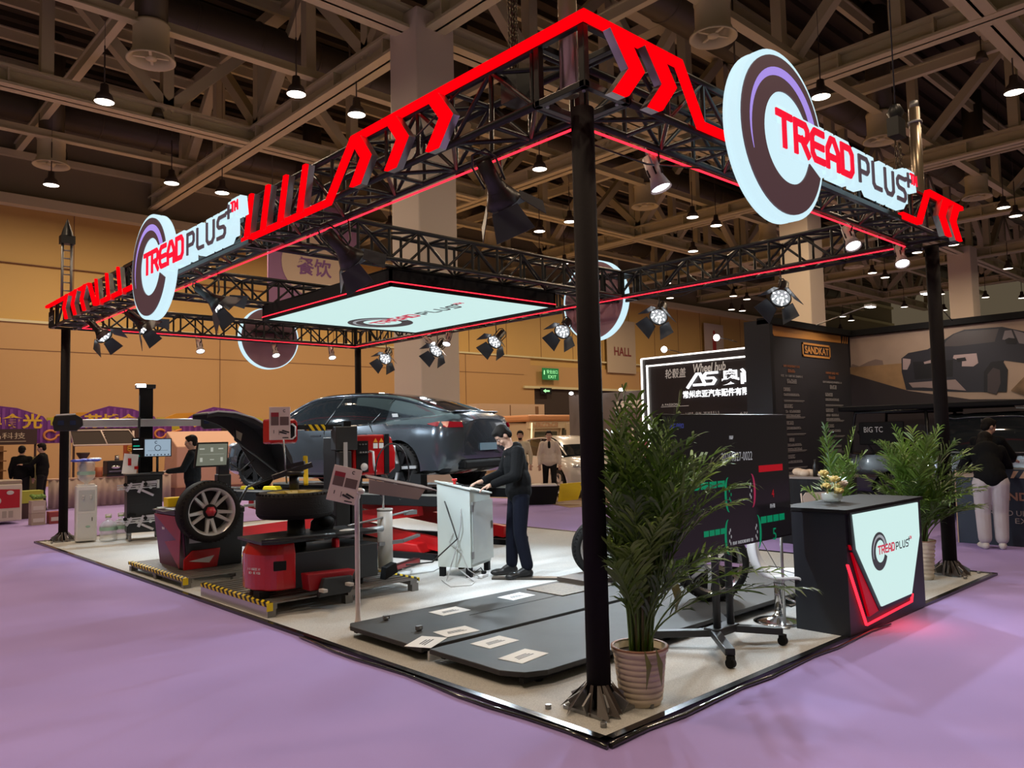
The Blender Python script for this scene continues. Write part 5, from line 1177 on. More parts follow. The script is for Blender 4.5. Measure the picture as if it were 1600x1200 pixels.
SED = dict(x=[-2.33, -2.22, -1.9, -1.44, -.9, 0, .9, 1.44, 1.9, 2.2, 2.35], wm=[.62, .82, .905, .925, .925, .925, .925, .915, .86, .72, .5], zb=[.45, .30, .24, .2, .18, .17, .18, .2, .22, .25, .34],
           zs=[.92, .98, 1.0, .985, .95, .92, .90, .86, .79, .70, .58], ws=[.50, .70, .78, .83, .84, .85, .84, .79, .70, .56, .40], zt=[.99, 1.07, 1.08, 1.05, 1.0, .98, .97, .92, .84, .74, .62], cp=-1.18, pil=(-.05, -.95),
           g=dict(x=[-2.05, -1.75, -1.25, -.65, -.1, .4, .8, 1.25], wb=[.62, .72, .78, .81, .82, .82, .80, .72], zb=[1.04, 1.03, .99, .955, .93, .91, .90, .90], wr=[.46, .50, .54, .57, .57, .56, .56, .62], zr=[1.08, 1.18, 1.335, 1.425, 1.44, 1.40, 1.25, .97]))
CH = math.radians(106.5); RZ_ = .88
ct, sy = car('dark blue grey sedan raised on the scissor lift', (3.12, 7.52, RZ_), CH, SED, GREY, rimcol=mat('black alloy', (.02, .02, .022), .3, .4),
    seams=[[(.95, .92), (.98, .6), (.9, .25)], [(-.05, .95), (-.08, .6), (-.1, .25)], [(-.88, .97), (-1.05, .75), (-1.02, .62)], [(-1.02, .62), (-.95, .3), (-.9, .25)], [(.9, .25), (-.9, .25)]])
DG = mat('red tail lamp', (.20, .005, .01), .12, coat=1, emit=(.25, .0, .01), es=.3)
for s_ in (-1, 1):
    m = MB(); A = [(-1.90, s_*(sy(-1.90, .93)-.002), .93), (-2.05, s_*(sy(-2.05, .94)-.004), .95), (-2.2, s_*.755, .95), (-2.30, s_*.60, .94)]; B = [(-1.90, s_*(sy(-1.90, .92)-.002), .92), (-2.05, s_*(sy(-2.05, .89)-.002), .89), (-2.2, s_*.79, .87), (-2.325, s_*.60, .87)]
    m.strip(A, B, .02, (-.7, s_*.7, 0)); m.build('tail_lamp', DG, ct)
    m = MB(); m.ell((2.08, s_*.66, .68), (.16, .12, .05), rot=Matrix.Rotation(-s_*.6, 3, 'Z')); m.build('headlamp', mat('headlamp glass', (.55, .58, .62), .08, .5), ct)
    m = MB(); m.ell((.72, s_*.99, .98), (.06, .1, .06)); m.box((.75, s_*.9, .95), (.04, .12, .02)); m.build('door_mirror', GREY, ct)
    m = MB()
    for x in (.10, -.78): m.box((x, s_*(sy(x, .80)+.004), .80), (.2, .01, .022))
    m.build('door_handle', mat('handle trim', (.09, .1, .12), .2, .5), ct)
m = MB(); m.box((-2.12, 0, 1.085), (.10, 1.1, .02), Matrix.Rotation(.25, 3, 'Y')); m.build('spoiler', BLK, ct, bevel=.005)
m = MB(); m.box((-2.345, 0, .60), (.02, .42, .10)); m.build('number_plate', mat('pale blue plate', (.16, .24, .30), .5), ct)
m = MB(); m.bb((-2.36, -.6, .30), (-2.1, .6, .42)); m.build('rear_diffuser', BLKM, ct, bevel=.03)
m = MB(); m.box((-1.30, .775, 1.06), (.10, .004, .05), Matrix.Rotation(-.35, 3, 'X')); m.build('window_sticker', PAPER, ct)
def carpt(x, y, z): c_, s_ = math.cos(CH), math.sin(CH); return V(3.16+c_*x-s_*y, 7.5+s_*x+c_*y, z)
# wheel clamp hung on the rear wheel
t = thing('wheel_clamp_target', 'pale wheel alignment clamp fixed on the rear wheel of the sedan', 'wheel clamp', carpt(-1.44, .92, RZ_+.335), CH)
m = MB()
for a in (.35, 2.2, 4.1): m.beam((0, .03, 0), (.30*math.cos(a+.9), .03, .30*math.sin(a+.9)), .03, .04)
m.tube([(.04, .05, .1), (.05, .05, .3), (.14, .05, .3), (.16, .05, .16)], .009, 5); m.build('arm', mat('pale cast aluminium', ()), t)
m = MB(); m.cyl((0, .0, 0), (0, .08, 0), .06, 16); m.box((-.38, .08, -.20), (.16, .14, .24)); m.build('target_box', BLKM, t)
# ---- scissor lift
t = thing('scissor_lift', 'red and black scissor lift holding up the dark sedan', 'car lift', (3.16, 7.5, FL), CH)
for s_ in (-1, 1):
    m = MB(); m.bb((-2.35, s_*.80-.28, .70), (2.6, s_*.80+.28, .862)); m.build('runway', BLKM, t, bevel=.008)
    m = MB(); m.bb((-2.37, s_*.80-.28, .845), (2.62, s_*.80-.275, .865)); m.bb((-2.36, s_*.80+.28, .835), (2.6, s_*.80+.284, .862)); m.build('runway_edge', mat('pale steel edge', (.45, .46, .42), .3, .5), t)
    m = MB(); m.bb((-1.75, s_*.80-.24, .862), (-1.15, s_*.80+.3, .875)); m.box((-1.82, s_*.80+.12, .91), (.08, .3, .08)); m.build('turn_plate', STEEL, t)
    for k in (-1, 1):
        m = MB(); m.beam((k*2.0, s_*.80+k*.09, .15), (-k*1.75, s_*.80+k*.09, .64), .10, .17); m.build('scissor_arm', mat('lift red', (.55, .008, .01), .4), t)
    m = MB(); m.cyl((.12, s_*.80-.2, .40), (.12, s_*.80+.2, .40), .05, 12); m.build('pivot_pin', STEEL, t)
    m = MB(); m.bb((-2.25, s_*.80-.26, 0), (2.3, s_*.80-.18, .08)); m.bb((-2.25, s_*.80+.18, 0), (2.3, s_*.80+.26, .08)); m.bb((-2.3, s_*.80-.26, 0), (-2.1, s_*.80+.26, .07)); m.bb((2.1, s_*.80-.26, 0), (2.3, s_*.80+.26, .07)); m.build('base_frame', BLKM, t)
    m = MB(); m.prism([(-.5, .0), (.35, .0), (.28, .09), (-.1, .14), (-.42, .12)], .3, (-1.3, s_*.80+.15, .06), (1, 0, 0), (0, 0, 1)); m.build('red_cover', mat('lift red', ()), t, bevel=.02)
m = MB(); m.bb((-1.9, -.5, .0), (-1.75, .5, .1)); m.build('cross_bar', BLKM, t)
t = thing('yellow_wheel_chock', 'yellow chock blocks lying on the lift runway under the sedan', 'wheel chock', carpt(.9, .95, RZ_-.017), CH)
for k in (0, 1): m = MB(); m.prism([(0, 0), (.34, 0), (.3, .07), (.06, .07)], .12, (k*.5, 0, 0), (1, 0, 0), (0, 0, 1)); m.build('block', YEL, t, bevel=.01)

# ---- white car behind the near column
WC = mat('white car paint', (.70, .66, .62), .25, coat=1)
SUV = dict(x=[-2.3, -2.2, -1.9, -1.44, -.9, 0, .9, 1.44, 1.9, 2.15, 2.28], wm=[.7, .85, .92, .94, .94, .94, .94, .93, .88, .76, .6], zb=[.4, .32, .26, .24, .22, .22, .22, .24, .26, .3, .36],
           zs=[1.0, 1.08, 1.1, 1.08, 1.05, 1.02, 1.0, .97, .90, .80, .68], ws=[.6, .74, .82, .85, .86, .86, .86, .82, .74, .62, .48], zt=[1.08, 1.16, 1.18, 1.14, 1.1, 1.08, 1.07, 1.04, .97, .86, .72], cp=-1.4, pil=(-.05, -.95), roofpaint=True,
           g=dict(x=[-2.15, -1.85, -1.3, -.65, -.1, .4, .85, 1.35], wb=[.66, .74, .79, .82, .83, .83, .81, .74], zb=[1.12, 1.11, 1.08, 1.06, 1.04, 1.03, 1.02, 1.02], wr=[.5, .55, .58, .6, .6, .58, .58, .62], zr=[1.2, 1.36, 1.52, 1.58, 1.59, 1.54, 1.36, 1.08]))
wt_, wsy = car('white car parked in the aisle behind the near black column', (12.62, 12.1, 0.006), math.radians(249), SUV, WC, R=.36, trk=.82, rimcol=SIL, seams=[[(.9, 1.0), (.95, .6), (.9, .3)]])
for s_ in (-1, 1):
    m = MB(); m.ell((2.0, s_*.66, .80), (.16, .14, .05)); m.build('headlamp', mat('headlamp glass', ()), wt_)
scrib(wt_, 0, 0, .34, .045, INK, 11, frame((2.33, .20, .80), (0, 1, 0), (-.3, 0, 1)), 'door_lettering', rows=2)
# ---- black pickup
PB = mat('black pickup paint', (.012, .012, .013), .2, coat=1)
PK_ = dict(x=[-2.7, -2.62, -2.2, -1.6, -.9, 0, .9, 1.7, 2.2, 2.5, 2.66], wm=[.85, .92, .95, .96, .96, .96, .96, .96, .93, .84, .7], zb=[.55, .5, .45, .42, .4, .4, .4, .42, .45, .48, .55],
           zs=[1.05, 1.12, 1.14, 1.14, 1.14, 1.13, 1.12, 1.10, 1.06, 1.0, .9], ws=[.8, .88, .9, .9, .9, .9, .9, .88, .84, .76, .62], zt=[1.08, 1.15, 1.17, 1.17, 1.17, 1.17, 1.18, 1.2, 1.16, 1.1, .96], cp=-9, pil=(-.1,), roofpaint=True,
           g=dict(x=[-1.0, -.9, -.6, -.1, .4, .8, 1.15, 1.5], wb=[.84, .86, .87, .87, .87, .86, .84, .8], zb=[1.15, 1.15, 1.15, 1.15, 1.14, 1.14, 1.14, 1.14], wr=[.62, .66, .68, .7, .7, .69, .68, .7], zr=[1.5, 1.74, 1.82, 1.84, 1.83, 1.72, 1.48, 1.2]))
pt, psy = car('black pickup truck with a rooftop rack in front of the desert mural', (12.0, 1.0, 0), -PI/2, PK_, PB, R=.40, ax=(-1.6, 1.7), trk=.82, rimcol=BLK, name='pickup_truck', cat='truck', seams=[[(.95, 1.1), (.95, .5)], [(-.0, 1.1), (0, .5)], [(-.95, 1.1), (-.95, .5)]])
m = MB(); m.bb((-2.62, -.85, 1.93), (.6, .85, 2.02)); m.build('rooftop_tent', BLKM, pt, bevel=.02)
m = MB()
for s_ in (-1, 1):
    m.tube([(-2.45, s_*.8, 1.15), (-2.35, s_*.72, 1.9), (-.95, s_*.7, 1.9)], .03, 6); m.tube([(-1.05, s_*.8, 1.15), (-1.1, s_*.72, 1.9)], .03, 6); m.tube([(-2.0, s_*.8, 1.15), (-2.3, s_*.76, 1.55)], .02, 6)
m.build('bed_rack', BLK, pt)
m = MB(); m.bb((-2.25, -.84, 1.3), (-1.45, -.78, 1.72)); m.build('side_box', BLKM, pt, bevel=.02)
m = MB(); m.prism([(.25, 1.88), (1.35, 1.84), (1.5, 1.90), (1.3, 1.97), (.2, 1.97)], 1.1, (0, .55, 0), (1, 0, 0), (0, 0, 1)); m.build('pale_roof_gear', mat('pale plastic gear', (.55, .52, .42), .4), pt)
text('BIG TC', .10, mat('pale print', ()), pt, frame((-1.98, -.845, 1.58), (1, 0, 0), (0, 0, 1)), width=.34)
m = MB(); m.tube([(-.8, -.885, 1.5), (-.85, -.90, 1.2), (-.7, -.905, 1.17), (.8, -.90, 1.16)], .008, 4); m.build('chrome_window_line', ALU, pt)
for s_ in (-1, 1):
    m = MB(); m.ell((2.5, s_*.7, .98), (.12, .12, .08)); m.build('headlamp', mat('headlamp glass', ()), pt)
    m = MB(); m.ell((1.15, s_*1.02, 1.2), (.06, .12, .09)); m.box((1.15, s_*.92, 1.15), (.04, .14, .03)); m.build('door_mirror', BLK, pt)
m = MB(); m.box((-2.66, -.78, .98), (.05, .1, .2)); m.build('tail_lamp', DG, pt)

# ================================================================== PEOPLE
def cap_(mb, p, q, r1, r2, n=10):
    p = V(p); q = V(q); d = q-p; L = d.length
    if L < 1e-5: mb.ell(p, r1); return
    d.normalize(); pts = []; rs = []
    for k in range(4): a = PI/2*(1-k/3.0)*.98; pts.append(p-d*r1*math.sin(a)); rs.append(max(r1*math.cos(a), .0008))
    for k in range(1, 4): a = PI/2*(k/3.0)*.98; pts.append(q+d*r2*math.sin(a)); rs.append(max(r2*math.cos(a), .0008))
    pts.insert(4, q); rs.insert(4, r2)
    mb.tube(pts, rs, n)
def fuse(mb, name, m_, parent, vox, smooth=4, label=None):
    o = mb.build(name, [m_]); o.data.polygons.foreach_set('use_smooth', [True]*len(o.data.polygons))
    r_ = o.modifiers.new('r', 'REMESH'); r_.mode = 'VOXEL'; r_.voxel_size = vox; r_.use_smooth_shade = True
    s_ = o.modifiers.new('s', 'SMOOTH'); s_.iterations = smooth; s_.factor = .5
    applied(o); o.parent = parent
    if label: o['label'] = label
    return o
def hand(mb, wrist, direc, palmn, curl=.5, s=1.0, side=1):
    """wrist point, direction of the fingers, palm normal; fingers curl towards the palm normal"""
    w_ = V(wrist); d = V(direc).normalized(); n = V(palmn); n = (n-d*n.dot(d)).normalized(); sd = d.cross(n)*side
    c = w_+d*.05*s
    R_ = Matrix((d, sd, n)).transposed()
    mb.ell(c, (.052*s, .041*s, .016*s), 12, 8, R_)
    cap_(mb, w_, c, .024*s, .024*s)
    for i, (off, L) in enumerate(((.029, .070), (.010, .078), (-.010, .073), (-.028, .058))):
        b = w_+d*.088*s+sd*off*s; L *= s; a = curl
        p1 = b+(d*math.cos(a*.6)+n*math.sin(a*.6))*L*.5+sd*off*.12
        p2 = p1+(d*math.cos(a*1.5)+n*math.sin(a*1.5))*L*.3; p3 = p2+(d*math.cos(a*2.1)+n*math.sin(a*2.1))*L*.22
        cap_(mb, w_+d*.05*s+sd*off*.8*s, b, .010*s, .0095*s, 8); cap_(mb, b, p1, .0095*s, .0085*s, 8); cap_(mb, p1, p2, .0085*s, .008*s, 8); cap_(mb, p2, p3, .008*s, .007*s, 8)
    tb = w_+d*.028*s+sd*.034*s; t1 = tb+(d*.6+sd*.75+n*.25).normalized()*.034*s; t2 = t1+(d*.9+sd*.2+n*.3).normalized()*.030*s
    cap_(mb, w_+d*.02*s, tb, .014*s, .013*s, 8); cap_(mb, tb, t1, .012*s, .010*s, 8); cap_(mb, t1, t2, .010*s, .008*s, 8)
def person(label, loc, rz, H=1.74, P={}, top=None, trs=None, shoe=None, hair='short', vox=.010, fingers=(.5, .5), jacket_open=None, hood=False, pants_w=1.0, palm=((0, 0, -1), (0, 0, -1)), glasses=False, beard=False, hemz=None, bulk=1.0):
    t = thing('person', label, 'person', loc, rz); k = H/1.75
    J = dict(pel=(0, 0, .94), wst=(0, .0, 1.08), chs=(0, .0, 1.28), nck=(0, .0, 1.47), hed=(0, .025, 1.62), look=(0, 1, -.05), sR=(.18, 0, 1.41), eR=(.25, -.03, 1.13), wR=(.25, .07, .89), sL=(-.18, 0, 1.41), eL=(-.25, -.03, 1.13), wL=(-.25, .07, .89),
             hR=(.095, 0, .90), kR=(.11, .03, .50), aR=(.11, -.02, .09), hL=(-.095, 0, .90), kL=(-.11, .03, .50), aL=(-.11, -.02, .09), tR=(.13, .15, .035), tL=(-.13, .15, .035), dR=(0, .5, -1), dL=(0, .5, -1))
    J.update(P); J = {a: V(b)*(k if a not in ('look', 'dR', 'dL') else 1) for a, b in J.items()}
    m = MB(); H_ = J['hed']; lk = J['look'].normalized(); sd = lk.cross(V(0, 0, 1)).normalized(); up = sd.cross(lk); R_ = Matrix((sd, lk, up)).transposed()
    def h(x, y, z): return H_+R_ @ V(x, y, z)
    m.ell(h(0, -.008, .025), (.076, .094, .098), 16, 12, R_); m.ell(h(0, .022, -.04), (.058, .066, .075), 14, 10, R_); m.ell(h(0, .06, -.085), (.026, .022, .02), 10, 8, R_)
    m.ell(h(0, .098, -.018), (.011, .018, .022), 8, 6, R_); cap_(m, h(0, .086, .012), h(0, .105, -.022), .008, .011, 8)
    for s_ in (-1, 1): m.ell(h(s_*.078, -.008, -.008), (.011, .02, .031), 8, 8, R_); m.ell(h(s_*.032, .072, .030), (.022, .012, .008), 8, 6, R_); m.ell(h(s_*.042, .06, -.03), (.022, .022, .022), 8, 6, R_)
    m.ell(h(0, .088, -.052), (.024, .010, .010), 8, 6, R_)
    cap_(m, J['nck']-V(0, 0, .03), H_+up*-.07, .056, .052, 12)
    cap_(m, J['nck']-V(0, 0, .05), J['chs'], .08, .12); cap_(m, J['chs'], J['wst'], .13, .11); cap_(m, J['wst'], J['pel'], .11, .12)
    for s_ in 'RL':
        cap_(m, J['s'+s_], J['e'+s_], .048, .038); cap_(m, J['e'+s_], J['w'+s_], .038, .026); cap_(m, J['nck']-V(0, 0, .06), J['s'+s_], .06, .05)
        cap_(m, J['h'+s_], J['k'+s_], .08, .052); cap_(m, J['k'+s_], J['a'+s_], .052, .036); cap_(m, J['pel'], J['h'+s_], .1, .085); cap_(m, J['a'+s_], J['t'+s_]-V(0, 0, .005), .028, .016)
        hand(m, J['w'+s_], J['d'+s_], palm[0 if s_ == 'R' else 1], fingers[0 if s_ == 'R' else 1], 1.0, 1 if s_ == 'L' else -1)
    fuse(m, 'body', SKIN, t, vox*.75 if vox < .012 else vox, 2)
    for s_ in (-1, 1):
        m = MB(); m.ell(h(s_*.032, .078, .008), (.0125, .008, .0075), 10, 6, R_); m.build('eye', mat('eye white', (.7, .68, .65), .3), t)
        m = MB(); m.ell(h(s_*.032, .0845, .008), (.0055, .003, .0055), 8, 6, R_); m.build('iris', INK, t)
        m = MB(); m.tube([h(s_*.016, .088, .028), h(s_*.034, .087, .034), h(s_*.05, .076, .028)], .0038, 5); m.build('eyebrow', HAIR, t)
    m = MB(); m.tube([h(-.022, .09, -.052), h(0, .0985, -.050), h(.022, .09, -.052)], .005, 5); m.build('lips', mat('lips', (.38, .13, .11), .5), t)
    # hair: a cap fused from blobs
    m = MB(); m.ell(h(0, -.020, .045), (.086, .096, .090), 16, 12, R_); m.ell(h(0, .03, .088), (.066, .06, .036), 12, 8, R_); m.ell(h(0, -.055, -.01), (.076, .055, .07), 12, 8, R_)
    for s_ in (-1, 1): m.ell(h(s_*.073, .012, .035), (.012, .03, .035), 8, 6, R_)
    if hair == 'bob': m.ell(h(0, -.05, -.04), (.085, .07, .09), 12, 8, R_); [m.ell(h(s_*.078, -.01, -.04), (.02, .045, .08), 8, 6, R_) for s_ in (-1, 1)]
    hr = fuse(m, 'hair', HAIR, t, .012, 2)
    if beard:
        m = MB(); m.ell(h(0, .055, -.075), (.052, .046, .035), 12, 8, R_); fuse(m, 'beard', HAIR, t, .012, 2)
    if glasses:
        m = MB()
        for s_ in (-1, 1): m.tube([h(s_*.032+.02*math.cos(a), .095, .006+.015*math.sin(a)) for a in np.linspace(0, 2*PI, 13)], .0016, 4); m.tube([h(s_*.052, .093, .01), h(s_*.082, .0, .012)], .0016, 4)
        m.build('glasses', STEEL, t)
    # top
    m = MB(); hz = hemz or .90; dn = (J['pel']-J['wst']).normalized()
    sh = (J['sR']-J['sL']).normalized(); fw = sh.cross(V(0, 0, 1)).normalized()*-1
    Rt = Matrix((sh, fw, V(0, 0, 1))).transposed()
    c_ = J['chs']; 
    m.ell(c_+V(0, 0, .02), (.185, .125, .20), 16, 12, Rt); m.ell(J['wst'], (.165, .125, .19), 16, 12, Rt); m.ell(J['pel']+V(0, 0, .03+(hz-.90)), (.178*bulk, .135*bulk, .15), 16, 12, Rt); m.ell(J['wst']+V(0, 0, -.02), (.172*bulk, .130*bulk, .19), 16, 12, Rt)
    m.ell(J['nck']-V(0, 0, .06), (.12, .085, .07), 12, 8, Rt); cap_(m, c_, J['pel']+V(0, 0, .06), .14, .145, 14)
    for s_ in 'RL': cap_(m, J['s'+s_]*.96+c_*.04, J['e'+s_], .070*bulk, .060*bulk); cap_(m, J['e'+s_], J['w'+s_]-(J['w'+s_]-J['e'+s_]).normalized()*.03, .059*bulk, .044*bulk); cap_(m, J['nck']-V(0, 0, .07), J['s'+s_], .075, .068)
    if hood: m.ell(J['nck']+fw*-.07+V(0, 0, -.01), (.11, .07, .075), 12, 8, Rt)
    else: m.lathe([(.062, .0), (.074, .01), (.072, .055), (.064, .06)], J['nck']-V(0, 0, .03), (J['hed']-J['nck']), 16)
    tp = fuse(m, 'jacket', top or BLKM, t, vox, 3)
    if jacket_open:
        m = MB(); m.ell(c_+fw*.062+V(0, 0, .0), (.062, .075, .21), 12, 10, Rt); m.ell(J['wst']+fw*.062, (.055, .075, .2), 12, 10, Rt); fuse(m, 'shirt', jacket_open, t, vox, 3)
    # trousers
    m = MB(); m.ell(J['pel']-V(0, 0, .01), (.165, .122, .13), 14, 10, Rt)
    for s_ in 'RL': q = pants_w; cap_(m, J['h'+s_], J['k'+s_], .092*q, .070*q, 12); cap_(m, J['k'+s_], J['a'+s_]+V(0, 0, .055), .070*q, .062*q, 12); cap_(m, J['pel'], J['h'+s_], .12, .10)
    fuse(m, 'trousers', trs or BLKM, t, vox, 3)
    for s_ in 'RL':
        m = MB(); a = J['a'+s_]; b = J['t'+s_]; lz = min(a.z, .3)-.09; m.ell(V(a.x, a.y-.01, .055+lz), (.046, .062, .055)); cap_(m, (a.x, a.y-.02, .042+lz), (b.x, b.y+.01, .04+lz), .042, .040); m.ell((b.x, b.y+.01, .036+lz), (.049, .075, .036)); cap_(m, (a.x, a.y, .11+lz), (b.x*.5+a.x*.5, b.y*.5+a.y*.5, .07+lz), .044, .036)
        o = fuse(m, 'shoe', shoe or BLKM, t, .010, 2)
    return t
BJ = mat('black jacket cloth', (.007, .0072, .008), .85, bump=(25, .5)); NV = mat('navy trousers', (.006, .007, .014), .85, bump=(20, .4)); CHJ = mat('charcoal jacket cloth', (.013, .015, .018), .8, bump=(25, .5))
for _m in (BJ, NV, CHJ, HAIR): _m.node_tree.nodes['Principled BSDF'].inputs['Specular IOR Level'].default_value = .12
lean = dict(pel=(0, -.03, .94), wst=(0, .0, 1.09), chs=(0, .07, 1.27), nck=(0, .16, 1.43), hed=(0, .25, 1.555), look=(0, .8, -.75), sR=(.18, .10, 1.38), sL=(-.18, .10, 1.38))
person('man in black hooded jacket leaning over the grey control cabinet', (2.68, 3.50, FL), math.radians(62), 1.76,
    dict(wst=(0, .0, 1.09), chs=(0, .035, 1.28), nck=(0, .085, 1.46), hed=(0, .17, 1.59), look=(0, .75, -.75), sR=(.19, .045, 1.41), sL=(-.19, .045, 1.41), eL=(-.27, .10, 1.15), wL=(-.20, .36, 1.055), dL=(.15, 1, -.35), eR=(.27, .12, 1.15), wR=(.15, .38, 1.08), dR=(-.1, 1, -.2),
    hL=(-.10, 0, .90), hR=(.10, 0, .90), kL=(-.13, .03, .50), aL=(-.15, -.04, .09), tL=(-.17, .14, .035), kR=(.13, .05, .50), aR=(.14, .06, .09), tR=(.16, .23, .035)), BJ, NV, BLK, hood=True, vox=.010, fingers=(.35, .35), pants_w=1.12, bulk=1.12)
person('man with glasses in charcoal jacket working at the alignment machine', (1.72, 10.72, FL), math.radians(58), 1.74,
    dict(eL=(-.27, .10, 1.16), wL=(-.2, .38, 1.13), dL=(.1, 1, -.1), eR=(.26, .12, 1.16), wR=(.14, .36, 1.13), dR=(-.1, 1, -.1), look=(0, 1, -.15)), CHJ, NV, BLK, vox=.012, fingers=(.3, .3), glasses=True)
person('man in open cream puffer jacket walking in the aisle by the food truck', (10.55, 10.72, .006), math.radians(135), 1.72,
    dict(kL=(-.10, .14, .50), aL=(-.10, .12, .10), tL=(-.11, .3, .05), kR=(.11, -.02, .50), aR=(.12, -.18, .12)), mat('cream puffer', (.62, .52, .44), .7, bump=(12, .8)), BLKM, BLK, jacket_open=BLKM, vox=.014, bulk=1.15)
person('bearded man in cream polo shirt beside the man in the puffer jacket', (10.02, 11.20, .006), math.radians(132), 1.74, dict(eR=(.27, -.02, 1.14), wR=(.24, .14, .93)), mat('cream polo', (.66, .58, .42), .8), BLKM, BLK, beard=True, vox=.014)
person('person in black hoodie behind the navy counter, seen from behind', (9.25, .62, 0), math.radians(-100), 1.76, dict(lean, hed=(0, .17, 1.58), nck=(0, .10, 1.45), look=(.4, .8, -.3), eR=(.24, .3, 1.15), wR=(.15, .48, 1.08), eL=(-.24, .3, 1.15), wL=(-.1, .48, 1.08), dR=(0, 1, 0), dL=(0, 1, 0)), BJ, BLKM, BLK, hood=True, vox=.012)
person('person in black top and loose grey trousers leaning on the navy counter', (8.16, .26, 0), math.radians(-66), 1.68,
    dict(pel=(0, -.1, .94), wst=(0, -.02, 1.08), chs=(0, .10, 1.24), nck=(0, .22, 1.38), hed=(.02, .33, 1.46), look=(.5, .8, -.4), sR=(.18, .17, 1.33), sL=(-.18, .17, 1.33), eR=(.28, .32, 1.09), wR=(.15, .5, 1.04), eL=(-.28, .32, 1.09), wL=(-.12, .5, 1.04), dR=(-.3, 1, 0), dL=(.3, 1, 0), hR=(.10, -.1, .90), hL=(-.10, -.1, .90), kR=(.105, -.04, .5), kL=(-.105, -.04, .5), aR=(.10, -.06, .09), aL=(-.10, -.06, .09), tR=(.13, .1, .035), tL=(-.13, .1, .035)), BJ, mat('pale grey sweatpants', (.50, .45, .46), .85, bump=(15, .5)), mat('off white trainer', (.7, .66, .6), .6), hair='bob', hood=True, vox=.012, pants_w=1.32, bulk=1.1)
person('person in black standing at the food stall, facing left', (1.30, 19.4, .0), math.radians(60), 1.70, dict(eL=(-.24, .2, 1.2), wL=(-.1, .4, 1.2), dL=(0, 1, .2), look=(0, 1, -.2)), BJ, BLKM, BLK, vox=.016)
person('person in black behind the food stall worker, facing the counter', (.92, 19.75, .0), math.radians(-20), 1.64, dict(look=(0, 1, -.2)), BJ, BLKM, BLK, vox=.016)

# ================================================================== PLANTS
LEAF = [mat('palm green', (.085, .17, .018), .38), mat('palm light green', (.15, .25, .04), .38), mat('palm dark green', (.04, .09, .012), .42)]
def palm(label, loc, H, n, spread, seed, potr=.165, poth=.33, potcol=None, leaflets=20, low=0, lean_=.0):
    random.seed(seed); t = thing('potted_palm', label, 'plant', loc)
    pm = potcol or mat('cream ribbed pot', (.74, .62, .48), .55, noise=(6, .12))
    prof = [(0, 0), (potr*.70, 0), (potr*.72, .01)]
    for i in range(8): z = .02+i*(poth-.06)/8; r_ = potr*(.72+.22*z/poth); prof += [(r_, z), (r_+.008, z+.008), (r_+.010, z+.026), (r_+.002, z+.034)]
    prof += [(potr*.97, poth-.03), (potr*1.03, poth-.02), (potr*1.03, poth), (potr*.93, poth), (potr*.90, poth-.04), (0, poth-.04)]
    m = MB(); m.lathe(prof, n=40); pt_ = m.build('pot', pm, t)
    m = MB(); m.lathe([(potr*.93, poth-.004), (potr*1.035, poth-.004), (potr*1.035, poth+.006), (potr*.93, poth+.006)], n=40); m.build('pot_rim', mat('terracotta rim', (.40, .20, .12), .6), t)
    m = MB(); m.lathe([(0, poth-.03), (potr*.90, poth-.04)], n=24); m.build('soil', mat('potting soil', (.03, .02, .012), .9), t)
    bias = V(.73, -.68, 0)
    for i in range(n):
        a = i*2.399+random.uniform(-.3, .3); f_ = random.random(); L = (H-poth)*(.36+.72*f_)*random.uniform(.92, 1.05); d = V(math.cos(a), math.sin(a), 0)
        out = spread*random.uniform(.35, 1.0)*(.55+.45*(1-f_))*(1+lean_*d.dot(bias))
        b = V(.08*potr/.16*math.cos(a)*random.random(), .08*potr/.16*math.sin(a)*random.random(), poth-.03)
        pts = []; N = 14
        for k in range(N+1):
            s_ = k/N; r_ = out*(.12*s_+.88*s_**1.9); z = L*(s_*1.10-.22*s_**3.4*(.4+out*1.5)); pts.append(b+d*r_+V(0, 0, z))
        m = MB(); m.tube(pts, [.006*(1-.8*k/N)+.001 for k in range(N+1)], 5)
        mi = random.choice((0, 0, 1, 1, 2)); m.m = mi
        for k in range(leaflets):
            s_ = .34+.66*k/(leaflets-1); q = s_*N; i0 = min(int(q), N-1); p = pts[i0].lerp(pts[i0+1], q-i0); tg = (pts[i0+1]-pts[i0]).normalized(); sd_ = tg.cross(V(0, 0, 1))
            if sd_.length < .05: sd_ = V(-d.y, d.x, 0)
            sd_.normalize(); un = sd_.cross(tg)
            for s2 in (-1, 1):
                l_ = (.07+.17*math.sin(PI*min(1, (s_-.26)/.80)**.8))*random.uniform(.8, 1.2)*(H/1.65)**.5; w_ = .006+.005*random.random()
                d0 = (tg*random.uniform(.7, 1.1)+sd_*s2*random.uniform(.45, .8)+un*random.uniform(-.05, .45)).normalized(); dr_ = V(0, 0, -1); dp = random.uniform(.10, .45)
                P0 = p; P1 = p+d0*l_*.4; P2 = p+d0*l_*.75+dr_*l_*dp*.4; P3 = p+d0*l_+dr_*l_*dp; wv = (d0.cross(un)+un*random.uniform(-.6, .6)).normalized()
                m.add([P0-wv*w_*.4, P0+wv*w_*.4, P1+wv*w_, P1-wv*w_, P2+wv*w_*.8, P2-wv*w_*.8, P3], [(0, 1, 2, 3), (3, 2, 4, 5), (5, 4, 6)])
        m.build('frond', LEAF, t)
    # a few bare cane stems
    m = MB()
    for i in range(9):
        a = i*.7; m.tube([(.05*math.cos(a), .05*math.sin(a), poth-.04), (.07*math.cos(a), .07*math.sin(a), poth+H*.18), (.09*math.cos(a+.2), .09*math.sin(a+.2), poth+H*.34)], [.010, .008, .005], 6)
    m.build('cane', mat('cane green brown', (.10, .10, .03), .5), t)
    return t
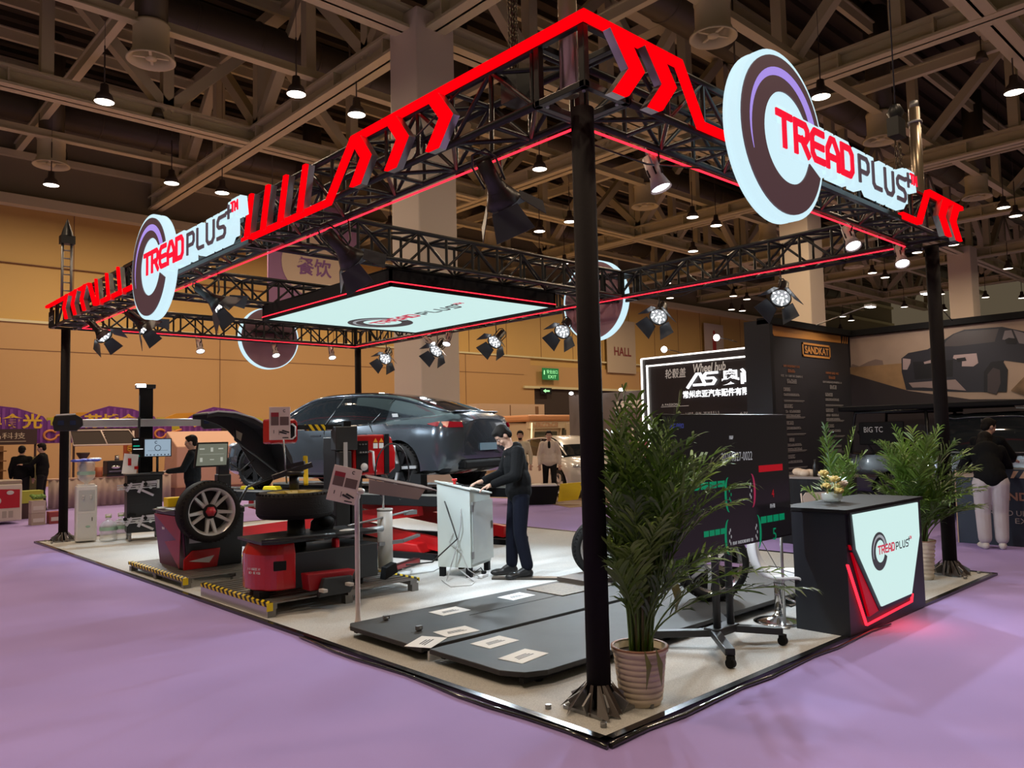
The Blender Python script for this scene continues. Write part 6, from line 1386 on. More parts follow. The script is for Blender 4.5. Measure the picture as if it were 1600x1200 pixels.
palm('large areca palm in a cream ribbed pot beside the near black column', (.25, -.11, FL), 1.76, 78, .56, 5, leaflets=18, lean_=.75)
palm('areca palm in a slim pot behind the lit reception counter', (5.32, .12, FL), 1.60, 70, .72, 9, potr=.14, poth=.40, leaflets=18)
palm('smaller areca palm with few fronds behind the flower bowl', (4.55, .62, FL), 1.55, 14, .40, 12, potr=.13, poth=.30, leaflets=20)
# broad dead leaves hanging from the near pot
m = MB()
for (x, y, s_) in ((.12, -.27, 1), (.20, -.29, -1)):
    m.strip([(x, y, .36), (x-.01, y-.02, .26), (x-.02*s_, y-.02, .15)], [(x+.004, y, .36), (x+.045, y-.015, .27), (x-.018*s_, y-.02, .15)], .001, (0, -1, 0))
tag(m.build('drooping_leaf', mat('olive leaf', (.16, .17, .03), .5)), 'two broad olive leaves hanging over the rim of the near plant pot', 'leaf').matrix_basis = T((-.03, .0, FL))
m = MB(); m.strip([(.55, -.02, .78), (.62, -.06, .70), (.66, -.08, .56), (.66, -.08, .46)], [(.56, -.02, .79), (.70, -.05, .72), (.74, -.08, .58), (.665, -.08, .46)], .001, (0, -1, 0)); tag(m.build('drooping_leaf', mat('olive leaf', ())), 'broad olive leaf hanging at the right of the near palm', 'leaf')
# ================================================================== NEIGHBOURING BOOTHS
DW = mat('charcoal booth wall', (.030, .028, .034), .6); ORG = mat('orange trim', (.60, .26, .06), .5)
m = MB(); m.bb((9.9, 4.3, 0), (13.45, 4.42, 3.66)); tag(m.build('booth_wall', DW), 'charcoal booth wall with orange top band reading SANDKAT', 'booth wall')
m = MB(); m.bb((9.78, 4.2, 0), (9.9, 4.72, 3.66)); tag(m.build('booth_wall', mat('blue black booth wall', (.014, .015, .02), .5)), 'narrow blue black booth wall between the white framed booth and the menu wall', 'booth wall')
m = MB(); m.bb((13.33, -4.5, 0), (13.45, 4.3, 3.70)); tag(m.build('booth_wall', DW), 'long booth wall carrying the desert pickup mural', 'booth wall')
m = MB(); m.bb((13.20, -4.5, 3.58), (13.46, 4.45, 3.70)); m.bb((9.78, 4.18, 3.58), (13.3, 4.45, 3.70)); tag(m.build('top_beam', BLKM), 'black beam along the top of the charcoal booth walls', 'beam')
t = thing('menu_panel', 'SANDKAT panel with orange frame and columns of small white text', 'sign', M=frame((9.9, 4.29, 0), (1, 0, 0), (0, 0, 1)))
m = MB(); m.prism([(.2, 3.38), (3.0, 3.42), (3.0, 3.57), (.0, 3.57)], .006, (0, 0, 0))
for i in range(3): m.prism([(3.07+i*.1, 3.42), (3.11+i*.1, 3.42), (3.15+i*.1, 3.57), (3.11+i*.1, 3.57)], .006)
m.build('orange_band', ORG, t)
m = MB(); m.bb((1.28, 3.18, 0), (2.48, 3.22, .012)); m.bb((1.28, 3.42, 0), (2.48, 3.46, .012)) ; m.bb((1.28, 3.18, 0), (1.32, 3.46, .012)); m.bb((2.44, 3.18, 0), (2.48, 3.46, .012))
for o_ in (m,): pass
fr_ = m.build('logo_frame', ORG, t); fr_.location = (0, -.13, 0)
text('SANDKAT', .15, ORG, t, T((1.88, 3.19, .012)), width=1.02, bold=.03, name='logo_lettering')
DT = mat('dim white print', (.42, .38, .36), .6); OT = mat('dim orange print', (.45, .16, .06), .6)
for cx, top in ((.82, 2.83), (2.52, 2.76)):
    sd0 = int(cx*100); PN = lambda w_, h_, x_, z_, mm, sd_, cj=False, rw=1: scrib(t, x_, z_, w_, h_, mm, sd_, T((0, 0, .004)), cjk=cj, rows=rw)
    PN(.62, .045, cx, top, OT, sd0); PN(.30, .06, cx, top-.09, OT, sd0+1, True); PN(.85, .04, cx, top-.19, DT, sd0+2); PN(.40, .08, cx, top-.29, DT, sd0+3, True)
    z = top-.45
    for i in range(7):
        PN(.30, .07, cx-.20, z, DT, sd0+10+i, True); PN(.62, .05, cx-.04, z-.10, DT, sd0+30+i, True, 1+i % 2)
        m = MB(); m.bb((cx-.35, z-.215, 0), (cx+.45, z-.205, .004)); m.bb((cx-.35, z-.235, 0), (cx+.40, z-.230, .004)); m.build('rule_line', DT, t); z -= .32
for i, (x, y, z, tx, ty, tz) in enumerate([(11.6, 3.1, 3.95, 11.5, 4.3, 2.0), (11.9, 2.2, 4.1, 13.3, 2.6, 2.4), (11.9, -.6, 4.1, 13.3, -.2, 2.4)]):
    q = thing('arm_spotlight', ['white arm spotlight reaching out over the SANDKAT menu wall', 'arm spotlight lighting the left half of the desert mural', 'arm spotlight lighting the truck end of the desert mural'][i], 'spotlight', (x, y, z))
    wl = V(11.6, 4.3, 3.66) if i == 0 else V(13.36, y, 3.62)
    m = MB(); m.tube([(0, 0, 0), wl-V(x, y, z)], .012, 5); m.build('arm', ALU, q); m = MB(); m.box((0, 0, -.02), (.22, .14, .04)); m.build('lamp_head', WPL, q); m = MB(); m.box((0, 0, -.045), (.20, .12, .01)); m.build('lens', GLOWC, q)
    lamp('SPOT', (x, y, z-.08), 60, (1, .88, .78), .08, target=(tx, ty, tz), spot=110, blend=.8, name='arm_light')
# mural
MU = {
'haze' : [(0.04, 3.64), (1.62, 3.65), (1.58, 2.8), (1.17, 2.35), (0.0, 2.78)] ,
'sand_ground' : [(0.0, 2.92), (1.11, 2.92), (1.12, 2.33), (0.82, 2.44), (0.0, 2.78)] ,
'mountain' : [(0.0, 2.9), (0.05, 2.99), (0.2, 2.93), (0.39, 3.01), (0.55, 3.05), (0.69, 3.01), (0.71, 2.86), (0.0, 2.87)] ,
'road' : [(0.0, 2.78), (1.17, 2.35), (2.3, 2.12), (5.0, 2.0), (7.6, 1.95), (7.6, 0.3), (0.0, 0.3)] ,
'sand_spray' : [(3.0, 2.25), (3.35, 2.62), (3.9, 2.75), (4.2, 2.55), (4.6, 2.8), (5.2, 2.5), (5.2, 2.0), (3.3, 2.1)],
'body' : [(1.06, 2.74), (1.07, 3.02), (1.21, 3.12), (1.58, 3.16), (1.88, 3.31), (2.07, 3.42), (2.27, 3.48), (2.92, 3.46), (3.28, 3.33), (3.78, 2.93), (3.76, 2.62), (2.92, 2.82), (2.67, 2.24), (2.28, 2.26), (1.47, 2.33), (1.13, 2.37)] ,
'windshield' : [(1.88, 3.19), (1.94, 3.3), (2.09, 3.41), (2.29, 3.45), (2.86, 3.43), (2.78, 3.19), (2.13, 3.17)] ,
'side_glass' : [(2.91, 3.22), (2.96, 3.38), (3.07, 3.38), (3.13, 3.15)] ,
'side_glass2' : [(3.1, 3.38), (3.26, 3.31), (3.41, 3.06), (3.18, 3.12)] ,
'mirror' : [(2.95, 3.21), (3.02, 3.24), (3.15, 3.21), (3.14, 3.11), (2.98, 3.13)] ,
'headlamp' : [(2.06, 3.0), (2.46, 3.0), (2.48, 2.81), (2.39, 2.75), (2.19, 2.77), (2.2, 2.86), (2.04, 2.94)] ,
'headlamp_dark' : [(2.1, 2.93), (2.26, 2.94), (2.28, 2.87), (2.12, 2.86)] ,
'headlamp2' : [(1.1, 3.02), (1.25, 2.99), (1.24, 2.91), (1.17, 2.78), (1.09, 2.79)] ,
'badge' : [(1.5, 2.91), (1.63, 2.94), (1.63, 2.88), (1.51, 2.87)] ,
'skid' : [(1.19, 2.51), (2.06, 2.52), (2.24, 2.29), (1.47, 2.4), (1.26, 2.41)] ,
'grille' : [(1.29, 2.93), (2.04, 2.91), (2.02, 2.58), (1.31, 2.57)] ,
'arch' : [(2.55, 2.25), (2.57, 2.63), (2.7, 2.81), (2.89, 2.82), (2.97, 2.64), (2.93, 2.23)] ,
'tyre' : [(2.61, 2.24), (2.63, 2.58), (2.73, 2.7), (2.84, 2.65), (2.84, 2.4), (2.76, 2.19)] ,
}
t = thing('wall_mural', 'mural of a dark pickup truck driving through desert sand', 'mural', M=frame((13.32, 4.3, 0), (0, -1, 0), (0, 0, 1)))
SKYM = mat('mural sky', (.46, .33, .25), .6, noise=(.5, .25)); GM = mat('mural ochre sand', (.36, .21, .10), .6, noise=(1.5, .35))
m = MB(); m.prism([(0.02, .3), (7.6, .3), (7.6, 3.57), (0.02, 3.57)], .004); m.build('backdrop_print', SKYM, t)
for i, (k, mm) in enumerate([('mountain', mat('mural mountain', (.26, .18, .15), .6)), ('sand_ground', GM), ('road', mat('mural road', (.035, .025, .028), .6)), ('body', mat('mural truck body', (.028, .028, .040), .5)), ('grille', mat('mural grille', (.012, .012, .016), .5)), ('windshield', mat('mural glass', (.085, .072, .075), .4)), ('side_glass', mat('mural side glass', (.22, .19, .21), .5)), ('side_glass2', mat('mural side glass', ())),
                       ('mirror', mat('mural grille', ())), ('headlamp', mat('mural lamp', (.48, .36, .36), .5)), ('headlamp_dark', mat('mural grille', ())), ('headlamp2', mat('mural lamp', ())), ('badge', mat('mural lamp', ())), ('skid', mat('mural bumper', (.34, .25, .24), .5)), ('arch', mat('mural grille', ())), ('tyre', mat('mural tyre', (.06, .045, .05), .6)), ('sand_spray', mat('mural dust', (.20, .12, .065), .6, noise=(4, .5)))]):
    m = MB(); m.prism([(a, max(.3, b)) for a, b in MU[k]][::-1] if False else [(a, max(.3, b)) for a, b in MU[k]], .002+.0012*i, (0, 0, .004)); m.build('printed_'+k.rstrip('2'), mm, t)
random.seed(2); m = MB()
for i in range(60):
    x, z = 3.3+random.random()*2.2, 1.95+random.random()*.85; a = random.uniform(-.3, .5); l_ = random.uniform(.08, .38); m.prism([(x, z), (x+l_*math.cos(a), z+l_*math.sin(a)-.03), (x+l_*1.1*math.cos(a), z+l_*math.sin(a)+.03), (x+l_*.5, z+l_*.5*math.sin(a)+.07)], .03)
m.build('printed_splash', mat('mural splash', (.44, .28, .15), .6), t)
# navy counter
t = thing('booth_counter', 'navy booth counter with SANDKAT lettering behind the person in grey trousers', 'counter', M=frame((8.50, .78, 0), (0, -1, 0), (0, 0, 1)))
m = MB(); m.bb((0, 0, -.5), (2.6, .90, 0)); m.build('body', mat('navy counter paint', (.022, .032, .055), .5), t, bevel=.004)
m = MB(); m.bb((-.02, .90, -.52), (2.62, 1.02, .02)); m.build('top_band', mat('navy counter paint', ()), t)
m = MB(); m.bb((0, .905, .021), (.30, 1.0, .024)); m.prism([(.68, .905), (2.6, .905), (2.6, 1.0), (.72, 1.0)], .004, (0, 0, .02)); m.build('tan_band', mat('tan band', (.55, .36, .24), .5), t)
m = MB()
for i in range(9): m.prism([(.72+i*.16, .905), (.78+i*.16, .905), (.84+i*.16, 1.0), (.78+i*.16, 1.0)], .006, (0, 0, .021))
m.build('dark_slash', mat('navy counter paint', ()), t)
m = MB(); m.bb((-.012, 0, -.01), (-.0, .9, .004)); m.build('edge_strip', mat('tan band', ()), t)
text('SANDKAT', .11, mat('copper lettering', (.40, .22, .16), .4, .3), t, T((.82, .66, .006)), width=.75, bold=.03); text('OFFROAD ULTIMATE', .07, mat('dim white print', ()), t, T((.70, .44, .006)), width=.95); text('EXPERTS', .07, mat('dim white print', ()), t, T((.95, .34, .006)), width=.5)
t = thing('poseur_table', 'tall table with black cloth behind the reception counter', 'table', (7.35, 2.2, 0))
m = MB(); m.bb((-.35, -.42, .92), (.35, .42, .95)); m.build('table_top', mat('grey top', (.25, .2, .18), .5), t)
m = MB(); P = []
for i in range(48):
    s_ = i/48*4; q = int(s_); f_ = s_-q; x, y = [(-.34+.68*f_, -.41), (.34, -.41+.82*f_), (.34-.68*f_, .41), (-.34, .41-.82*f_)][q]; w_ = 1+.03*math.sin(i*2.0); P.append((x*w_, y*w_))
m.prism(P, .92, (0, 0, 0)); m.build('black_skirt', mat('black table cloth', (.01, .01, .012), .9), t)
for i, (y, s_) in enumerate([(.12, 'crumpled beige plastic bag lying on the tall black table'), (-.25, 'folded beige bag on the right of the tall black table')]):
    t = thing('paper_bag', s_, 'bag', (7.2, 2.2+y, .95), .3*i); m = MB(); random.seed(i)
    for k in range(6): m.ell((random.uniform(-.05, .05), random.uniform(-.12, .12), .03+random.uniform(0, .03)*(1-i)), (.07, .09, .035+.02*(1-i)), 8, 6)
    m.build('bag', mat('beige plastic', (.66, .50, .38), .6), t)
t = thing('bottle', 'dark bottle standing between the bags on the tall table', 'bottle', (7.12, 2.13, .95)); m = MB(); m.lathe([(0, 0), (.035, 0), (.035, .15), (.014, .2), (.014, .24), (0, .24)], n=16); m.build('glass', BLK, t)
t = thing('folding_chair', 'white folding chair in front of the tall black table', 'chair', (6.55, 1.72, FL*0), -.6)
WF = mat('pale chair plastic', (.60, .50, .46), .5)
m = MB(); m.prism([(-.20, .55), (.20, .55), (.21, .72), (.17, .77), (-.17, .77), (-.21, .72)], .015, (0, .22, 0), (1, 0, 0), (0, 0, 1)); m.build('backrest', WF, t)
m = MB(); m.bb((-.20, -.2, .42), (.20, .18, .445)); m.build('seat', mat('cream chair seat', (.75, .58, .44), .5), t, bevel=.008)
for s_ in (-1, 1):
    m = MB(); m.tube([(s_*.22, .24, .76), (s_*.22, .2, .45), (s_*.22, -.2, 0)], .011, 6); m.build('leg', WF, t)
    m = MB(); m.tube([(s_*.2, -.1, .43), (s_*.2, .24, 0)], .011, 6); m.build('leg', WF, t)
t = thing('barrier_post', 'slim chrome post standing beside the reception counter', 'post', (2.44, .14, FL)); m = MB(); m.cyl((0, 0, .0), (0, 0, .98), .012, 10); m.lathe([(0, .98), (.018, .98), (.018, 1.01), (0, 1.02)], n=12); m.lathe([(0, 0), (.04, 0), (.04, .012), (.012, .02)], n=16); m.build('tube', ALU, t)

# ---- white framed black booth
t = thing('framed_booth_wall', 'black booth wall with white lit frame and 轮毂盖 Wheel hub lettering', 'booth wall', M=frame((11.25, 8.28, 0), (0, -1, 0), (0, 0, 1)))
m = MB(); m.bb((0, 0, -.1), (3.1, 3.36, 0)); m.build('wall_panel', mat('brown black panel', (.020, .014, .014), .4), t)
TUB = mat('white led tube', (.5, .5, .5), .4, emit=(1, .97, .9), es=2.6)
m = MB(); m.beam((.0, 3.34, .03), (3.1, 3.34, .03), .03, .03); m.beam((.14, 3.16, .03), (3.1, 3.16, .03), .03, .03); m.beam((.0, 0, .03), (0, 3.34, .03), .03, .03); m.beam((.16, 0, .03), (.16, 3.18, .03), .03, .03); m.build('led_tube', TUB, t)
LW = mat('lit white lettering', (.5, .5, .5), .4, emit=(.95, .97, 1), es=1.5); PW = mat('pale printed letters', (.55, .5, .45), .5, emit=(.3, .28, .25), es=.5)
text('轮毂盖', .22, PW, t, T((.93, 2.94, .01)), width=.56, bold=.008, shear=.15); text('Wheel hub', .19, PW, t, T((1.82, 3.01, .01)), width=.82, bold=.02, shear=.2)
m = MB(); z = .02; ribbon(m, [(1.28, 2.60), (1.52, 2.88), (1.60, 2.88), (1.72, 2.64)], .05, z, .05); ribbon(m, [(1.45, 2.64), (1.92, 2.64), (1.98, 2.72), (1.93, 2.77), (1.74, 2.77), (1.70, 2.83), (1.76, 2.88), (2.02, 2.88)], .05, z, .05); m.build('as_logo', LW, t)
text('奥尚', .34, LW, t, T((2.55, 2.76, .05)), width=.85, bold=.05); text('常州忠亚汽车配件有限公司', .17, LW, t, T((2.12, 2.44, .05)), width=1.95, bold=.03)
text('LIFE ON WHEELS', .05, PW, t, T((1.6, 2.02, .01)), width=.85, spacing=1.6); text('A PASSION', .05, PW, t, T((.75, 2.24, .01)), width=.45); text('A PASSION', .05, PW, t, T((2.75, 1.98, .01)), width=.45)
m = MB(); m.bb((.5, 2.19, 0), (1.25, 2.2, .006)); m.bb((2.35, 1.92, 0), (3.0, 1.93, .006)); m.build('rule_line', PW, t)
for i in range(5): m = MB(); m.bb((.9+.05*i, 1.9-.12*i, 0), (2.2-.04*i, 1.905-.12*i, .003)); m.build('rule_line', mat('dim rule', (.08, .06, .055), .5), t)
m = MB(); m.bb((.02, .9, .045), (.12, 1.5, .05)); m.build('red_notice', mat('pink notice', (.6, .15, .2), .5), t)
for i, (x, z) in enumerate([(.95, 3.50), (2.3, 3.62)]):
    q = thing('arm_spotlight', ['small round arm spotlight on the left of the white framed booth', 'bright round arm spotlight on the right of the white framed booth'][i], 'spotlight', (11.1, 8.28-x, z-.14)); m = MB(); m.tube([(.1, -.25, 0), (-.1, -.15, .06), (-.2, 0, .1)], .008, 5); m.build('arm', BLK, q); m = MB(); m.ell((-.25, .02, .1), (.06, .07, .07)); m.build('bulb', GLOWC, q)
t = thing('side_display_wall', 'grey booth wall with white lettering seen behind the palm top', 'booth wall', M=frame((18.5, 17.6, 0), (0, -1, 0), (0, 0, 1)))
m = MB(); m.bb((0.2, 0, -.1), (5.5, 3.1, 0)); m.build('wall_panel', mat('grey booth panel', (.11, .095, .10), .6), t)
m = MB(); m.prism([(2.42, 2.50), (4.3, 2.50), (4.36, 2.76), (2.55, 2.76)], .01); m.build('white_slanted_panel', mat('white print', (.7, .65, .65), .5), t); scrib(t, 3.0, 2.63, .7, .14, INK, 12, T((0, 0, .011)), cjk=True); scrib(t, 3.25, 2.3, 1.5, .06, mat('dusty pink print', (.35, .26, .28), .6), 13, T((0, 0, .005)), rows=3)
m = MB(); m.bb((3.2, 1.25, 0), (4.0, 1.8, .03)); m.build('white_frame', mat('white print', ()), t); m = MB(); m.bb((3.3, 1.32, .03), (3.9, 1.73, .035)); m.build('dark_picture', BLKM, t)
for i in range(3):
    q = thing('clip_lamp', 'small glowing clip lamp on top of the grey display wall', 'spotlight', (18.2, 17.0-i*1.2, 3.15), group='clip lamps on the grey display wall'); m = MB(); m.ell((0, 0, 0), (.07, .09, .06)); m.build('bulb', GLOWC, q); m = MB(); m.tube([(.25, 0, -.1), (.1, 0, .06), (0, 0, .0)], .012, 5); m.build('arm', BLK, q)
# ---- food truck
t = thing('food_truck', 'cream food truck with orange roof edge and round lettering band', 'food truck', (17.95, 19.2, 0), 0)
CT = mat('cream truck body', (.62, .50, .34), .5); OTR = mat('orange roof edge', (.58, .27, .12), .5); WG = mat('warm window', (.10, .10, .07), .2)
m = MB(); m.bb((.15, 0, .35), (1.9, 2.6, 2.1)); m.bb((2.1, -.2, .35), (5.4, 2.6, 2.1)); m.build('body', CT, t, bevel=.03)
m = MB(); m.bb((-.02, -.15, 2.15), (5.5, 2.7, 2.42)); m.build('roof', OTR, t, bevel=.08)
m = MB(); m.bb((.08, -.10, 1.88), (5.45, .1, 2.15)); m.build('sign_band', mat('cream band', (.66, .55, .38), .5), t)
scrib(t, 0, 0, 1.5, .19, mat('peach print', (.70, .36, .20), .5), 14, frame((1.0, -.11, 2.02), (1, 0, 0), (0, 0, 1)), 'band_lettering', cjk=True); scrib(t, 0, 0, 1.1, .19, mat('violet print', (.45, .28, .42), .5), 15, frame((2.7, -.11, 2.02), (1, 0, 0), (0, 0, 1)), 'band_lettering', cjk=True)
m = MB(); m.bb((.42, -.02, 1.0), (1.7, .05, 1.75)); m.bb((1.95, -.15, .95), (2.25, -.05, 1.8)); m.bb((2.5, -.22, 1.35), (3.6, -.15, 1.8)); m.bb((2.5, -.22, .95), (3.6, -.15, 1.28)); m.build('window', WG, t)
for x in (.3, 1.85): m = MB(); m.beam((x-.12, -.04, .5), (x+.05, -.06, 2.0), .08, .05); m.build('corner_post', CT, t)
for x in (1.0, 4.4): m = MB(); m.cyl((x, -.1, .35), (x, .15, .35), .35, 20); m.build('wheel', RUB, t)
m = MB(); m.tube([(.0, -.2, .6), (.12, -.18, 2.1)], .03, 6); m.build('light_strip', mat('warm strip', (.5, .5, .4), .5, emit=(1, .8, .45), es=1.2), t)
t = thing('container_box', 'pale rectangular cabin behind the roof of the food truck', 'cabin', (19.2, 23.0, 0)); m = MB(); m.bb((-.4, 0, 0), (3.6, 2.5, 3.05)); m.build('cabin_body', mat('pale cabin', (.60, .46, .33), .6), t); m = MB(); m.bb((1.4, -.02, 2.3), (1.43, 0, 3.0)); m.bb((3.0, -.02, 2.6), (3.2, 0, 2.95)); m.build('cabin_trim', SEAM, t)
t = thing('ramp_stand', 'low black and yellow ramp stand in the aisle behind the carpet', 'ramp', (9.86, 10.05, 0.006), -.72)
m = MB(); m.prism([(-.9, 0), (.1, 0), (.2, .42), (-.85, .42)], .6, (0, .3, 0), (1, 0, 0), (0, 0, 1)); m.build('black_base', BLKM, t)
m = MB(); m.prism([(.15, .06), (.62, .10), (.72, .40), (.68, .44), (.72, .50), (.22, .47), (.2, .38)], .05, (0, -.32, 0), (1, 0, 0), (0, 0, 1)); m.build('yellow_flap', YEL, t)
m = MB(); m.bb((-.9, -.31, .42), (.15, .3, .45)); m.build('white_top', WPL, t)

# ---- food stalls along the far side
PU = mat('purple banner cloth', (.16, .03, .26), .7); PUL = mat('purple banner light pleat', (.26, .07, .38), .7); OG = mat('orange banner', (.75, .36, .03), .6); YG = mat('yellow green banner', (.55, .50, .04), .6); YT = mat('golden letters', (.85, .52, .05), .5); BRP = mat('brown fascia', (.06, .03, .028), .6)
def banner(x, y, label, w_=2.9, side=1, txt='苏博食光', low=None):
    t = thing('stall_banner', label, 'banner', M=frame((x, y, 0), (1, 0, 0), (0, 0, 1)), group='purple banners over the food stalls')
    m = MB(); P = [(-w_*.52, 1.7), (w_*.52, 1.7), (w_*.52, 2.15), (w_*.40, 2.2), (w_*.34, 2.45), (w_*.12, 2.68), (-w_*.1, 2.76), (-w_*.25, 2.62), (-w_*.36, 2.45), (-w_*.45, 2.2), (-w_*.52, 2.1)]
    m.prism(P, .05); m.build('purple_cloth', PU, t)
    m = MB()
    for i in range(16): xx = -w_*.5+i*w_/16; zt = float(np.interp(xx, [-w_*.52, -w_*.36, -w_*.1, w_*.12, w_*.34, w_*.52], [2.1, 2.4, 2.72, 2.62, 2.4, 2.1])); m.bb((xx, 1.71, .05), (xx+w_/40, zt, .062))
    m.build('pleat', PUL, t)
    m = MB(); m.prism([(w_*.36, 2.1), (w_*.62, 2.02), (w_*.60, 2.22), (w_*.44, 2.42), (w_*.38, 2.42)], .04, (0, 0, -.06)); m.build('yellow_leaf', YG, t)
    m = MB(); m.prism([(-w_*.95, 2.05), (-w_*.2, 2.1), (-w_*.15, 2.6), (-w_*.5, 2.55)], .04, (0, 0, -.05)); m.build('orange_leaf', OG, t)
    text(txt, .42, YT, t, T((0.0, 2.32, .07)), width=w_*.66, bold=.03)
    m = MB(); m.tube([(w_*.40+.16*math.cos(a)*(1+.0*a), 1.92+.13*math.sin(a), .07) for a in np.linspace(.6, 6.2, 16)]+[(w_*.62, 2.05, .07)], .035, 5); m.build('orange_scroll', mat('orange scroll', (.75, .28, .08), .6), t)
    return t
def fascia(x, y, w_, txt, label):
    t = thing('stall_fascia', label, 'sign', M=frame((x, y, 0), (1, 0, 0), (0, 0, 1))); m = MB(); m.bb((-w_/2, 1.68, 0), (w_/2, 2.10, .05)); m.build('board', BRP, t); m = MB(); m.bb((-w_/2, 0, 0), (-w_/2+.05, 1.7, -.05)); m.bb((w_/2-.05, 0, 0), (w_/2, 1.7, -.05)); m.build('post', BRP, t); text(txt, .17, mat('cream letters', (.66, .55, .42), .5), t, T((.05, 1.92, .055)), width=w_*.62)
    m = MB(); m.bb((-w_*.3, 1.76, .05), (w_*.35, 1.775, .056)); m.build('small_text', mat('cream letters', ()), t)
banner(.85, 21.9, 'purple pleated stall banner with golden characters at the far left edge'); banner(3.85, 22.0, 'purple pleated stall banner behind the alignment machine beam'); banner(7.0, 22.1, 'purple pleated stall banner above the balancer hood'); banner(19.0, 24.5, 'purple stall banner right of the dark sedan')
fascia(.75, 21.6, 1.75, '佳品科技', 'brown stall board with pale characters at far left'); fascia(3.5, 21.7, 1.9, '三食', 'brown stall board behind the silver camera beam'); fascia(7.6, 21.8, 1.5, '清大师火锅', 'brown stall board behind the balancer hood')
t = thing('stall_canopy', 'white framed black glass canopy over the coffee stall', 'canopy', (2.95, 20.4, 0))
for k in (0, 1):
    m = MB(); x = -.8+k*.82; m.add([(x, -.45, 1.62), (x+.78, -.45, 1.62), (x+.74-.1*k, .0, 2.0), (x+.02, .0, 2.0), (x, -.45, 1.64), (x+.78, -.45, 1.64), (x+.74-.1*k, 0, 2.02), (x+.02, 0, 2.02)], [(3, 2, 1, 0), (4, 5, 6, 7), (0, 1, 5, 4), (1, 2, 6, 5), (2, 3, 7, 6), (3, 0, 4, 7)]); m.build('dark_panel', mat('smoked panel', (.03, .018, .014), .9), t)
m = MB(); m.tube([(-.82, -.46, 1.62), (.82, -.46, 1.62), (.68, 0, 2.02), (-.8, 0, 2.02)], .022, 5, closed=True); m.tube([(0, -.46, 1.63), (-.04, 0, 2.02)], .022, 5); m.build('white_frame', mat('warm white frame', (.62, .5, .45), .5), t)
for x in (-.8, .8): m = MB(); m.cyl((x, 0, 0), (x, 0, 2.0), .03, 8); m.build('post', mat('warm white frame', ()), t)
t = thing('stall_table', 'long stall table with a pleated beige skirt behind the dispenser', 'table', (3.1, 20.1, 0))
m = MB(); m.bb((-1.6, -.35, .74), (1.5, .35, .77)); m.build('table_top', mat('beige top', (.50, .33, .24), .6), t)
m = MB(); A = [(-1.58+i*.035, -.34+.03*math.sin(i*1.3), .02) for i in range(88)]; B = [(p[0], p[1]*.5-.17, .75) for p in A]; m.smooth = True; m.strip(A, B, .01, (0, 1, 0)); m.build('pleated_skirt', mat('beige pleated cloth', (.42, .32, .27), .8), t)
t = thing('espresso_machine', 'black and chrome espresso machine on the stall table', 'coffee machine', (3.2, 19.95, .77))
m = MB(); m.bb((-.3, -.2, .05), (.3, .2, .42)); m.bb((-.32, -.24, 0), (.32, .22, .06)); m.build('body', BLK, t, bevel=.02); m = MB(); m.bb((-.26, -.23, .12), (.26, -.2, .16)); m.ell((-.1, -.25, .25), (.12, .05, .05)); m.ell((.14, -.25, .2), (.1, .05, .04)); m.cyl((0, 0, .42), (0, 0, .56), .06, 12); m.build('chrome_part', CHR, t)
t = thing('coffee_grinder', 'dark funnel shaped grinder on the stall shelf by the black column', 'grinder', (2.35, 19.9, .77)); m = MB(); m.lathe([(.08, 0), (.09, .3), (.04, .42), (.16, .62), (.16, .66), (0, .66)], n=18); m.build('body', mat('brown black plastic', (.04, .022, .015), .5), t)
t = thing('orange_cup', 'orange brown container beside the espresso machine', 'container', (2.72, 19.85, .77)); m = MB(); m.lathe([(0, 0), (.09, 0), (.1, .26), (0, .26)], n=16); m.build('body', mat('orange brown plastic', (.42, .13, .05), .5), t)
t = thing('dried_flowers', 'beige dried grass bunch right of the espresso machine', 'dried grass', (3.75, 20.0, .77)); m = MB(); random.seed(3)
for i in range(30): a = random.uniform(0, 6.28); m.tube([(0, 0, 0), (.1*math.cos(a), .1*math.sin(a), .35), (.2*math.cos(a), .2*math.sin(a), random.uniform(.45, .65))], [.004, .02, .03], 4)
m.build('stalks', mat('dried grass', (.45, .30, .18), .9), t)
t = thing('wall_poster', 'orange red hanging poster strip beside the mast of the alignment machine', 'poster', (4.1, 21.4, 0)); m = MB(); m.bb((-.3, 0, .7), (.3, .03, 1.75)); m.build('sheet', mat('orange red poster', (.42, .08, .02), .6), t); scrib(t, 0, .25, .4, .16, mat('golden letters', (.85, .52, .05), .5), 16, frame((0, -.01, 1.25), (1, 0, 0), (0, 0, 1)), cjk=True, rows=3)
t = thing('covered_counter', 'long pink beige covered box counter behind the seated technician', 'counter', (6.0, 20.6, 0)); m = MB(); m.add([(-1.2, -.6, .3), (1.6, -.6, .3), (1.6, .5, .3), (-1.2, .5, .3), (-1.2, -.6, 1.52), (1.6, -.6, 1.50), (1.2, .5, 1.98), (-1.1, .5, 1.98)], [(3, 2, 1, 0), (4, 5, 6, 7), (0, 1, 5, 4), (1, 2, 6, 5), (2, 3, 7, 6), (3, 0, 4, 7)]); m.build('cover', mat('pink beige cover', (.58, .34, .24), .7), t, bevel=.03)
m = MB(); m.bb((-1.25, -.65, 0), (1.65, .5, .35)); m.build('base', mat('brown base', (.2, .08, .06), .6), t)
t = thing('freezer', 'white chest freezer with a red ice cream panel at the left edge', 'freezer', (-.35, 16.3, 0), .08)
m = MB(); m.bb((-.7, 0, .06), (.63, .7, .84)); m.build('body', mat('warm white freezer', (.62, .56, .50), .4), t, bevel=.03); m = MB(); m.bb((-.7, .02, .84), (.63, .7, .92)); m.build('lid', mat('grey lid', (.35, .28, .22), .4), t, bevel=.02)
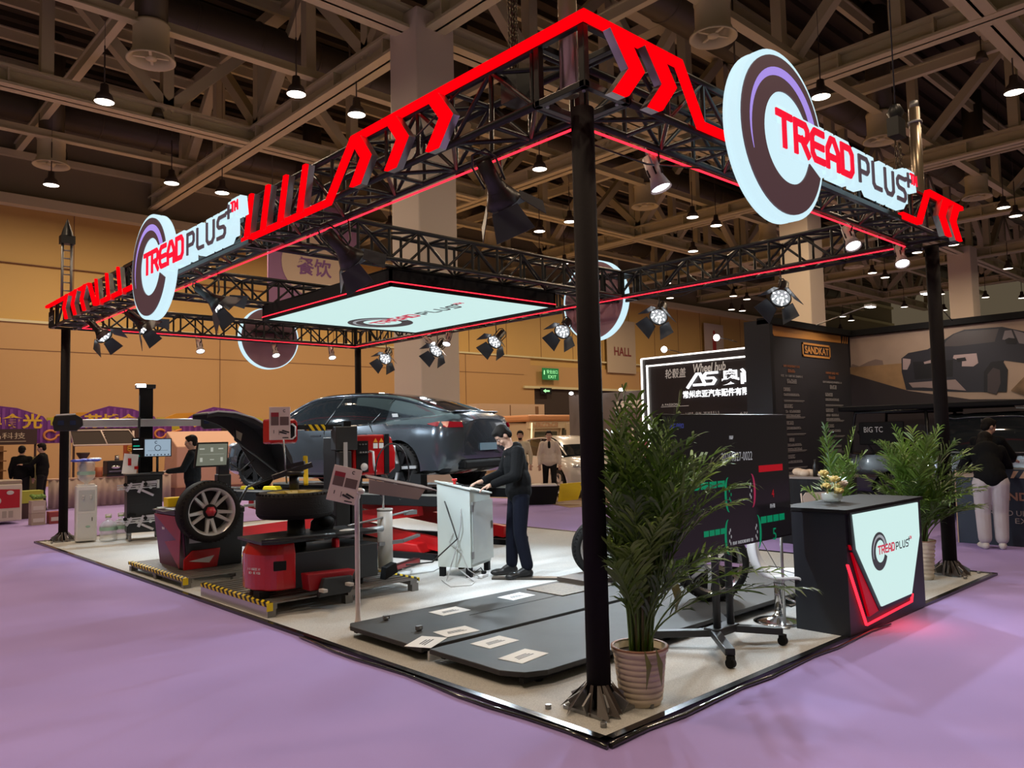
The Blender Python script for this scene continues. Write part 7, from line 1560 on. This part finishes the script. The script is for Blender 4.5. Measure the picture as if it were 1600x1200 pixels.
m = MB(); m.prism([(-.66, .34), (.58, .34), (.58, .72), (-.1, .76), (-.66, .7)], .006, (0, 0, 0), (1, 0, 0), (0, 0, 1)); m.build('red_panel', mat('ice cream red', (.45, .012, .03), .4), t)
m = MB(); m.ell((.40, -.012, .66), (.07, .004, .045)); m.ell((.12, -.012, .5), (.12, .004, .09)); m.build('white_mark', mat('pale print', ()), t); m = MB(); m.ell((.08, -.018, .52), (.07, .003, .08)); m.build('ice_cream_print', mat('chocolate print', (.05, .02, .015), .5), t)
m = MB(); [m.bb((-.1+i*.12, -.006, .14), (-.02+i*.12, .0, .28)) for i in range(5)]; m.build('price_label', mat('grey print', (.4, .36, .32), .6), t)
for i, (x, z, c) in enumerate([(.42, 0, (.42, .34, .28)), (.42, .25, (.5, .42, .36)), (.75, 0, (.30, .05, .05))]):
    t = thing('cardboard_box', ['beige storage box on the floor beside the freezer', 'upper beige storage box carrying green vegetables', 'dark red carton behind the foot of the far left column'][i], 'box', (x, 15.7, z)); m = MB(); m.bb((-.13, -.13, 0), (.13, .13, .245)); m.build('carton', mat('box colour %d' % i, c, .7), t); m = MB(); m.bb((-.10, -.134, .06), (.1, -.13, .14)); m.build('label', mat('pale label', (.6, .55, .5), .6), t)
t = thing('vegetables', 'bunch of green leafy vegetables on the stacked boxes', 'vegetables', (.42, 15.7, .5)); m = MB(); random.seed(9)
for i in range(16): m.ell((random.uniform(-.12, .12), random.uniform(-.1, .1), .05+random.uniform(0, .06)), (.06, .03, .035), 7, 5, Matrix.Rotation(i, 3, 'Z'))
m.build('leaves', mat('lettuce green', (.16, .30, .05), .6), t)
t = thing('food_shelf', 'warm lit bread shelf stall at the far left edge', 'shelf', (.0, 20.6, 0)); m = MB(); m.bb((-1.2, 0, 0), (.75, .5, .75)); m.bb((-1.2, .4, .75), (.75, .5, 1.65)); [m.bb((-1.2, .0, z), (.75, .5, z+.03)) for z in (1.0, 1.25, 1.5)]; m.build('shelf_unit', mat('warm wood', (.20, .09, .03), .6), t); m = MB(); [m.ell((-1+i*.19, .1, 1.07), (.1, .12, .05), 8, 5) for i in range(9)]; m.build('bread', mat('bread crust', (.52, .30, .14), .7), t)
m = MB(); m.bb((-.0, -.5, .0), (.38, -.35, 1.35)); tag(m.build('fridge_cabinet', mat('olive fridge', (.22, .20, .08), .4)), 'olive patterned fridge cabinet behind the two stall workers', 'cabinet').matrix_basis = T((1.05, 20.7, 0))
t = thing('green_crate', 'yellow green crate stack beside the freezer', 'crate', (.55, 17.6, 0)); m = MB(); m.bb((-.35, -.2, .35), (.35, .2, .62)); m.build('tray', mat('yellow green plastic', (.40, .42, .05), .5), t); m = MB(); m.bb((-.3, -.18, 0), (.3, .18, .35)); m.build('base', BRP, t)
